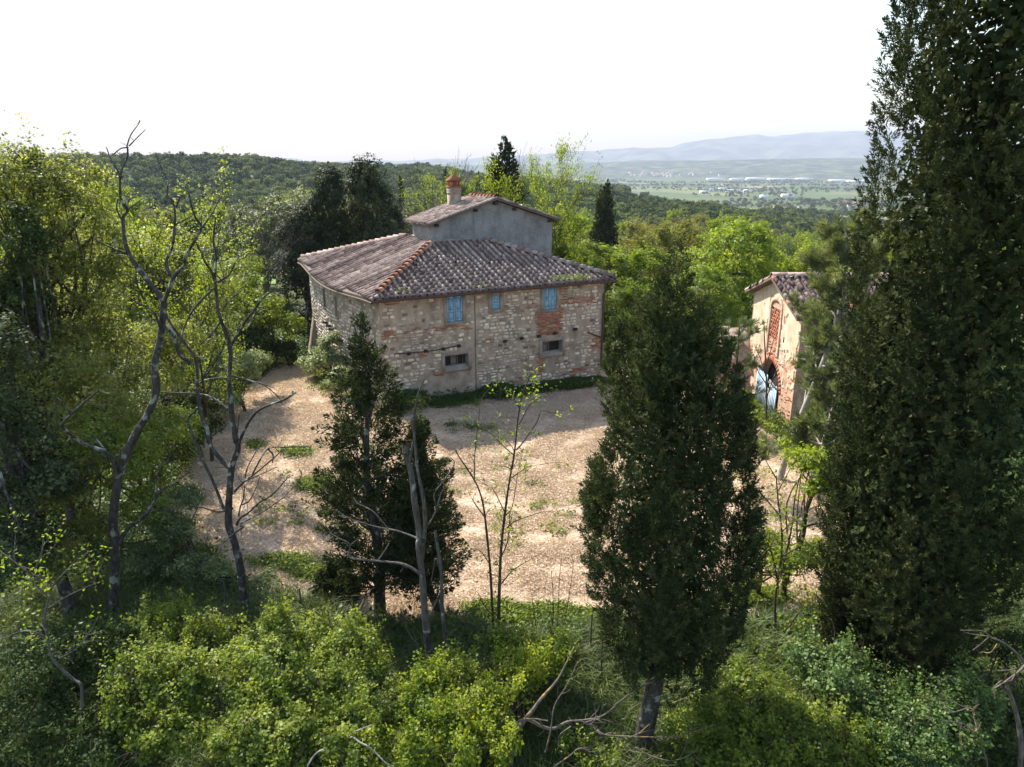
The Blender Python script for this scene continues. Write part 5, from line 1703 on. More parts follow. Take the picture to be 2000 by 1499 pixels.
spec('darkbush', bushy(113, 3.4, 2.0, None, 420, 30, 0.13, 0.32, 0.06, 9, 0.1, (0.5, 0.25)), 'bark_brown', 'leaf_ivy')
def cyp_spec(seed, H, R, n, per, L):
    r = np.random.default_rng(seed)
    V, F, T, _, _ = plumes(r, lambda z: np.array((0, 0, 0.0)), lambda t: R * min(1, 0.55 + 1.6 * t) * (1 - max(0, (t - 0.35) / 0.65) ** 1.8 * 0.88), 0.6, H * 0.93, n, per, H * 0.13, R * 0.3, L, 0.35, 0.3)
    w = MB().add(*tube([(0, 0, -0.3), (0, 0, H * 0.8)], [0.2, 0.04], 6))
    return w, MB().add(V, F, T)
spec('cypress', cyp_spec(114, 10, 1.3, 420, 26, 0.26), 'bark_dark', 'leaf_cypress')

def plant(key, name, label, cat, x, y, s=1.0, rz=None, group=None, z=None, sz=None):
    tm, cm = SPEC[key]
    o = thing(name, label, cat, (x, y, gz1(x, y) if z is None else z), group, rv.uniform(0, 6.28) if rz is None else rz)
    o.scale = (s, s, sz if sz is not None else s)
    a = bpy.data.objects.new('trunk', tm); COL.objects.link(a); a.parent = o
    if cm is not None:
        b = bpy.data.objects.new('crown', cm); COL.objects.link(b); b.parent = o
    return o
def top_px(u, vtop, Y, H0):        # scale so that a tree of nominal height H0 at distance Y reaches vtop
    p = at(u, vtop, Y)
    return p[0], Y, (p[2] - gz1(p[0], Y)) / H0
def plant_px(key, H0, u, vtop, Y, name, label, cat, wide=None, group=None):
    H0 = SPECH[key]
    x, y, s = top_px(u, vtop, Y, H0)
    return plant(key, name, label, cat, x, y, wide if wide else s, None, group, None, s)

# named trees around the house
plant_px('holm', 12.2, 712, 305, 57, 'holm_oak', 'taller dark evergreen oak rising over the far corner of the tile roof', 'tree', 1.0)
plant_px('holm', 12.2, 640, 322, 56, 'holm_oak', 'narrow dark evergreen oak behind the eaves, second tallest of the dark group', 'tree', 0.82)
plant_px('holm', 12.2, 585, 395, 55, 'holm_oak', 'lower dark evergreen oak leaning out beside the far end of the side wall', 'tree', 1.0)
plant_px('holm', 12.2, 755, 385, 62, 'holm_oak', 'shortest dark evergreen oak, tucked against the tower room', 'tree', 0.8)
plant_px('silver', 8.3, 470, 395, 78, 'olive_tree', 'silvery round tree beyond the meadow, beside the dark oaks', 'tree', 1.2)
plant_px('silver', 8.3, 540, 372, 74, 'olive_tree', 'silvery grey-green tree directly behind the dark oaks', 'tree', 1.3)
plant_px('silver', 8.3, 590, 360, 86, 'olive_tree', 'pale grey-green tree half hidden between the dark oaks', 'tree', 1.2)
plant_px('bare', 11.3, 497, 372, 52, 'bare_tree', 'leafless curved tree standing before the silvery trees', 'tree', 0.55)
plant_px('bare', 11.3, 395, 480, 40, 'bare_tree', 'small leafless tree at the meadow edge', 'tree', 0.5)
plant_px('silver', 8.3, 800, 395, 84, 'olive_tree', 'silvery tree under the bare limbs beside the tower roof', 'tree', 1.1)
plant_px('bare', 11.3, 795, 335, 76, 'bare_tree', 'leafless forked tree rising just beside the tower room eaves', 'tree', 1.0)
plant_px('bare', 11.3, 873, 297, 74, 'bare_tree', 'tall bare tree directly behind the chimney', 'tree', 0.95)
plant_px('thin', 11.8, 832, 335, 88, 'locust_tree', 'thin-leaved tree between the aerial and the chimney', 'tree', 0.8)
plant_px('spring_b', 10.3, 900, 328, 84, 'locust_tree', 'small yellow-green tree showing right behind the chimney cap', 'tree', 0.75)
plant_px('cypress', 10.3, 983, 274, 66, 'cypress', 'big dark cypress behind the ridge of the tower roof, overgrown with leafy branches', 'tree', 1.9)
plant_px('thin', 11.8, 985, 292, 63.5, 'locust_tree', 'slender leafy tree growing up through the big cypress behind the ridge', 'tree', 0.55)
plant_px('bare', 11.3, 1026, 290, 64, 'bare_tree', 'leafless tree between the big cypress and the tall locust', 'tree', 0.6)
plant_px('cypress', 10.3, 1183, 356, 84, 'cypress', 'lone dark spindle-shaped cypress in the bright wood', 'tree', 1.3)
plant_px('cypress', 10.3, 870, 329, 150, 'cypress', 'little far cypress rising over the chimney cap', 'tree', 0.8)
plant_px('cypress', 10.3, 934, 339, 122, 'cypress', 'little far cypress between the chimney and the big cypress', 'tree', 0.75)
plant_px('cypress', 10.3, 950, 347, 128, 'cypress', 'short far cypress touching the big cypress', 'tree', 0.7)
plant_px('cypress', 10.3, 782, 344, 150, 'cypress', 'little far cypress seen through the forked bare tree', 'tree', 0.75)
plant_px('thin', 11.8, 1108, 268, 57, 'locust_tree', 'tall airy locust tree with forked trunk beside the tower room', 'tree', 0.66)
plant_px('spring_a', 11.3, 1075, 400, 60, 'locust_tree', 'yellow-green tree close behind the tower room wall', 'tree', 0.8)
plant_px('dome', 10.5, 1465, 432, 56, 'leafy_tree', 'broad bright yellow-green dome tree behind the barn', 'tree', 1.12)
plant_px('dome', 10.5, 1385, 520, 51, 'leafy_tree', 'bright green dome tree between the house and the barn', 'tree', 0.8)
plant_px('spring_b', 10.3, 1555, 470, 60, 'leafy_tree', 'bright green tree between the barn ridge and the pine', 'tree', 0.9)
plant_px('spring_a', 11.3, 1236, 480, 57, 'locust_tree', 'fresh green tree right under the lone spindle cypress', 'tree', 0.9)
plant_px('spring_b', 10.3, 1112, 455, 66, 'locust_tree', 'yellow-green tree between the tower room and the lone spindle cypress', 'tree', 0.7)
plant_px('spring_b', 10.3, 1265, 540, 50, 'locust_tree', 'fresh green tree just past the downpipe corner of the house', 'tree', 0.7)
plant_px('dome', 10.5, 1320, 590, 47.5, 'leafy_bush', 'bright bush in front of the green dome tree', 'bush', 0.55)
plant_px('bare', 11.3, 1345, 395, 96, 'bare_tree', 'tall leafless grey tree standing up from the bright wood', 'tree', 0.6)
plant_px('olive_b', 10.3, 1290, 432, 84, 'olive_green_tree', 'brownish-green tree beside the leafless grey tree in the wood', 'tree', 1.1)
plant_px('dome', 10.5, 1400, 640, 46.5, 'leafy_bush', 'bright bush against the brick lean-to of the barn', 'bush', 0.5)
plant_px('darkbush', 3.5, 1225, 660, 49, 'dark_bush', 'dark bush in the shade beside the downpipe corner', 'bush', 1.1)

# two woods of like trees
def darts(n, r0, r1, a0, a1, dmin, test):
    out_ = []
    for _ in range(n * 30):
        r = math.sqrt(rv.uniform(r0 * r0, r1 * r1)); a = math.radians(rv.uniform(a0, a1))
        x, y = r * math.sin(a), r * math.cos(a)
        if not test(x, y, r, math.degrees(a)): continue
        if any((x - p[0]) ** 2 + (y - p[1]) ** 2 < dmin ** 2 for p in out_): continue
        out_.append((x, y))
        if len(out_) >= n: break
    return out_
def near_build(x, y):
    q = np.array((x, y)) - Cc
    s, d = q @ e1, q @ e2
    return (-4 < s < HW + 4 and -8 < d < HD + 3.0) or (BX - 5 < x < BX + XL + 2 and BY0 - 8 < y < BY1 + 4)
WOODL = {'spring_a': ('locust_tree', 'fresh yellow-green tree in the wood beyond the barn'), 'spring_b': ('locust_tree', 'fresh yellow-green tree in the wood beyond the barn'),
         'olive_a': ('oak_tree', 'rounded brownish-green tree in the wood beyond the barn'), 'olive_b': ('oak_tree', 'rounded brownish-green tree in the wood beyond the barn'),
         'dome': ('leafy_tree', 'dense bright green tree in the wood beyond the barn'), 'bare': ('bare_tree', 'leafless tree in the wood beyond the barn')}
for x, y in darts(120, 62, 250, 1.5, 38, 6.2, lambda x, y, r, a: not near_build(x, y)):
    r = math.hypot(x, y)
    key = rv.choice(['spring_a', 'spring_b', 'dome', 'olive_a', 'olive_b', 'bare'], p=[0.26, 0.2, 0.1, 0.2, 0.18, 0.06] if r < 120 else [0.1, 0.1, 0.06, 0.4, 0.29, 0.05])
    nm, lb = WOODL[key]
    u_ = 1000 + FPX * x / (y * CP + 2.5)
    vt = float(np.interp(u_, [1000, 1135, 1150, 1215, 1232, 1260, 1330, 1430, 1560, 1720], [400, 385, 470, 470, 385, 385, 393, 408, 440, 450])) + rv.uniform(-4, 22)
    s_w = min(rv.uniform(0.72, 1.02), (at(u_, vt, y)[2] - gz1(x, y)) / SPECH[key])
    if s_w < 0.34: continue
    if key in ('olive_b', 'spring_b'): lb = lb.replace('rounded', 'airy').replace('fresh', 'leafy')
    lb = lb.replace('in the wood beyond the barn', ('near the lone spindle cypress' if u_ < 1270 else 'in the wood beside the bright dome tree' if u_ < 1430 else 'in the wood beyond the barn ridge') + (', deep in the wood' if r > 125 else ''))
    lb = lb.replace('in the wood', 'in the wood')
    plant(key, nm, lb, 'tree', x, y, s_w, None, lb.replace('tree ', 'trees ', 1))
WL2 = {'yellow': ('oak_tree', 'yellowish leafy tree in the wood left of the mown yard'), 'spring_a': ('locust_tree', 'sparse bright green tree in the wood left of the mown yard'),
       'olive_b': ('oak_tree', 'olive-green tree in the wood left of the mown yard'), 'thin': ('locust_tree', 'thin airy tree in the wood left of the mown yard'), 'silver': ('olive_tree', 'silvery tree in the wood left of the mown yard')}
WL2 = {k_: (a, b.replace('left of the mown yard', 'across the meadow side of the yard')) for k_, (a, b) in WL2.items()}
for x, y in darts(85, 30, 190, -42, -15, 5.6, lambda x, y, r, a: not near_build(x, y) and poly_dist(x, y, YARD) < -7 and not (98 < r < 175 and -28 < a < -17.5) and not (r < 98 and -24.5 < a < -20.5 and r > 45)):
    r = math.hypot(x, y); a = math.degrees(math.atan2(x, y))
    key = rv.choice(['yellow', 'spring_a', 'olive_b', 'thin', 'silver'], p=[0.32, 0.22, 0.18, 0.14, 0.14])
    nm, lb = WL2[key]
    s = rv.uniform(0.55, 0.8) if r < 110 else rv.uniform(0.7, 0.95)
    if a > -27 and r < 110: s *= 0.62
    plant(key, nm, lb, 'tree', x, y, s, None, lb.replace('tree', 'trees'))
for x, y in darts(60, 62, 180, -15, 2, 6.5, lambda x, y, r, a: not near_build(x, y)):
    key = rv.choice(['silver', 'olive_a', 'spring_b', 'olive_b'], p=[0.35, 0.3, 0.15, 0.2])
    plant(key, {'silver': 'olive_tree', 'olive_a': 'oak_tree', 'olive_b': 'oak_tree', 'spring_b': 'locust_tree'}[key], {'silver': 'silvery tree on the slope behind the farmhouse', 'olive_a': 'olive-green tree on the slope behind the farmhouse', 'olive_b': 'olive-green tree on the slope behind the farmhouse', 'spring_b': 'yellow-green tree on the slope behind the farmhouse'}[key], 'tree', x, y, rv.uniform(0.6, 0.85), None,
          {'silver': 'silvery trees behind the farmhouse', 'olive_a': 'olive-green trees behind the farmhouse', 'olive_b': 'olive-green trees behind the farmhouse', 'spring_b': 'yellow-green trees behind the farmhouse'}[key])
# ------------------------------------------------------------------ trees and shrubs close to the camera
def P2(u, v, Y):
    p = at(u, v, Y); return p
# ---- traced dead and bare trees: polylines read along the limbs, each at its own distance
def traced(name, label, lines, Y, bark, seed, twigs=0, twig_len=0.5, leafm=None, leaf=None, group=None, zc=None, jit=0.5, cname='crown'):
    r = np.random.default_rng(seed)
    mb = MB(); anch = []
    base = at(*lines[0][0][0], Y)
    for li, (px, r0, r1, dy0, dy1) in enumerate(lines):
        n = len(px)
        P = np.array([at(u, v, Y + dy0 + (dy1 - dy0) * k_ / max(1, n - 1)) for k_, (u, v) in enumerate(px)])
        if n > 2:
            P[1:-1] += r.normal(size=(n - 2, 3)) * np.array((0.012, 0.06, 0.012))
        S = spline(P, 4)
        m_per_px = 1.05 * Y / FPX
        rad = (r1 + (r0 - r1) * np.linspace(1, 0, len(S)) ** 1.25) * (0.78 if r0 > 8 else 0.85) * m_per_px * 0.5 * (1 + r.normal(0, 0.06, len(S)))
        mb.add(*tube(S, np.maximum(rad, 0.005), 8 if r0 > 8 else 5))
        L = np.linalg.norm(np.diff(S, axis=0), axis=1).sum()
        if li == 0:
            continue
        for _ in range(int(twigs * L)):
            i_ = r.integers(1, len(S)); d = unit(S[i_] - S[i_ - 1])
            dd = unit(d * 0.7 + unit(r.normal(size=3)) * 0.8 + np.array((0, 0, 0.15)))
            ln = twig_len * r.uniform(0.4, 1.3)
            q = [S[i_]]
            for _k in range(3):
                dd = unit(dd + r.normal(size=3) * 0.28); q.append(q[-1] + dd * ln / 3)
            q = np.array(q)
            mb.add(*tube(q, np.linspace(min(0.014, rad[i_] * 0.5 + 0.003), 0.004, 4), 3))
            anch.append(np.concatenate((q[-1], dd))); anch.append(np.concatenate((q[2], dd)))
    o = thing(name, label, 'tree' if name != 'dead_branch' else 'branch', base, group)
    mb.build('trunk' if name != 'dead_branch' else 'limb', M[bark], o, base, True)
    if leafm:
        V, F, T = twig_leaves(r, np.array(anch), leaf[0], leaf[1], leaf[2], 0.5, (0.6, 0.2), leaf[3])
        MB().add(V, F, T).build(cname, M[leafm], o, base)
    return o
A = [
 ([(225, 1235), (225, 1194), (225, 1060), (222, 1027), (227, 967), (243, 903), (267, 843), (290, 810), (306, 765), (306, 710), (310, 670), (318, 620), (320, 590)], 26, 15, 0, 0),
 ([(320, 592), (312, 576), (292, 546), (268, 516), (252, 500), (244, 470), (238, 446), (242, 424), (247, 410), (236, 394), (231, 380), (236, 352), (241, 332), (243, 310), (248, 292), (252, 286), (258, 264), (268, 242), (273, 235)], 13, 2, 0, 0.8),
 ([(250, 289), (235, 292), (220, 303), (216, 306)], 3, 2, 0.7, 0.9),
 ([(238, 348), (228, 330), (220, 318), (216, 306), (208, 289)], 5, 2, 0.4, 0.9),
 ([(252, 286), (270, 268), (284, 254)], 3, 1.5, 0.7, 0.3),
 ([(247, 410), (253, 392), (264, 385)], 5, 2, 0.4, 0.1), ([(247, 412), (262, 402), (276, 390)], 4, 2, 0.4, 0.7), ([(246, 404), (245, 390), (252, 376)], 4, 2, 0.4, 0.5),
 ([(240, 436), (232, 410), (231, 390)], 5, 3, 0.3, 0.2),
 ([(320, 590), (330, 570), (340, 540), (358, 520), (362, 506), (374, 482), (388, 460), (390, 444), (380, 424), (374, 400), (366, 378), (362, 366)], 11, 3, 0, -0.9),
 ([(338, 543), (326, 530), (324, 510), (338, 484), (341, 450), (343, 416), (338, 396), (326, 384), (325, 356), (316, 336), (313, 322)], 9, 2.5, 0, 0.9),
 ([(342, 440), (358, 432), (376, 422)], 4, 2, 0.5, 0.1), ([(343, 418), (320, 408), (296, 396)], 4, 1.5, 0.6, 1.0), ([(344, 405), (350, 388), (342, 384)], 4, 2, 0.6, 0.4),
 ([(249, 497), (228, 488), (208, 478), (182, 466)], 6, 2, 0.2, -0.6), ([(224, 486), (223, 472), (219, 464)], 5, 3, 0, 0), ([(240, 500), (225, 498), (210, 500)], 3, 1.5, 0.1, 0.3),
 ([(389, 450), (400, 440), (420, 415), (432, 384)], 5, 2, -0.7, -0.3),
 ([(230, 950), (223, 907), (207, 883), (167, 873), (137, 853), (130, 827), (143, 807), (165, 785), (193, 763)], 13, 4, 0, -1.1),
 ([(207, 883), (190, 860), (178, 845)], 5, 2, -0.2, 0.2), ([(222, 900), (236, 880), (248, 866)], 5, 2, -0.1, 0.4), ([(140, 812), (120, 785), (102, 768)], 4, 1.5, -0.9, -1.2),
 ([(232, 1062), (250, 1033), (283, 1007), (303, 973), (330, 950), (370, 923)], 13, 3, 0, 0.8),
 ([(284, 1003), (320, 998), (357, 993)], 4, 2, 0.3, 0.7), ([(303, 972), (306, 940), (310, 915), (330, 895)], 4, 1.5, 0.4, 0.8), ([(262, 1028), (280, 1032), (300, 1040)], 3, 1.5, 0.2, 0.5),
 ([(314, 645), (300, 610), (270, 590), (230, 567)], 6, 2, 0, -0.8), ([(316, 635), (340, 655), (352, 690), (372, 710)], 12, 9, 0, 0.6),
]
traced('dead_tree', 'tall leafless dark tree with forked twisted limbs reaching above the wooded hill', A, 18.1, 'bark_dark', 301, 1.8, 0.45)
Bt = [
 ([(491, 1235), (488, 1215), (477, 1160), (467, 1107), (455, 1057), (447, 1023), (448, 957), (451, 913), (462, 880), (460, 857), (452, 807), (447, 757), (447, 747), (448, 683), (437, 640), (428, 608), (423, 576), (424, 544), (424, 501), (422, 470), (421, 425)], 25, 4, 0, 0),
 ([(452, 916), (440, 908), (410, 873), (405, 840), (397, 813), (387, 757), (385, 736), (379, 700), (360, 672), (334, 634), (322, 612)], 13, 6, 0, 0.9),
 ([(466, 872), (470, 860), (480, 833), (500, 807), (527, 790), (557, 780), (577, 768)], 8, 5, 0, -0.7), ([(570, 774), (572, 765)], 5, 4, -0.65, -0.7),
 ([(449, 678), (469, 651), (481, 625), (499, 602), (516, 582), (537, 563)], 9, 3, 0, -0.5), ([(484, 640), (494, 618), (498, 604)], 4, 2, -0.1, -0.1),
 ([(426, 552), (445, 536), (462, 508), (479, 495)], 6, 2, 0, 0.5), ([(432, 610), (450, 585), (470, 570), (480, 562)], 4, 2, 0, 0.6),
 ([(419, 548), (414, 530), (404, 508), (394, 491), (380, 470)], 7, 3, 0, -0.6), ([(421, 562), (400, 580), (380, 605), (360, 640), (352, 672)], 6, 4, 0, -0.8),
 ([(424, 540), (440, 555), (424, 500)], 3, 2, 0, 0.2), ([(422, 500), (412, 520), (404, 506)], 3, 2, 0, 0.3),
 ([(437, 996), (417, 947), (397, 900), (380, 857), (363, 823), (385, 800)], 8, 5, 0, 0.6),
 ([(455, 994), (430, 997), (400, 992), (371, 989)], 6, 3, 0, 0.4),
 ([(462, 1026), (470, 1012), (483, 1003), (505, 985), (530, 967), (563, 933)], 7, 3, 0, -0.5), ([(470, 1024), (485, 1017), (520, 995), (557, 970), (587, 933), (585, 918)], 4, 2, 0, -0.2),
 ([(457, 962), (478, 940), (497, 927), (530, 900), (547, 883), (560, 878)], 6, 2, 0, 0.4), ([(492, 930), (505, 905), (523, 877), (563, 873), (603, 873)], 5, 2, 0.2, 0.8), ([(523, 877), (530, 892), (532, 905)], 5, 3, 0.4, 0.3),
 ([(473, 987), (490, 975), (500, 955), (507, 933)], 4, 2, 0, 0.3), ([(478, 940), (485, 912), (507, 870), (522, 853)], 4, 2, 0.2, 0.5), ([(480, 940), (510, 928), (540, 913)], 4, 2, 0.1, -0.4),
 ([(470, 1028), (477, 1030), (447, 1050), (413, 1087), (390, 1108)], 6, 2.5, -0.2, -0.6), ([(466, 1010), (468, 990), (476, 975), (478, 950)], 5, 3, -0.1, 0.2),
 ([(450, 738), (456, 736), (481, 745), (518, 755), (541, 775), (552, 790), (569, 800)], 4, 2, 0, -0.6), ([(505, 750), (530, 755), (545, 765)], 2, 1, -0.2, 0), ([(447, 740), (420, 738), (400, 742), (385, 752)], 5, 4, 0, 0.6),
 ([(445, 800), (425, 785), (395, 775), (340, 768), (300, 765)], 6, 3, 0, 0.9), ([(430, 630), (420, 648), (390, 675)], 5, 3, 0, 0.4), ([(462, 850), (465, 830), (467, 812)], 5, 2, 0, 0),
 ([(447, 690), (446, 660), (452, 655)], 5, 3, 0, 0),
]
traced('dead_tree', 'leafless tree with a cluster of broken side branches, standing at the mown yard edge', Bt, 18.3, 'bark_dark', 302, 1.5, 0.4)
Ct = [
 ([(870, 1390), (868, 1370), (848, 1319), (839, 1268), (830, 1192), (825, 1129), (821, 1065), (818, 1040), (810, 980), (803, 932), (796, 896), (795, 870)], 24, 13, 0, 0),
 ([(824, 1090), (828, 1060), (832, 1028), (828, 980), (818, 932), (810, 884), (808, 836), (814, 783), (821, 760), (829, 742)], 14, 3, 0, -0.3),
 ([(796, 905), (789, 886), (786, 868)], 7, 3, 0, 0.1), ([(800, 900), (806, 880), (806, 860)], 9, 3, 0, 0),
 ([(815, 1052), (808, 1050), (774, 1038), (731, 1030), (683, 1014), (660, 1000)], 7, 2, 0, 0.6), ([(760, 1036), (730, 1000), (700, 985), (690, 972)], 4, 1.5, 0.3, 0.8),
 ([(827, 1126), (792, 1106), (754, 1100), (703, 1091), (682, 1088), (684, 1065), (665, 1051), (646, 1043)], 9, 3, 0, 0.5), ([(684, 1066), (700, 1055), (702, 1050)], 4, 2, 0.4, 0.4), ([(737, 1097), (752, 1075), (763, 1056)], 4, 2, 0.2, 0.3), ([(662, 1050), (660, 1066), (645, 1068)], 3, 1, 0.45, 0.5),
 ([(833, 1030), (837, 1026), (851, 999), (849, 961), (870, 937), (885, 908), (880, 895)], 6, 2, 0, -0.4), ([(853, 996), (863, 961), (875, 949), (880, 930)], 4, 2, -0.1, -0.5),
 ([(872, 1385), (870, 1365), (873, 1281), (864, 1192), (862, 1116), (853, 1065), (850, 1036)], 15, 8, -0.1, 0.3), ([(864, 1130), (852, 1090), (846, 1110), (842, 1140)], 5, 3, 0.2, 0.2),
 ([(846, 1318), (828, 1290), (815, 1260), (798, 1238), (782, 1190)], 7, 3, 0, 0.5), ([(838, 1210), (852, 1180), (866, 1150), (872, 1140)], 5, 2, 0, -0.3), ([(875, 1330), (885, 1300), (882, 1280)], 7, 3, -0.2, -0.2),
]
traced('dead_tree', 'grey barkless dead trunk with two snapped tops, in front of the ragged conifer', Ct, 14.9, 'bark_grey', 303, 0.4, 0.3)
Dt = [
 ([(971, 1312), (965, 1232), (958, 1120), (950, 1040), (942, 980), (926, 940), (896, 896), (890, 880)], 9, 3, 0, 0.3),
 ([(971, 1312), (974, 1160), (978, 1080), (984, 1016), (994, 948), (1006, 884), (1012, 820), (1020, 772), (1030, 745), (1036, 732)], 10, 2, 0, -0.2),
 ([(972, 1310), (966, 1275), (960, 1240)], 15, 12, 0.1, 0.1),
 ([(990, 1032), (1006, 1020), (1036, 1006), (1060, 1004), (1084, 1000)], 4, 1, 0, -0.4), ([(980, 1140), (1000, 1115), (1020, 1100), (1060, 1080)], 4, 1, 0, -0.4),
 ([(999, 934), (1018, 918), (1036, 912), (1084, 904)], 3, 1, 0, 0.4), ([(1008, 880), (1020, 868), (1048, 828), (1060, 804), (1084, 806), (1100, 795)], 4, 1, -0.1, 0.3),
 ([(1004, 890), (980, 870), (960, 850), (936, 836)], 3, 1, -0.1, -0.5), ([(927, 940), (928, 880), (936, 800), (938, 775)], 3, 1, 0.2, 0.5), ([(1016, 800), (1000, 775), (975, 760)], 3, 1, -0.1, 0.3), ([(1014, 830), (1036, 790), (1070, 775)], 3, 1, -0.1, -0.4),
 ([(946, 1010), (930, 990), (922, 975)], 4, 2, 0, 0.2), ([(984, 1010), (1000, 990), (1012, 930), (1016, 900)], 3, 1, 0, 0.2), ([(955, 1100), (935, 1080), (915, 1075)], 3, 1, 0, -0.3), ([(976, 1095), (992, 1060), (996, 1000)], 4, 2, 0.1, 0.2), ([(985, 1000), (965, 960), (945, 945)], 3, 1, 0, 0.3),
 ([(948, 1020), (950, 1000), (962, 990)], 3, 1, 0, 0.1), ([(960, 1200), (945, 1180), (940, 1170), (934, 1185)], 3, 2, 0.3, 0.3),
]
traced('young_locust', 'slim young tree with two thin stems and sparse yellow leaves in the mown yard', Dt, 16.5, 'bark_brown', 304, 3.6, 0.42, 'leaf_spring', (5, 0.09, 0.10, 0.7))
Et = [
 ([(1078, 1320), (1085, 1270), (1090, 1200), (1094, 1130), (1098, 1080)], 4, 1, 0, 0), ([(1058, 1300), (1050, 1240), (1042, 1190), (1036, 1150)], 4, 1, 0, 0.2), ([(1060, 1290), (1078, 1220), (1080, 1160), (1076, 1110)], 4, 1, 0, -0.2),
 ([(1082, 1300), (1104, 1210), (1116, 1130), (1120, 1095)], 3, 1, 0, 0.2), ([(1080, 1290), (1090, 1230), (1108, 1170)], 3, 1, 0, -0.3),
]
traced('sapling', 'tuft of thin leafless saplings beside the metal post', Et, 16.6, 'bark_brown', 305, 2.5, 0.35, 'leaf_spring', (1, 0.05, 0.08, 0.3))
# young leafy trees by the big cypress
Ft = [
 ([(1517, 1330), (1516, 1260), (1519, 1180), (1524, 1100), (1526, 1040), (1524, 980), (1516, 930)], 9, 3, 0, 0),
 ([(1523, 1130), (1536, 1080), (1548, 1030), (1556, 980), (1562, 930), (1575, 900)], 6, 2, 0, 0.3), ([(1520, 1150), (1508, 1090), (1496, 1050), (1480, 1020)], 5, 2, 0, -0.3),
 ([(1526, 1040), (1560, 1010), (1590, 990), (1620, 985)], 4, 1.5, 0, 0.5), ([(1524, 1010), (1500, 980), (1480, 960), (1462, 950)], 4, 1.5, 0, 0.5), ([(1525, 1090), (1560, 1070), (1600, 1060)], 4, 1.5, 0, -0.5), ([(1518, 1270), (1545, 1220), (1570, 1190), (1595, 1180)], 5, 2, 0, -0.4),
 ([(1516, 935), (1500, 905), (1492, 890)], 3, 1, 0, 0.3), ([(1520, 960), (1545, 920), (1560, 890)], 3, 1, 0, 0),
]
traced('young_locust', 'bright yellow-green young locust on thin stems beside the huge cypress', Ft, 17.2, 'bark_brown', 306, 5.0, 0.6, 'leaf_spring', (9, 0.13, 0.12, 0.95))
Gt = [([(1455, 1310), (1452, 1250), (1455, 1160), (1464, 1110), (1466, 1060), (1468, 1010)], 6, 2, 0, 0), ([(1466, 1070), (1472, 1030), (1478, 985)], 3, 1, 0, 0.2), ([(1458, 1140), (1448, 1100), (1440, 1060)], 3, 1, 0, 0), ([(1466, 1050), (1458, 1010), (1452, 980)], 3, 1, 0, -0.2)]
traced('sapling', 'thin crooked sapling with few leaves between the egg-shaped conifer and the bright locust', Gt, 16.4, 'bark_brown', 307, 4.0, 0.4, 'leaf_spring', (5, 0.1, 0.1, 0.7))
Ht = [([(1495, 838), (1497, 780), (1496, 720), (1494, 670), (1492, 628)], 6, 2, 0, 0), ([(1497, 740), (1485, 700), (1472, 672)], 3, 1, 0, 0), ([(1496, 720), (1506, 680), (1512, 660)], 3, 1, 0, 0.3), ([(1496, 750), (1480, 725), (1470, 700)], 3, 1, 0, -0.3), ([(1497, 780), (1510, 740), (1520, 720)], 3, 1, 0, 0.2)]
traced('bare_sapling', 'leafless grey sapling standing right before the blue barn gate', Ht, 34.0, 'bark_grey', 308, 1.0, 0.8)
# lichen-covered dead branches low in front
It = [
 ([(996, 1530), (998, 1499), (1005, 1428), (1036, 1392), (1060, 1363), (1089, 1330), (1108, 1296), (1127, 1255)], 22, 3, 0, 0.8),
 ([(1005, 1430), (1012, 1409), (1045, 1408), (1070, 1409)], 7, 4, 0, -0.2), ([(1030, 1405), (1074, 1418), (1110, 1415), (1144, 1411), (1180, 1392), (1228, 1354), (1276, 1330)], 11, 2, 0, 0.5), ([(1200, 1378), (1240, 1352), (1280, 1322)], 4, 1.5, 0.3, 0.2),
 ([(1140, 1413), (1160, 1425), (1180, 1435), (1228, 1440), (1271, 1445), (1324, 1438), (1396, 1416)], 7, 2, 0.2, -0.4), ([(1216, 1440), (1252, 1476), (1300, 1487), (1329, 1483), (1362, 1466)], 4, 2, 0, -0.5), ([(1329, 1483), (1345, 1440), (1350, 1420)], 2, 1, -0.4, -0.3),
 ([(1065, 1470), (1075, 1420), (1084, 1380), (1108, 1337), (1127, 1296)], 5, 2, -0.3, 0.2), ([(1080, 1500), (1110, 1480), (1132, 1466), (1161, 1476), (1187, 1454)], 4, 2, -0.6, -0.5), ([(1240, 1440), (1262, 1420), (1275, 1408)], 3, 1, 0, 0.2), ([(1228, 1442), (1255, 1430), (1280, 1426)], 3, 1, -0.2, 0),
 ([(1144, 1412), (1170, 1405), (1200, 1410), (1218, 1425)], 4, 2, 0.2, 0.4), ([(1115, 1420), (1095, 1440), (1092, 1458)], 4, 2, 0, -0.2),
]
traced('dead_tree', 'fallen tangle of dead branches crusted with orange lichen, low before the egg-shaped conifer', It, 12.1, 'bark_lichen', 309, 3.6, 0.35)
Jt = [([(674, 1510), (674, 1499), (662, 1472), (678, 1452), (686, 1432), (702, 1422), (727, 1417)], 8, 3, 0, 0.3), ([(598, 1510), (602, 1499), (614, 1482), (632, 1469), (645, 1470), (662, 1472)], 6, 5, -0.2, 0), ([(680, 1448), (687, 1445), (704, 1448), (720, 1457), (732, 1469), (758, 1484), (775, 1500)], 6, 4, 0.1, -0.2), ([(720, 1458), (727, 1450)], 2, 1, 0, 0)]
traced('dead_branch', 'bleached forked dead branch lying on the bright green shrubs', Jt, 11.2, 'bark_pale', 310, 0.5, 0.2)
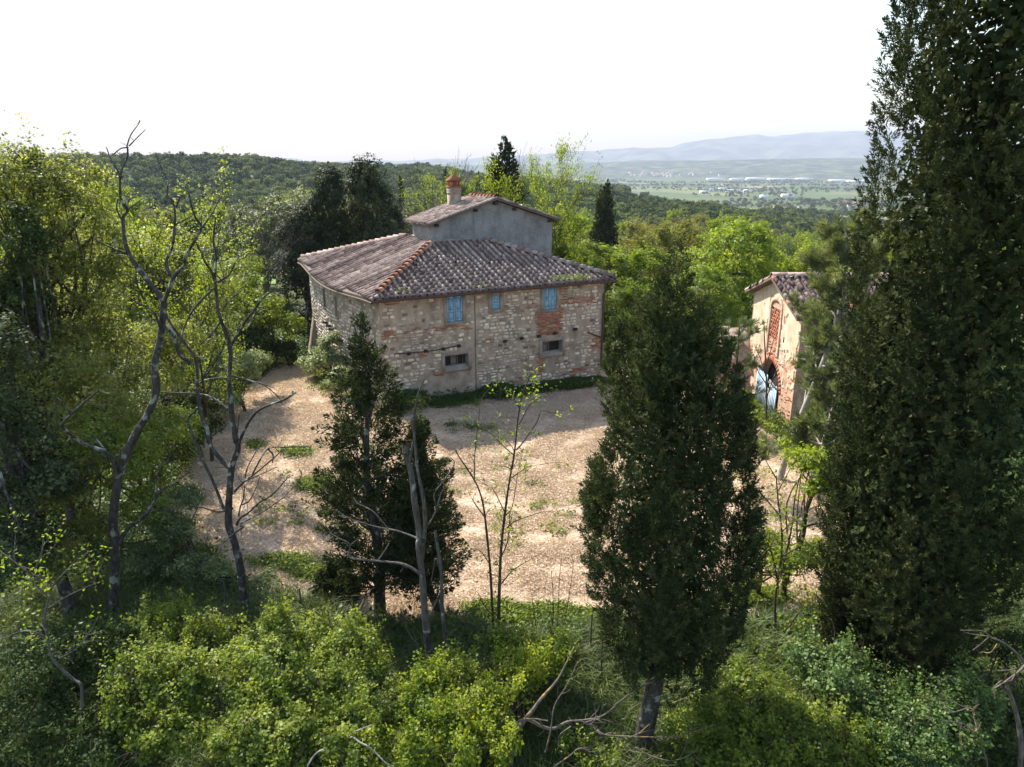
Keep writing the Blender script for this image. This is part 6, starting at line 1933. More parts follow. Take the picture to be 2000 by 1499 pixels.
Kt = [
 ([(2030, 1330), (1990, 1282), (1956, 1254), (1932, 1244), (1915, 1233), (1875, 1232)], 10, 2, 0, -0.4), ([(1932, 1244), (1905, 1242), (1888, 1237)], 3, 1.5, -0.2, -0.3), ([(1932, 1245), (1917, 1259), (1900, 1271)], 3, 2, -0.2, 0), ([(1948, 1258), (1930, 1270), (1922, 1275)], 3, 2, -0.1, 0),
 ([(2010, 1290), (1983, 1306), (1960, 1329), (1941, 1346)], 8, 3, 0, -0.2), ([(1985, 1306), (1965, 1307), (1947, 1311)], 4, 3, 0, -0.3), ([(1958, 1330), (1948, 1350), (1944, 1365)], 5, 2, 0, 0), ([(1992, 1300), (1990, 1320), (1996, 1340)], 4, 2, 0, 0.2),
 ([(1990, 1520), (1990, 1450), (1988, 1400), (1975, 1360), (1965, 1335)], 16, 9, -0.1, 0),
]
traced('dead_tree', 'dead tree with drooping lichen-grey limbs at the frame edge under the huge cypress', Kt, 11.6, 'bark_lichen', 311, 2.2, 0.3)
Lt = [
 ([(1928, 1510), (1922, 1480), (1917, 1463), (1909, 1435), (1909, 1425)], 6, 5, 0, 0), ([(1909, 1425), (1896, 1425), (1879, 1414), (1841, 1408)], 4, 2, 0, -0.3), ([(1909, 1425), (1908, 1400), (1913, 1376)], 5, 3, 0, 0.1), ([(1896, 1425), (1885, 1435), (1870, 1440)], 3, 2, 0, 0.1), ([(1879, 1414), (1871, 1428), (1872, 1438)], 3, 1, -0.1, 0),
 ([(1908, 1395), (1888, 1384), (1854, 1393), (1834, 1380), (1796, 1358)], 4, 2, 0, -0.4), ([(1888, 1384), (1862, 1374), (1834, 1365)], 3, 1.5, -0.1, -0.2), ([(1910, 1432), (1916, 1455), (1915, 1480)], 4, 2, 0, 0.2),
]
traced('dead_branch', 'thin dead branch with orange lichen poking out of the cool green shrubs', Lt, 11.4, 'bark_lichen', 312, 2.0, 0.22)
Mt = [
 ([(186, 1520), (183, 1499), (170, 1416), (163, 1340), (140, 1326), (110, 1283), (90, 1246), (92, 1200), (93, 1150), (60, 1113), (0, 1080), (-30, 1070)], 12, 3, 0, 0),
 ([(112, 1288), (117, 1286), (150, 1266), (175, 1235), (193, 1203)], 6, 2, 0, 0.4), ([(95, 1152), (97, 1150), (117, 1127), (140, 1105), (156, 1080)], 5, 2, 0, -0.2), ([(90, 1246), (60, 1230), (30, 1240), (0, 1250)], 5, 2, 0, -0.4), ([(93, 1190), (130, 1165), (165, 1150), (190, 1140)], 4, 2, 0, 0.3), ([(92, 1240), (75, 1220), (55, 1215)], 4, 2, 0, 0.2), ([(165, 1410), (140, 1430), (100, 1425), (60, 1420)], 4, 2, 0, -0.3), ([(30, 1500), (25, 1450), (10, 1410), (0, 1400)], 9, 5, 0, 0),
 ([(93, 1160), (70, 1130), (80, 1080), (85, 1050)], 4, 2, 0, 0.2), ([(60, 1113), (40, 1090), (30, 1050)], 4, 2, 0, 0.3),
]
traced('young_tree', 'spindly tree with lit yellow-green leaf sprays in the dark lower corner', Mt, 12.2, 'bark_grey', 313, 4.0, 0.5, 'leaf_spring', (8, 0.12, 0.085, 0.75))
Nt_ = [([(640, 1400), (630, 1340), (610, 1300)], 3, 1, 0, 0), ([(905, 1400), (900, 1375), (893, 1350), (880, 1330)], 4, 2, 0, 0), ([(907, 1400), (910, 1370), (918, 1345), (935, 1320)], 4, 2, 0, 0.1), ([(900, 1375), (905, 1350), (900, 1320)], 3, 1, 0, 0)]
traced('bare_sapling', 'small orange-twigged bare sapling at the foot of the grey dead trunk', Nt_[1:], 13.6, 'bark_lichen', 314, 3.0, 0.25)

# thin whips standing in the tall grass
WH = [([(1175, 1345), (1174, 1290), (1178, 1240), (1172, 1212)], 'thin leaf-tipped whip just left of the egg-shaped conifer trunk'), ([(1232, 1350), (1222, 1290), (1215, 1240)], 'crooked whip touching the lower skirt of the egg-shaped conifer'),
      ([(1395, 1370), (1392, 1320), (1396, 1270)], 'short whip in front of the mid green leafy shrub'), ([(640, 1290), (645, 1240), (640, 1195)], 'whip rising behind the light green shrub near the ragged conifer'),
      ([(1570, 1340), (1575, 1270), (1590, 1210)], 'leaning whip between the bright locust and the cool green shrub'), ([(745, 1300), (752, 1240), (748, 1200)], 'thin whip at the foot of the ragged conifer')]
for k_, (pl_, lb) in enumerate(WH):
    lb = lb.replace('just left of', 'close beside')
    u0, v0 = pl_[0]; u1, v1 = pl_[-1]
    ex = [([pl_[1], (pl_[1][0] + 14 * (-1) ** k_, pl_[1][1] - 28), (pl_[1][0] + 20 * (-1) ** k_, pl_[1][1] - 60)], 3, 1, 0, 0.2)]
    traced('sapling', lb, [(pl_, 5, 1.5, 0, 0)] + ex, 15.2 + 0.3 * k_, 'bark_brown', 330 + k_, 3.5, 0.4, 'leaf_spring', (3, 0.07, 0.08, 0.6))

# ---- conifers
def conifer(name, label, base, axis, R, z0, z1, n, per, plen, prad, L, leafm, seed, asp=0.32, out=0.35, droop=0.0, trunk_r=0.2, inner=0.55, bunch=0.06, gaps=None, stems=1, limbs=30, core=None, lobe=None):
    r = np.random.default_rng(seed)
    if lobe:
        V, F, T, root, tip = lobed(r, axis, R, z0, z1, lobe[0], lobe[1], lobe[2], n, per, plen, prad, L, asp)
    else:
        V, F, T, root, tip = plumes(r, axis, R, z0, z1, n, per, plen, prad, L, asp, out, droop, tint=(0.5, 0.2), inner=inner, bunch=bunch, gaps=gaps)
    o = thing(name, label, 'tree', tuple(base))
    wb_ = MB()
    zz_ = np.linspace(base[2] - 0.4, z0 + (z1 - z0) * 0.85, 9)
    for s in range(stems):
        P = np.array([axis(q) * np.array((1, 1, 0)) + np.array((0, 0, q)) + np.array((s * 0.3 * (q - base[2]) / 8, 0, 0)) for q in zz_])
        P[0, :2] = base[:2]; P[1, :2] = base[:2] * 0.6 + P[1, :2] * 0.4
        wb_.add(*tube(P, np.linspace(trunk_r, 0.03, 9), 9))
    if core:
        nc_ = core[0]; tz_ = r.random(nc_) * 0.86; ph_ = r.uniform(0, 2 * PI, nc_); zc_ = z0 + (z1 - z0) * tz_
        rc_ = np.array([R(t) for t in tz_]) * np.sqrt(r.random(nc_)) * core[1]
        Cc_ = np.array([axis(q) for q in zc_]) * np.array((1, 1, 0)) + np.stack([np.cos(ph_) * rc_, np.sin(ph_) * rc_, zc_], -1)
        Vc, Fc = leaves(Cc_, unit(r.normal(size=(nc_, 3)) + np.stack([np.cos(ph_), np.sin(ph_), 0 * ph_], -1)), core[2], 0.6, r)
    for k_ in r.permutation(len(tip))[:limbs]:
        zq = min(max(tip[k_][2] - plen * 1.1, base[2] + 1.0), zz_[-1])
        a = axis(zq) * np.array((1, 1, 0)) + np.array((0, 0, zq))
        S = spline([a, (a + root[k_]) / 2 - EZ * 0.1, root[k_]], 3)
        wb_.add(*tube(S, np.linspace(0.045, 0.012, len(S)), 4))
    wb_.build('trunk', M['bark_dark'], o, base, True)
    mb = MB().add(V, F, T)
    if core:
        mb.add(Vc, Fc, np.repeat(np.clip(r.normal(0.42, 0.18, nc_), 0, 1), 4))
    TRIS[label[:20]] = mb.tris()
    mb.build('crown', M[leafm], o, base)
    return o
# the huge cypress
cb_ = np.array((9.9, 15.0, gz1(9.9, 15.0)))
conifer('cypress', 'huge dark columnar cypress taller than everything, its top cut off by the frame', cb_, lambda z: np.array((9.85, 15.3, 0.0)),
        lambda t: 2.3 * min(1, 0.62 + 2.2 * t) * (1 - max(0, (t - 0.78) / 0.22) ** 2.2 * 0.75), 0.9, 21.5, 4700, 52, 0.42, 0.13, 0.105, 'leaf_cypress', 401, 0.22, trunk_r=0.3, limbs=0, core=(24000, 0.7, 0.21), lobe=(250, (0.42, 0.68), (2.0, 3.8)))
cq = at(1700, 425, 16.4)
conifer('cypress', 'narrow secondary cypress spire leaning out of the huge cypress beside the pine', np.array((9.0, 16.5, 0.0)), lambda z: np.array((9.0 + 0.0 * z, 16.4, 0.0)),
        lambda t: 0.75 * min(1, 0.7 + 2 * t) * (1 - max(0, (t - 0.4) / 0.6) ** 2 * 0.85), 1.0, 11.6, 620, 56, 0.4, 0.13, 0.105, 'leaf_cypress', 402, 0.22, trunk_r=0.14, limbs=0, core=(2500, 0.55, 0.18), lobe=(40, (0.3, 0.45), (1.6, 2.6)))
# the egg-shaped conifer
def prof(tt_, rr_):
    tt_, rr_ = np.array(tt_), np.array(rr_)
    return lambda t: float(np.interp(t, tt_, rr_))
e0 = np.array((3.03, 13.1, gz1(3.03, 13.1)))
conifer('cypress', 'dense dark egg-shaped conifer with pointed tip and bare foot, before the downpipe corner', e0,
        lambda z: np.array((3.05 + (0.32 if z > 4 else 0.08 * z) * np.clip((9.6 - z) / 5, 0, 1), 13.15, 0.0)), prof([0, 0.08, 0.14, 0.25, 0.37, 0.58, 0.76, 0.88, 0.95, 1], [0.85, 1.25, 1.45, 1.68, 1.8, 1.66, 1.18, 0.55, 0.26, 0.08]),
        2.5, 11.75, 3400, 50, 0.36, 0.12, 0.095, 'leaf_juniper', 403, 0.22, trunk_r=0.24, limbs=0, core=(9000, 0.6, 0.15), lobe=(175, (0.3, 0.5), (1.0, 1.9)))
# the ragged conifer by the house corner
g0 = gnd(742, 1200, 0.0)
ga = lambda z: np.array((g0[0] + 0.12 * np.sin(z), g0[1], 0.0))
rgp = np.random.default_rng(9)
hol = rgp.uniform(0, 1, (15, 2)) * np.array((1, 6.28))
conifer('cypress', 'ragged dark conifer with open gaps between sprays, before the near corner of the farmhouse', g0, ga,
        prof([0, 0.12, 0.3, 0.48, 0.67, 0.80, 0.86, 0.93, 1], [1.45, 1.7, 1.68, 1.52, 1.3, 0.94, 0.66, 0.36, 0.1]), 1.2, 9.3, 700, 80, 0.95, 0.2, 0.12, 'leaf_juniper', 404, 0.28, 1.0, 0.45, 0.2, 0.35, 0.14,
        lambda t, p: all((((t - h[0]) / 0.075) ** 2 + (min(abs(p - h[1]), 6.28 - abs(p - h[1])) / 0.55) ** 2) > 1 for h in hol), 1, 60)
g1 = gnd(862, 1215, 0.0)
conifer('cypress', 'shorter dark conifer half behind the grey dead trunk', np.array((g1[0], 18.6, 0.0)), lambda z: np.array((g1[0] - 0.5 + 0.05 * z * 0, 18.7, 0.0)),
        prof([0, 0.15, 0.4, 0.6, 0.8, 1], [1.15, 1.35, 1.2, 0.9, 0.5, 0.1]), 0.9, 6.9, 400, 85, 0.9, 0.2, 0.12, 'leaf_juniper', 405, 0.28, 1.0, 0.4, 0.14, 0.35, 0.14, None, 1, 40)
g2 = gnd(650, 1195, 0.0)
conifer('juniper_bush', 'low spreading dark juniper at the foot of the ragged conifer', np.array((g2[0], 19.3, 0.0)), lambda z: np.array((g2[0], 19.3, 0.0)),
        prof([0, 0.4, 1], [0.95, 0.9, 0.2]), 0.1, 1.3, 90, 80, 0.7, 0.22, 0.13, 'leaf_juniper', 406, 0.36, 1.3, 0.5, 0.06, 0.3)
# ---- pines: needle tufts on upswept limbs
def pine(name, label, trunk_px, Y, limbs, leafm, seed, tuft=90, nl=0.3, bark='bark_pale', per_limb=10, r0=12, ulim=None):
    r = np.random.default_rng(seed)
    T = spline(np.array([at(u, v, Y + dy) for u, v, dy in trunk_px]), 4)
    base = T[0].copy()
    wb_ = MB(); mp = Y * 1.02 / FPX
    wb_.add(*tube(T, np.linspace(r0, 3, len(T)) * mp * 0.5, 8))
    ends = []
    for (t, az, el, L) in limbs:
        i_ = int(t * (len(T) - 1)); p = T[i_]
        if math.cos(az) < -0.05 and ulim:
            dep = p[1] * CP + (CAMZ - p[2]) * SP
            room = p[0] - (ulim - 1000) / FPX * dep - 0.45
            if room < 0.25: continue
            L = min(L, room / abs(math.cos(az) * math.cos(el)))
        d = np.array((math.cos(az) * math.cos(el), math.sin(az) * math.cos(el), math.sin(el)))
        q = [p]
        for _ in range(5):
            d = unit(d + r.normal(size=3) * 0.12 + EZ * 0.10); q.append(q[-1] + d * L / 5)
        q = np.array(q)
        wb_.add(*tube(q, np.linspace(4.5, 1.2, 6) * mp * 0.5, 5))
        for k_ in range(per_limb):
            j = r.integers(2, 6); dd = unit(unit(q[j] - q[j - 1]) + unit(r.normal(size=3)) * 0.8 + EZ * 0.4)
            ln = r.uniform(0.3, 0.75)
            e = q[j] + dd * ln
            wb_.add(*tube(np.array([q[j], (q[j] + e) / 2 + EZ * 0.03, e]), [0.016, 0.012, 0.008], 3))
            ends.append((q[j] + dd * ln * 0.45, dd)); ends.append((e, dd))
        ends.append((q[-1], d))
    for k_ in range(4):
        ends.append((T[-1 - k_], unit(EZ + r.normal(size=3) * 0.2)))
    Pn = np.array([e[0] for e in ends]); Dn = np.array([e[1] for e in ends]); n = len(Pn)
    al = unit(Dn[:, None] * 0.85 + unit(r.normal(size=(n, tuft, 3))) * 0.75 + EZ * 0.1)
    C_ = Pn[:, None] + al * nl * 0.5 + Dn[:, None] * (r.random((n, tuft, 1)) - 0.6) * 0.22
    al = al.reshape(-1, 3); C_ = C_.reshape(-1, 3)
    V, F = leaves(C_, unit(np.cross(al, r.normal(size=al.shape))), nl * r.uniform(0.7, 1.2, len(C_)), 0.085, r, al)
    tt_ = np.repeat(np.clip(np.repeat(r.normal(0.5, 0.2, n), tuft) + r.normal(0, 0.12, n * tuft), 0, 1), 4)
    o = thing(name, label, 'tree', tuple(base))
    wb_.build('trunk', M[bark], o, base, True)
    mb = MB().add(V, F, tt_); TRIS[label[:20]] = mb.tris()
    mb.build('crown', M[leafm], o, base)
    return o
rp2 = np.random.default_rng(66)
def limbset(n, t0, t1, L0, L1, el=0.35):
    return [(t0 + (t1 - t0) * (k_ + rp2.random()) / n, k_ * 2.4 + rp2.uniform(-0.4, 0.4), el + rp2.uniform(-0.25, 0.3), L0 + (L1 - L0) * ((k_ + 0.5) / n)) for k_ in range(n)]
pine('pine', 'tall leaning pine with pale branches between the barn and the huge cypress', [(1520, 945, 0), (1540, 880, 0), (1570, 800, 0), (1605, 715, 0), (1635, 625, 0), (1650, 540, 0), (1652, 450, 0)], 28.5,
     limbset(46, 0.3, 0.98, 2.7, 0.9), 'leaf_pine', 501, 60, 0.34, per_limb=8, r0=15, ulim=1574)
pine('pine', 'low spreading pine limb-mass beside the barn gate, below the tall leaning pine', [(1580, 960, 0), (1598, 900, 0), (1615, 840, 0), (1635, 770, 0), (1660, 700, 0)], 25.5, limbset(20, 0.2, 0.95, 1.2, 0.8), 'leaf_pine', 502, 55, 0.3, per_limb=7, r0=10, ulim=1545)
pine('pine', 'slim straight pine standing close against the side wall of the barn', [(1604, 905, 0), (1606, 800, 0), (1603, 700, 0), (1607, 590, 0)], 31.0, limbset(30, 0.2, 0.97, 1.3, 0.7), 'leaf_pine', 505, 50, 0.32, bark='bark_grey', per_limb=6, r0=7, ulim=1566)
pine('small_pine', 'small young pine beside the barn lean-to, next to the egg-shaped conifer', [(1432, 850, 0), (1434, 780, 0), (1440, 700, 0), (1444, 640, 0)], 34.5, limbset(12, 0.35, 0.97, 1.3, 0.6), 'leaf_pine', 503, 45, 0.28, bark='bark_grey', per_limb=5, r0=6)
pine('small_pine', 'tiny young pine against the flank of the egg-shaped conifer', [(1466, 935, 0), (1462, 890, 0), (1458, 850, 0)], 27.0, limbset(8, 0.1, 0.95, 0.9, 0.5), 'leaf_pine', 504, 45, 0.26, bark='bark_grey', per_limb=5, r0=4)

# ---- broadleaf masses near the camera
def mass(name, label, cat, lobes, leafm, seed, ncl, per, cr, L, bark='bark_brown', base=None, r0=0.1, th=None, nl=24, up=0.45, asp=0.6, group=None, tint=(0.5, 0.2), low=-0.45, shell=(0.62, 1.05), shoots=0, shoot_len=1.0):
    r = np.random.default_rng(seed)
    lobes = [(np.array(c, float), np.array(q, float)) for c, q in lobes]
    c0 = lobes[0][0]
    sub_ = []
    for c, q in lobes:
        for _ in range(5):
            dv = unit(r.normal(size=3)); dv[2] = abs(dv[2]) * 0.9 - 0.15
            sub_.append((c + dv * q * r.uniform(0.55, 0.85), q * r.uniform(0.34, 0.55)))
    lobes = [(c, q * 0.78) for c, q in lobes] + sub_
    if base is None:
        base = np.array((c0[0], c0[1], gz1(c0[0], c0[1])))
    base = np.array(base, float)
    V, F, T, cc = foliage(r, lobes, ncl, per, cr, L, asp, up, tint=tint, low=low, shell=shell)
    if shoots:
        hi = cc[r.permutation(len(cc))[:shoots]]
        ext = []
        for q in hi:
            d = unit(np.array((r.normal() * 0.35, r.normal() * 0.35, 1.0))); ln = r.uniform(0.25, 0.75) * shoot_len
            for f in np.linspace(0.1, 1, 8):
                ext.append(q + d * ln * f + r.normal(size=3) * 0.02)
        ext = np.array(ext); per2 = 7
        P_ = np.repeat(ext, per2, 0) + r.normal(size=(len(ext) * per2, 3)) * cr * 0.26
        V2, F2 = leaves(P_, unit(r.normal(size=P_.shape) * 0.7 + EZ * 0.7), L * r.uniform(0.45, 1.1, len(P_)), asp, r)
        F = np.vstack([F, F2 + len(V)]); V = np.vstack([V, V2])
        T = np.concatenate([T, np.repeat(np.clip(np.repeat(r.normal(tint[0] + 0.1, tint[1], len(hi)), 8 * per2) + r.normal(0, 0.1, len(P_)), 0, 1), 4)])
    o = thing(name, label, cat, tuple(base), group)
    top = max(c[2] for c, _ in lobes)
    w = limb_mesh(r, base, max(0.4, (top - base[2]) * 0.8), r0, cc, nl=nl, lean=(c0[0] - base[0], c0[1] - base[1]))
    if shoots:
        for q in cc[r.permutation(len(cc))[:int(shoots * 0.9)]]:
            d = unit(r.normal(size=3) * 0.6 + EZ * 0.7); ln = r.uniform(0.3, 0.9) * min(1.3, shoot_len)
            pts = [q - d * ln * 0.4]
            for _k in range(4):
                d = unit(d + r.normal(size=3) * 0.25); pts.append(pts[-1] + d * ln / 3)
            w.add(*tube(np.array(pts), np.linspace(0.011, 0.004, 5), 3))
            for _k in range(2):
                dd = unit(d + r.normal(size=3) * 0.7)
                w.add(*tube(np.array([pts[2 + _k], pts[2 + _k] + dd * ln * 0.25, pts[2 + _k] + dd * ln * 0.4 + EZ * 0.03]), [0.006, 0.005, 0.003], 3))
    w.build('trunk' if cat == 'tree' else 'stem', M[bark], o, base, True)
    mb = MB().add(V, F, T); TRIS[label[:24]] = mb.tris()
    mb.build('crown' if cat == 'tree' else 'foliage', M[leafm], o, base)
    return o
def lob(u, v, Y, rx, rz=None, ry=None):
    return (at(u, v, Y), (rx, ry or rx, rz or rx))
mass('oak_tree', 'big yellowish leafy tree filling the corner of the view, taller than the wooded hill', 'tree',
     [lob(60, 480, 25, 2.6), lob(-40, 430, 24.5, 2.8), lob(110, 610, 25, 2.4), lob(20, 410, 25, 1.9, 1.9), lob(115, 410, 25.5, 1.6, 2.1), lob(150, 540, 26, 1.8), lob(60, 345, 25, 0.7, 1.1), lob(-20, 345, 25, 0.9, 1.2), lob(140, 380, 25.5, 0.6, 1.2), lob(178, 420, 26, 0.6, 1.0), lob(60, 700, 24, 2.4), lob(150, 680, 25, 2.0), lob(100, 800, 22.5, 1.6), lob(170, 480, 26, 1.3, 1.8)],
     'leaf_yellow', 601, 1500, 46, 0.52, 0.125, base=(-18.5, 26.0, -0.2), r0=0.3, nl=70, shoots=90, shoot_len=2.4)
mass('shrub', 'yellow-green shrub mass leaning on the trunk of the tall forked dead tree', 'shrub', [lob(150, 900, 19.5, 1.1), lob(120, 990, 18.5, 1.0), lob(170, 1050, 18.5, 0.9, 1.0), lob(120, 1110, 17, 0.8), lob(190, 830, 21.5, 1.2)], 'leaf_yellow', 614, 520, 36, 0.32, 0.10, base=(-12.8, 19.0, -0.1), nl=24)
mass('holm_oak', 'deep dark evergreen filling the lower flank under the big yellowish tree', 'tree',
     [lob(0, 880, 18.0, 1.6, 2.2), lob(-40, 700, 18.5, 1.5, 2.0), lob(70, 960, 18, 1.2, 1.4), lob(20, 1090, 16.5, 1.5, 1.4)], 'leaf_dark', 602, 640, 40, 0.42, 0.115, base=(-13.0, 18.0, 0.0), r0=0.2, nl=30, bark='bark_dark')  # dark leaves added to stand in for the shade under the crown
mass('inner_shade', 'dark ivy-clad stem inside the big yellowish tree', 'tree', [lob(60, 490, 22.5, 0.6, 1.9), lob(20, 620, 22.5, 1.1, 2.2)], 'leaf_ivy', 603, 220, 36, 0.38, 0.13, base=(-15.9, 22.6, 0.0), r0=0.16, nl=10, bark='bark_dark')  # dark foliage added for the shade between the big tree's leaves
mass('oak_tree', 'bright yellow-green tree behind the tall forked dead tree', 'tree',
     [lob(300, 560, 38, 3.2, 2.3), lob(210, 600, 36, 3.0, 2.4), lob(380, 600, 39, 2.6, 2.1), lob(250, 510, 38, 2.0, 1.6), lob(340, 490, 40, 1.7, 1.4), lob(300, 660, 35, 2.2, 1.6)], 'leaf_yellow', 604, 1150, 34, 0.55, 0.17, base=(-19.0, 38.0, -0.2), r0=0.2, nl=40)
r_ = np.random.default_rng(71)
w_, an_ = grow(r_, 11.5, 0.13, 16, 0.42, 0.2, (6, 4), up=0.7, minr=0.012)
V, F, T = twig_leaves(r_, an_, 6, 0.16, 0.17, 0.5, (0.55, 0.2), 0.75)
x_, y_, s_ = top_px(338, 335, 30.0, float(np.quantile(V[:, 2], 0.995)))
make('locust_tree', 'airy thin-twigged tree with small yellow leaves, interlaced with the forked dead tree', 'tree', (x_, y_, gz1(x_, y_)), w_, M['bark_brown'], MB().add(V, F, T), M['leaf_spring']).scale = (s_ * 0.95, s_ * 0.95, s_)
mass('shrub', 'yellowish shrub thicket under the bright tree behind the forked dead tree', 'shrub',
     [lob(200, 800, 24, 2.3, 1.9), lob(270, 760, 26, 2.2, 1.8), lob(140, 760, 22.5, 1.8, 1.9), lob(300, 690, 28, 2.2, 1.6), lob(200, 690, 26.5, 2.2, 1.8)], 'leaf_yellow', 605, 900, 34, 0.42, 0.125, base=(-13.5, 24, 0.0), nl=30)
mass('shrub', 'pale-leaved shrub between the two dead trees, below the yellow-green wood', 'shrub', [lob(250, 930, 21, 1.5, 1.7), lob(310, 860, 23.5, 1.6, 1.5), lob(185, 900, 20, 1.3, 1.5), lob(290, 1010, 20.5, 1.0, 1.1)], 'leaf_bush', 606, 620, 36, 0.34, 0.10, base=(-10.8, 21, 0.0), nl=24)
mass('dark_bush', 'dark rounded bush at the edge of the mown yard between the two dead trees', 'bush', [lob(330, 1040, 20.8, 0.95, 1.05), lob(300, 1110, 20.0, 0.8, 0.8), lob(370, 1110, 20.0, 0.75, 0.6), lob(350, 985, 22, 0.8, 0.7)], 'leaf_pale', 607, 440, 34, 0.26, 0.085, base=(-9.7, 20.5, 0.0), nl=20, tint=(0.4, 0.3))
mass('bush', 'low pale bush at the foot of the leafless tree by the yard edge', 'bush', [lob(425, 1120, 19.6, 0.55, 0.4), lob(520, 1140, 19.6, 0.5, 0.3)], 'leaf_pale', 608, 120, 30, 0.2, 0.075, nl=8)
mass('hedge_bush', 'rounded pale-leaved bush beside the mown track, untrimmed', 'bush', [lob(455, 735, 37, 1.7, 1.35), lob(400, 745, 36, 1.6, 1.4), lob(490, 715, 39, 1.2, 1.0), lob(430, 800, 35, 1.3, 0.8)], 'leaf_pale', 609, 560, 32, 0.36, 0.135, base=(-14.6, 36.5, 0.0), nl=20, tint=(0.4, 0.28))
mass('dark_bush', 'shady dark green bush lining the mown yard below the rounded pale bush', 'bush', [lob(365, 800, 31, 1.6, 1.5), lob(340, 870, 28, 1.2, 1.3), lob(385, 850, 30, 1.0, 0.9)], 'leaf_ivy', 610, 480, 32, 0.34, 0.13, base=(-14.2, 30, 0.0), nl=20, tint=(0.55, 0.25))
mass('leafy_bush', 'tall bright green bush mass next to the dark oaks by the side wall', 'bush', [lob(480, 610, 47, 2.8, 1.8), lob(400, 600, 46, 2.6, 1.9), lob(540, 645, 47, 1.6, 1.2), lob(450, 545, 50, 2.4, 1.6), lob(380, 680, 42, 2.0, 1.6)], 'leaf_bush', 611, 900, 30, 0.5, 0.19, base=(-17.5, 47, 0.0), nl=30)
mass('dark_bush', 'shaded bush where the mown track meets the side wall', 'bush', [lob(545, 690, 46.5, 1.4, 1.2), lob(510, 670, 45, 1.5, 1.2)], 'leaf_ivy', 612, 240, 30, 0.42, 0.17, base=(-15, 46, 0.0), nl=12)
mass('elder_bush', 'pale green bush growing against the side wall of the farmhouse', 'bush', [lob(640, 705, 41.0, 1.0, 1.1), lob(615, 715, 42.5, 1.0, 0.9), lob(665, 745, 38.5, 0.9, 0.8), lob(700, 775, 36.8, 0.7, 0.6), lob(648, 672, 41.5, 0.6, 0.7)], 'leaf_pale', 613, 420, 34, 0.3, 0.14, base=(-10.6, 40.5, 0.4), nl=18, tint=(0.75, 0.2))
# foreground shrubs
FG = [
 ('bright green shrub nearest the bleached dead branch', [lob(560, 1440, 11.8, 1.0, 0.7), lob(680, 1460, 11.6, 0.9, 0.6), lob(480, 1470, 11.5, 0.9, 0.7)], 'leaf_bush', 900),
 ('big bright green shrub at the foot of the leafless yard-edge tree', [lob(520, 1330, 13.2, 1.2, 0.95), lob(430, 1380, 12.6, 1.2, 0.9), lob(560, 1250, 14.2, 0.75, 0.7), lob(350, 1330, 12.8, 0.8, 0.7)], 'leaf_bush', 1250),
 ('light green shrub in front of the ragged conifer', [lob(690, 1310, 13.6, 1.05, 0.85), lob(740, 1380, 12.8, 1.0, 0.8), lob(690, 1245, 14.6, 0.6, 0.55), lob(620, 1360, 12.9, 0.8, 0.8)], 'leaf_bush', 1050),
 ('yellow-green shrub under the fork of the grey dead trunk', [lob(820, 1400, 12.5, 0.85, 0.6), lob(790, 1470, 11.7, 0.9, 0.6), lob(880, 1480, 11.6, 0.8, 0.5), lob(840, 1340, 13.2, 0.4, 0.4)], 'leaf_spring', 600),
 ('yellowish small-leaved shrub among the orange lichen branches', [lob(1010, 1340, 13.6, 0.75, 0.6), lob(1060, 1300, 14.2, 0.5, 0.5), lob(960, 1420, 12.4, 0.5, 0.6), lob(985, 1470, 11.9, 0.45, 0.5)], 'leaf_spring', 400),
 ('yellow-green shrub filling the gap between the grey dead trunk and the slim young tree', [lob(900, 1330, 13.8, 0.6, 0.5), lob(930, 1400, 12.9, 0.6, 0.5), lob(890, 1420, 12.5, 0.5, 0.5)], 'leaf_bush', 420),
 ('ragged light green shrub in front of the slim two-stemmed tree', [lob(1010, 1280, 15.0, 0.6, 0.35), lob(1090, 1290, 14.8, 0.6, 0.35)], 'leaf_bush', 300),
 ('shrub growing beside the foot of the egg-shaped conifer, next to the lichen branches', [lob(1340, 1450, 12.9, 0.6, 0.4), lob(1160, 1500, 12.4, 0.7, 0.3), lob(1400, 1480, 12.2, 0.6, 0.4)], 'leaf_bush', 420),
 ('dark-edged green shrub behind the big bright shrub, under the leafless yard-edge tree', [lob(420, 1240, 15.5, 0.7, 0.6), lob(360, 1220, 16, 0.8, 0.6), lob(300, 1250, 15.2, 0.8, 0.7)], 'leaf_bush', 420),
 ('small yellow-green shrub with reddish stems at the dark lower corner edge', [lob(265, 1330, 12.6, 0.55, 0.45), lob(250, 1400, 12.0, 0.45, 0.4), lob(300, 1440, 11.8, 0.6, 0.5)], 'leaf_bush', 320),
]
for k_, (lb, lo_, mt, nc) in enumerate(FG):
    mass('shrub', lb, 'shrub', lo_, mt, 620 + k_, int(nc * 0.40), 40, 0.25, 0.085, nl=34, up=0.7, r0=0.05, asp=0.75, tint=(0.52, 0.27), shoots=70, base=np.array((lo_[0][0][0], lo_[0][0][1], -0.1)))
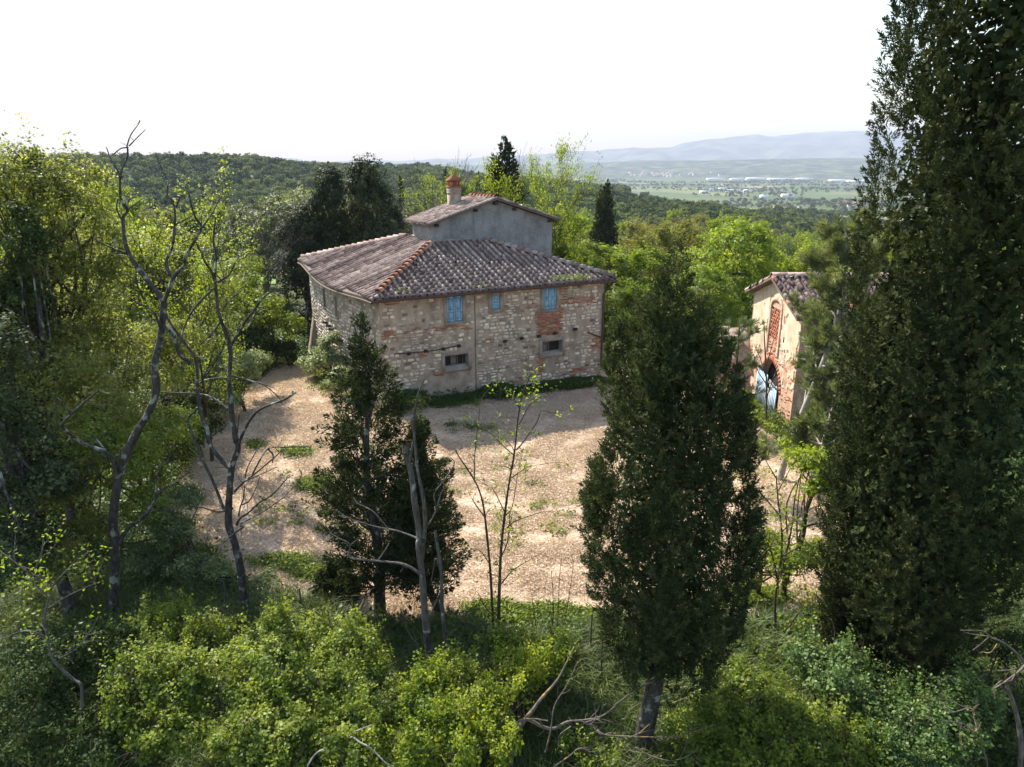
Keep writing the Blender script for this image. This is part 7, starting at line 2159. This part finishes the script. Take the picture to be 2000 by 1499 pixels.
FG2 = [
 ('cool green shrub with pale lit leaves at the foot of the huge cypress', [lob(1640, 1330, 13.4, 0.85, 0.7), lob(1720, 1390, 12.8, 0.8, 0.6), lob(1580, 1300, 14.0, 0.7, 0.6)], 'leaf_cool', 620),
 ('cool green shrub behind the thin lichen branch', [lob(1850, 1430, 12.0, 0.9, 0.6), lob(1780, 1470, 11.7, 0.8, 0.6), lob(1900, 1370, 12.5, 0.6, 0.5)], 'leaf_cool', 600),
 ('mid green leafy shrub between the egg-shaped conifer and the cool green shrubs', [lob(1480, 1370, 13.2, 1.0, 0.7), lob(1560, 1440, 12.2, 1.1, 0.7), lob(1400, 1390, 13.0, 0.8, 0.6), lob(1400, 1310, 14.4, 0.7, 0.6)], 'leaf_bush', 760),
 ('dim green shrub along the lower frame edge before the mid green one', [lob(1500, 1490, 11.6, 1.2, 0.5), lob(1660, 1490, 11.6, 1.0, 0.5)], 'leaf_bush', 480),
]
for k_, (lb, lo_, mt, nc) in enumerate(FG2):
    mass('shrub', lb, 'shrub', lo_, mt, 640 + k_, int(nc * 0.46), 38, 0.25, 0.088, nl=28, up=0.6, r0=0.05, asp=0.7, tint=(0.5, 0.25), shoots=60, base=np.array((lo_[0][0][0], lo_[0][0][1], -0.1)))
mass('dark_shrub', 'dark shaded thicket in the lower corner beneath the spindly lit tree', 'shrub', [lob(90, 1300, 13, 1.3, 1.0), lob(200, 1280, 14, 0.9, 0.8), lob(40, 1420, 12, 1.2, 0.9), lob(180, 1450, 11.8, 0.9, 0.7)], 'leaf_ivy', 650, 620, 36, 0.26, 0.075, nl=26, tint=(0.55, 0.25), base=(-8.4, 13.0, -0.1))
mass('green_bush', 'bright bush behind the young locust in the mown yard corner', 'bush', [lob(1490, 1080, 19.5, 0.8, 0.75), lob(1540, 1110, 19.3, 0.8, 0.7), lob(1590, 1090, 19.6, 0.7, 0.7), lob(1455, 1130, 19.3, 0.45, 0.35)], 'leaf_bush', 651, 330, 34, 0.25, 0.08, nl=14)
mass('green_bush', 'yellow-green leafy branch mass hanging out of the huge cypress beside the pine foot', 'bush', [lob(1600, 910, 19.5, 0.8, 0.5), lob(1625, 960, 19.0, 0.6, 0.5), lob(1560, 900, 20.5, 0.5, 0.35)], 'leaf_spring', 652, 190, 30, 0.24, 0.11, nl=14, base=(8.6, 19.4, 0.0), tint=(0.65, 0.15))
mass('grass_bush', 'bright leafy growth at the foot of the blue barn gate', 'bush', [lob(1470, 815, 35.5, 0.7, 0.35), lob(1445, 785, 37.5, 0.8, 0.6), lob(1510, 835, 33.0, 0.7, 0.35)], 'leaf_bush', 653, 240, 26, 0.28, 0.13, nl=8, tint=(0.7, 0.2))
mass('green_bush', 'green thicket below the tall leaning pine', 'bush', [lob(1590, 850, 29.5, 1.1, 1.0), lob(1640, 830, 28, 1.0, 1.1), lob(1545, 880, 28, 0.7, 0.6)], 'leaf_bush', 654, 330, 30, 0.32, 0.13, nl=14)
mass('dark_bush', 'dark thicket closing the lower frame corner behind the dead drooping tree', 'bush', [lob(1960, 1420, 13.5, 1.0, 0.9), lob(2020, 1300, 14, 1.0, 1.2), lob(1960, 1490, 12.2, 0.8, 0.7)], 'leaf_ivy', 655, 360, 34, 0.28, 0.085, nl=14, base=(10, 13.6, -0.1))

# ---- fence posts
for (u, v0, v1, lab) in ((448, 1133, 1219, 'thin metal fence post beside the leafless yard-edge tree'), (591, 1152, 1212, 'thin metal fence post standing alone in the grass near the low juniper'), (1152, 1203, 1300, 'thin metal fence post beside the tuft of leafless saplings')):
    b = gnd(u, v1, 0.0); b[2] = gz1(b[0], b[1])
    o = thing('fence_post', lab.replace(' left of', ' near'), 'post', tuple(b), 'metal fence posts along the yard edge')
    h = at(u, v0, b[1])[2] - b[2]
    MB().add(box_pts((-0.02, -0.02, -0.3), (0.04, 0, 0), (0, 0.04, 0), (0, 0, h + 0.3)), BOXF).build('stake', M['metal_post'], o)
    MB().add(box_pts((-0.027, -0.027, h), (0.054, 0, 0), (0, 0.054, 0), (0, 0, 0.03)), BOXF).build('post_cap', M['metal_post'], o)

# ------------------------------------------------------------------ grass, weeds, mown straw
rs_ = np.random.default_rng(909)
def spread(n, test, r0=8, r1=70, a0=-46, a1=46):
    r = np.sqrt(rs_.uniform(r0 * r0, r1 * r1, n)); a = np.radians(rs_.uniform(a0, a1, n))
    x, y = r * np.sin(a), r * np.cos(a)
    k = test(x, y); x, y = x[k], y[k]
    return np.stack([x, y, ground(x, y)], -1)
def in_house(x, y, pad=0.0):
    qx, qy = x - Cc[0], y - Cc[1]
    s = qx * e1[0] + qy * e1[1]; d = qx * e2[0] + qy * e2[1]
    return ((s > -0.5 - pad) & (s < HW + pad) & (d > -pad) & (d < HD + pad)) | ((x > BX - pad) & (x < BX + XL) & (y > BY0 - pad) & (y < BY1 + pad))
tall = [proto('grass_tuft', MB().add(*blades(rs_, 60, 0.85, 0.16, 0.012, 0.8)), M['grass_leaf']) for _ in range(4)]
P = spread(10500, lambda x, y: (poly_dist(x, y, YARD) < -0.75 + 0.5 * vnoise(x, y, 92)) & ~in_house(x, y), 9, 24)
scatter('tall_grass', 'tall grass growing along the yard edge and between the shrubs', P, rs_.uniform(0, 6.28, len(P)), rs_.uniform(0.55, 1.2, len(P)), tall)
def weed(rng, n, h, R, L, leafm):
    C_ = np.stack([rng.normal(0, R, n), rng.normal(0, R, n), h * rng.random(n) ** 0.7], -1)
    V, F = leaves(C_, unit(rng.normal(size=(n, 3)) * 0.6 + EZ * 0.8), L * rng.uniform(0.6, 1.3, n), 0.6, rng)
    return proto('weed', MB().add(V, F, np.repeat(np.clip(rng.normal(0.5, 0.22, n), 0, 1), 4)), M[leafm])
wd = [weed(rs_, 90, 0.55, 0.28, 0.12, m_) for m_ in ('leaf_bush', 'weed_dark', 'grass_leaf', 'weed_dark', 'weed_dark')]
P = spread(15000, lambda x, y: (poly_dist(x, y, YARD) < -0.35) & ~in_house(x, y, 0.2) & ((np.hypot(x, y) > 17) | (vnoise(x, y, 91) > 0.25)), 8, 75)
scatter('undergrowth', 'low leafy undergrowth covering the ground under the trees', P, rs_.uniform(0, 6.28, len(P)), rs_.uniform(0.6, 1.5, len(P)), wd)
# shaded weeds along the foot of the front wall
n = 800
s = rs_.uniform(0.3, HW - 0.2, n); d = -np.abs(rs_.normal(0, 0.5, n)) - 0.1
hgt = 0.55 + 0.8 * np.clip(vnoise(s * 1.2, s * 0 + 2, 55), 0, 1)
k = (d > -1.3) & (rs_.random(n) < np.where(s < 5.4, 0.55, 0.95))
P = np.array([pl(a, b) for a, b in zip(s[k], d[k])]); P[:, 2] = ground(P[:, 0], P[:, 1])
wd2 = [weed(rs_, 110, 0.7, 0.24, 0.13, 'weed_dark') for _ in range(3)]
scatter('wall_weeds', 'dark weeds growing along the foot of the front wall', P, rs_.uniform(0, 6.28, len(P)), hgt[k], wd2)
# green regrowth patches in the yard
pp = []
for (u, v, ru, rv_, n_) in ((560, 1100, 60, 12, 110), (620, 1122, 40, 9, 70), (585, 897, 26, 6, 70), (615, 955, 28, 8, 80), (960, 1195, 40, 9, 90), (1060, 1205, 90, 12, 240), (1150, 1215, 40, 9, 80), (500, 880, 14, 6, 24), (760, 890, 60, 6, 10),
                            (860, 800, 70, 8, 160), (1340, 1180, 60, 14, 90), (1480, 1170, 60, 14, 120), (920, 845, 50, 6, 20), (700, 1010, 160, 60, 26), (1050, 1000, 130, 80, 26), (540, 1000, 90, 60, 14), (1455, 790, 30, 22, 120), (640, 760, 26, 34, 90)):
    for _ in range(n_):
        q = gnd(u + rs_.normal() * ru * 0.5, v + rs_.normal() * rv_ * 0.5, 0.0)
        pp.append((q[0], q[1], gz1(q[0], q[1])))
P = np.array(pp)
wd3 = [weed(rs_, 60, 0.16, 0.16, 0.09, m_) for m_ in ('leaf_bush', 'grass_leaf', 'leaf_bush')]
scatter('yard_weeds', 'low green weeds sprouting in patches through the mown straw', P, rs_.uniform(0, 6.28, len(P)), rs_.uniform(0.6, 1.35, len(P)), wd3)
# straw: cut stalks lying about
def straw(rng, n, R):
    al = unit(np.stack([rng.normal(size=n), rng.normal(size=n), rng.normal(0, 0.22, n)], -1))
    C_ = np.stack([rng.normal(0, R, n), rng.normal(0, R, n), np.abs(rng.normal(0, 0.028, n)) + 0.012], -1)
    V, F = leaves(C_, unit(np.cross(al, rng.normal(size=(n, 3)))), rng.uniform(0.04, 0.14, n), 0.2, rng, al)
    return proto('straw_wisp', MB().add(V, F, np.repeat(np.clip(rng.normal(0.5, 0.17, n), 0, 1), 4)), M['straw'])
sw = [straw(rs_, 90, 0.19) for _ in range(5)]
xs, ys = YARD[:, 0], YARD[:, 1]
n = 32000
x = rs_.uniform(xs.min(), xs.max(), n); y = rs_.uniform(ys.min(), ys.max(), n)
qd = poly_dist(x, y, YARD)
dens = 0.5 + 0.42 * np.sin(qd * 2.9 + 1.3 * vnoise(x * 0.5, y * 0.5, 12)) + 0.4 * vnoise(x * 0.9, y * 1.6, 61) + 0.25 * vnoise(x * 2.5, y * 4.0, 62)
k = (poly_dist(x, y, YARD) > -0.2 + 0.4 * rs_.normal(size=n)) & ~in_house(x, y, 0.1) & (rs_.random(n) < dens)
P = np.stack([x[k], y[k], ground(x[k], y[k])], -1)
scatter('mown_straw', 'dry mown straw strewn over the yard', P, rs_.uniform(0, 6.28, len(P)), rs_.uniform(0.6, 1.3, len(P)), sw)
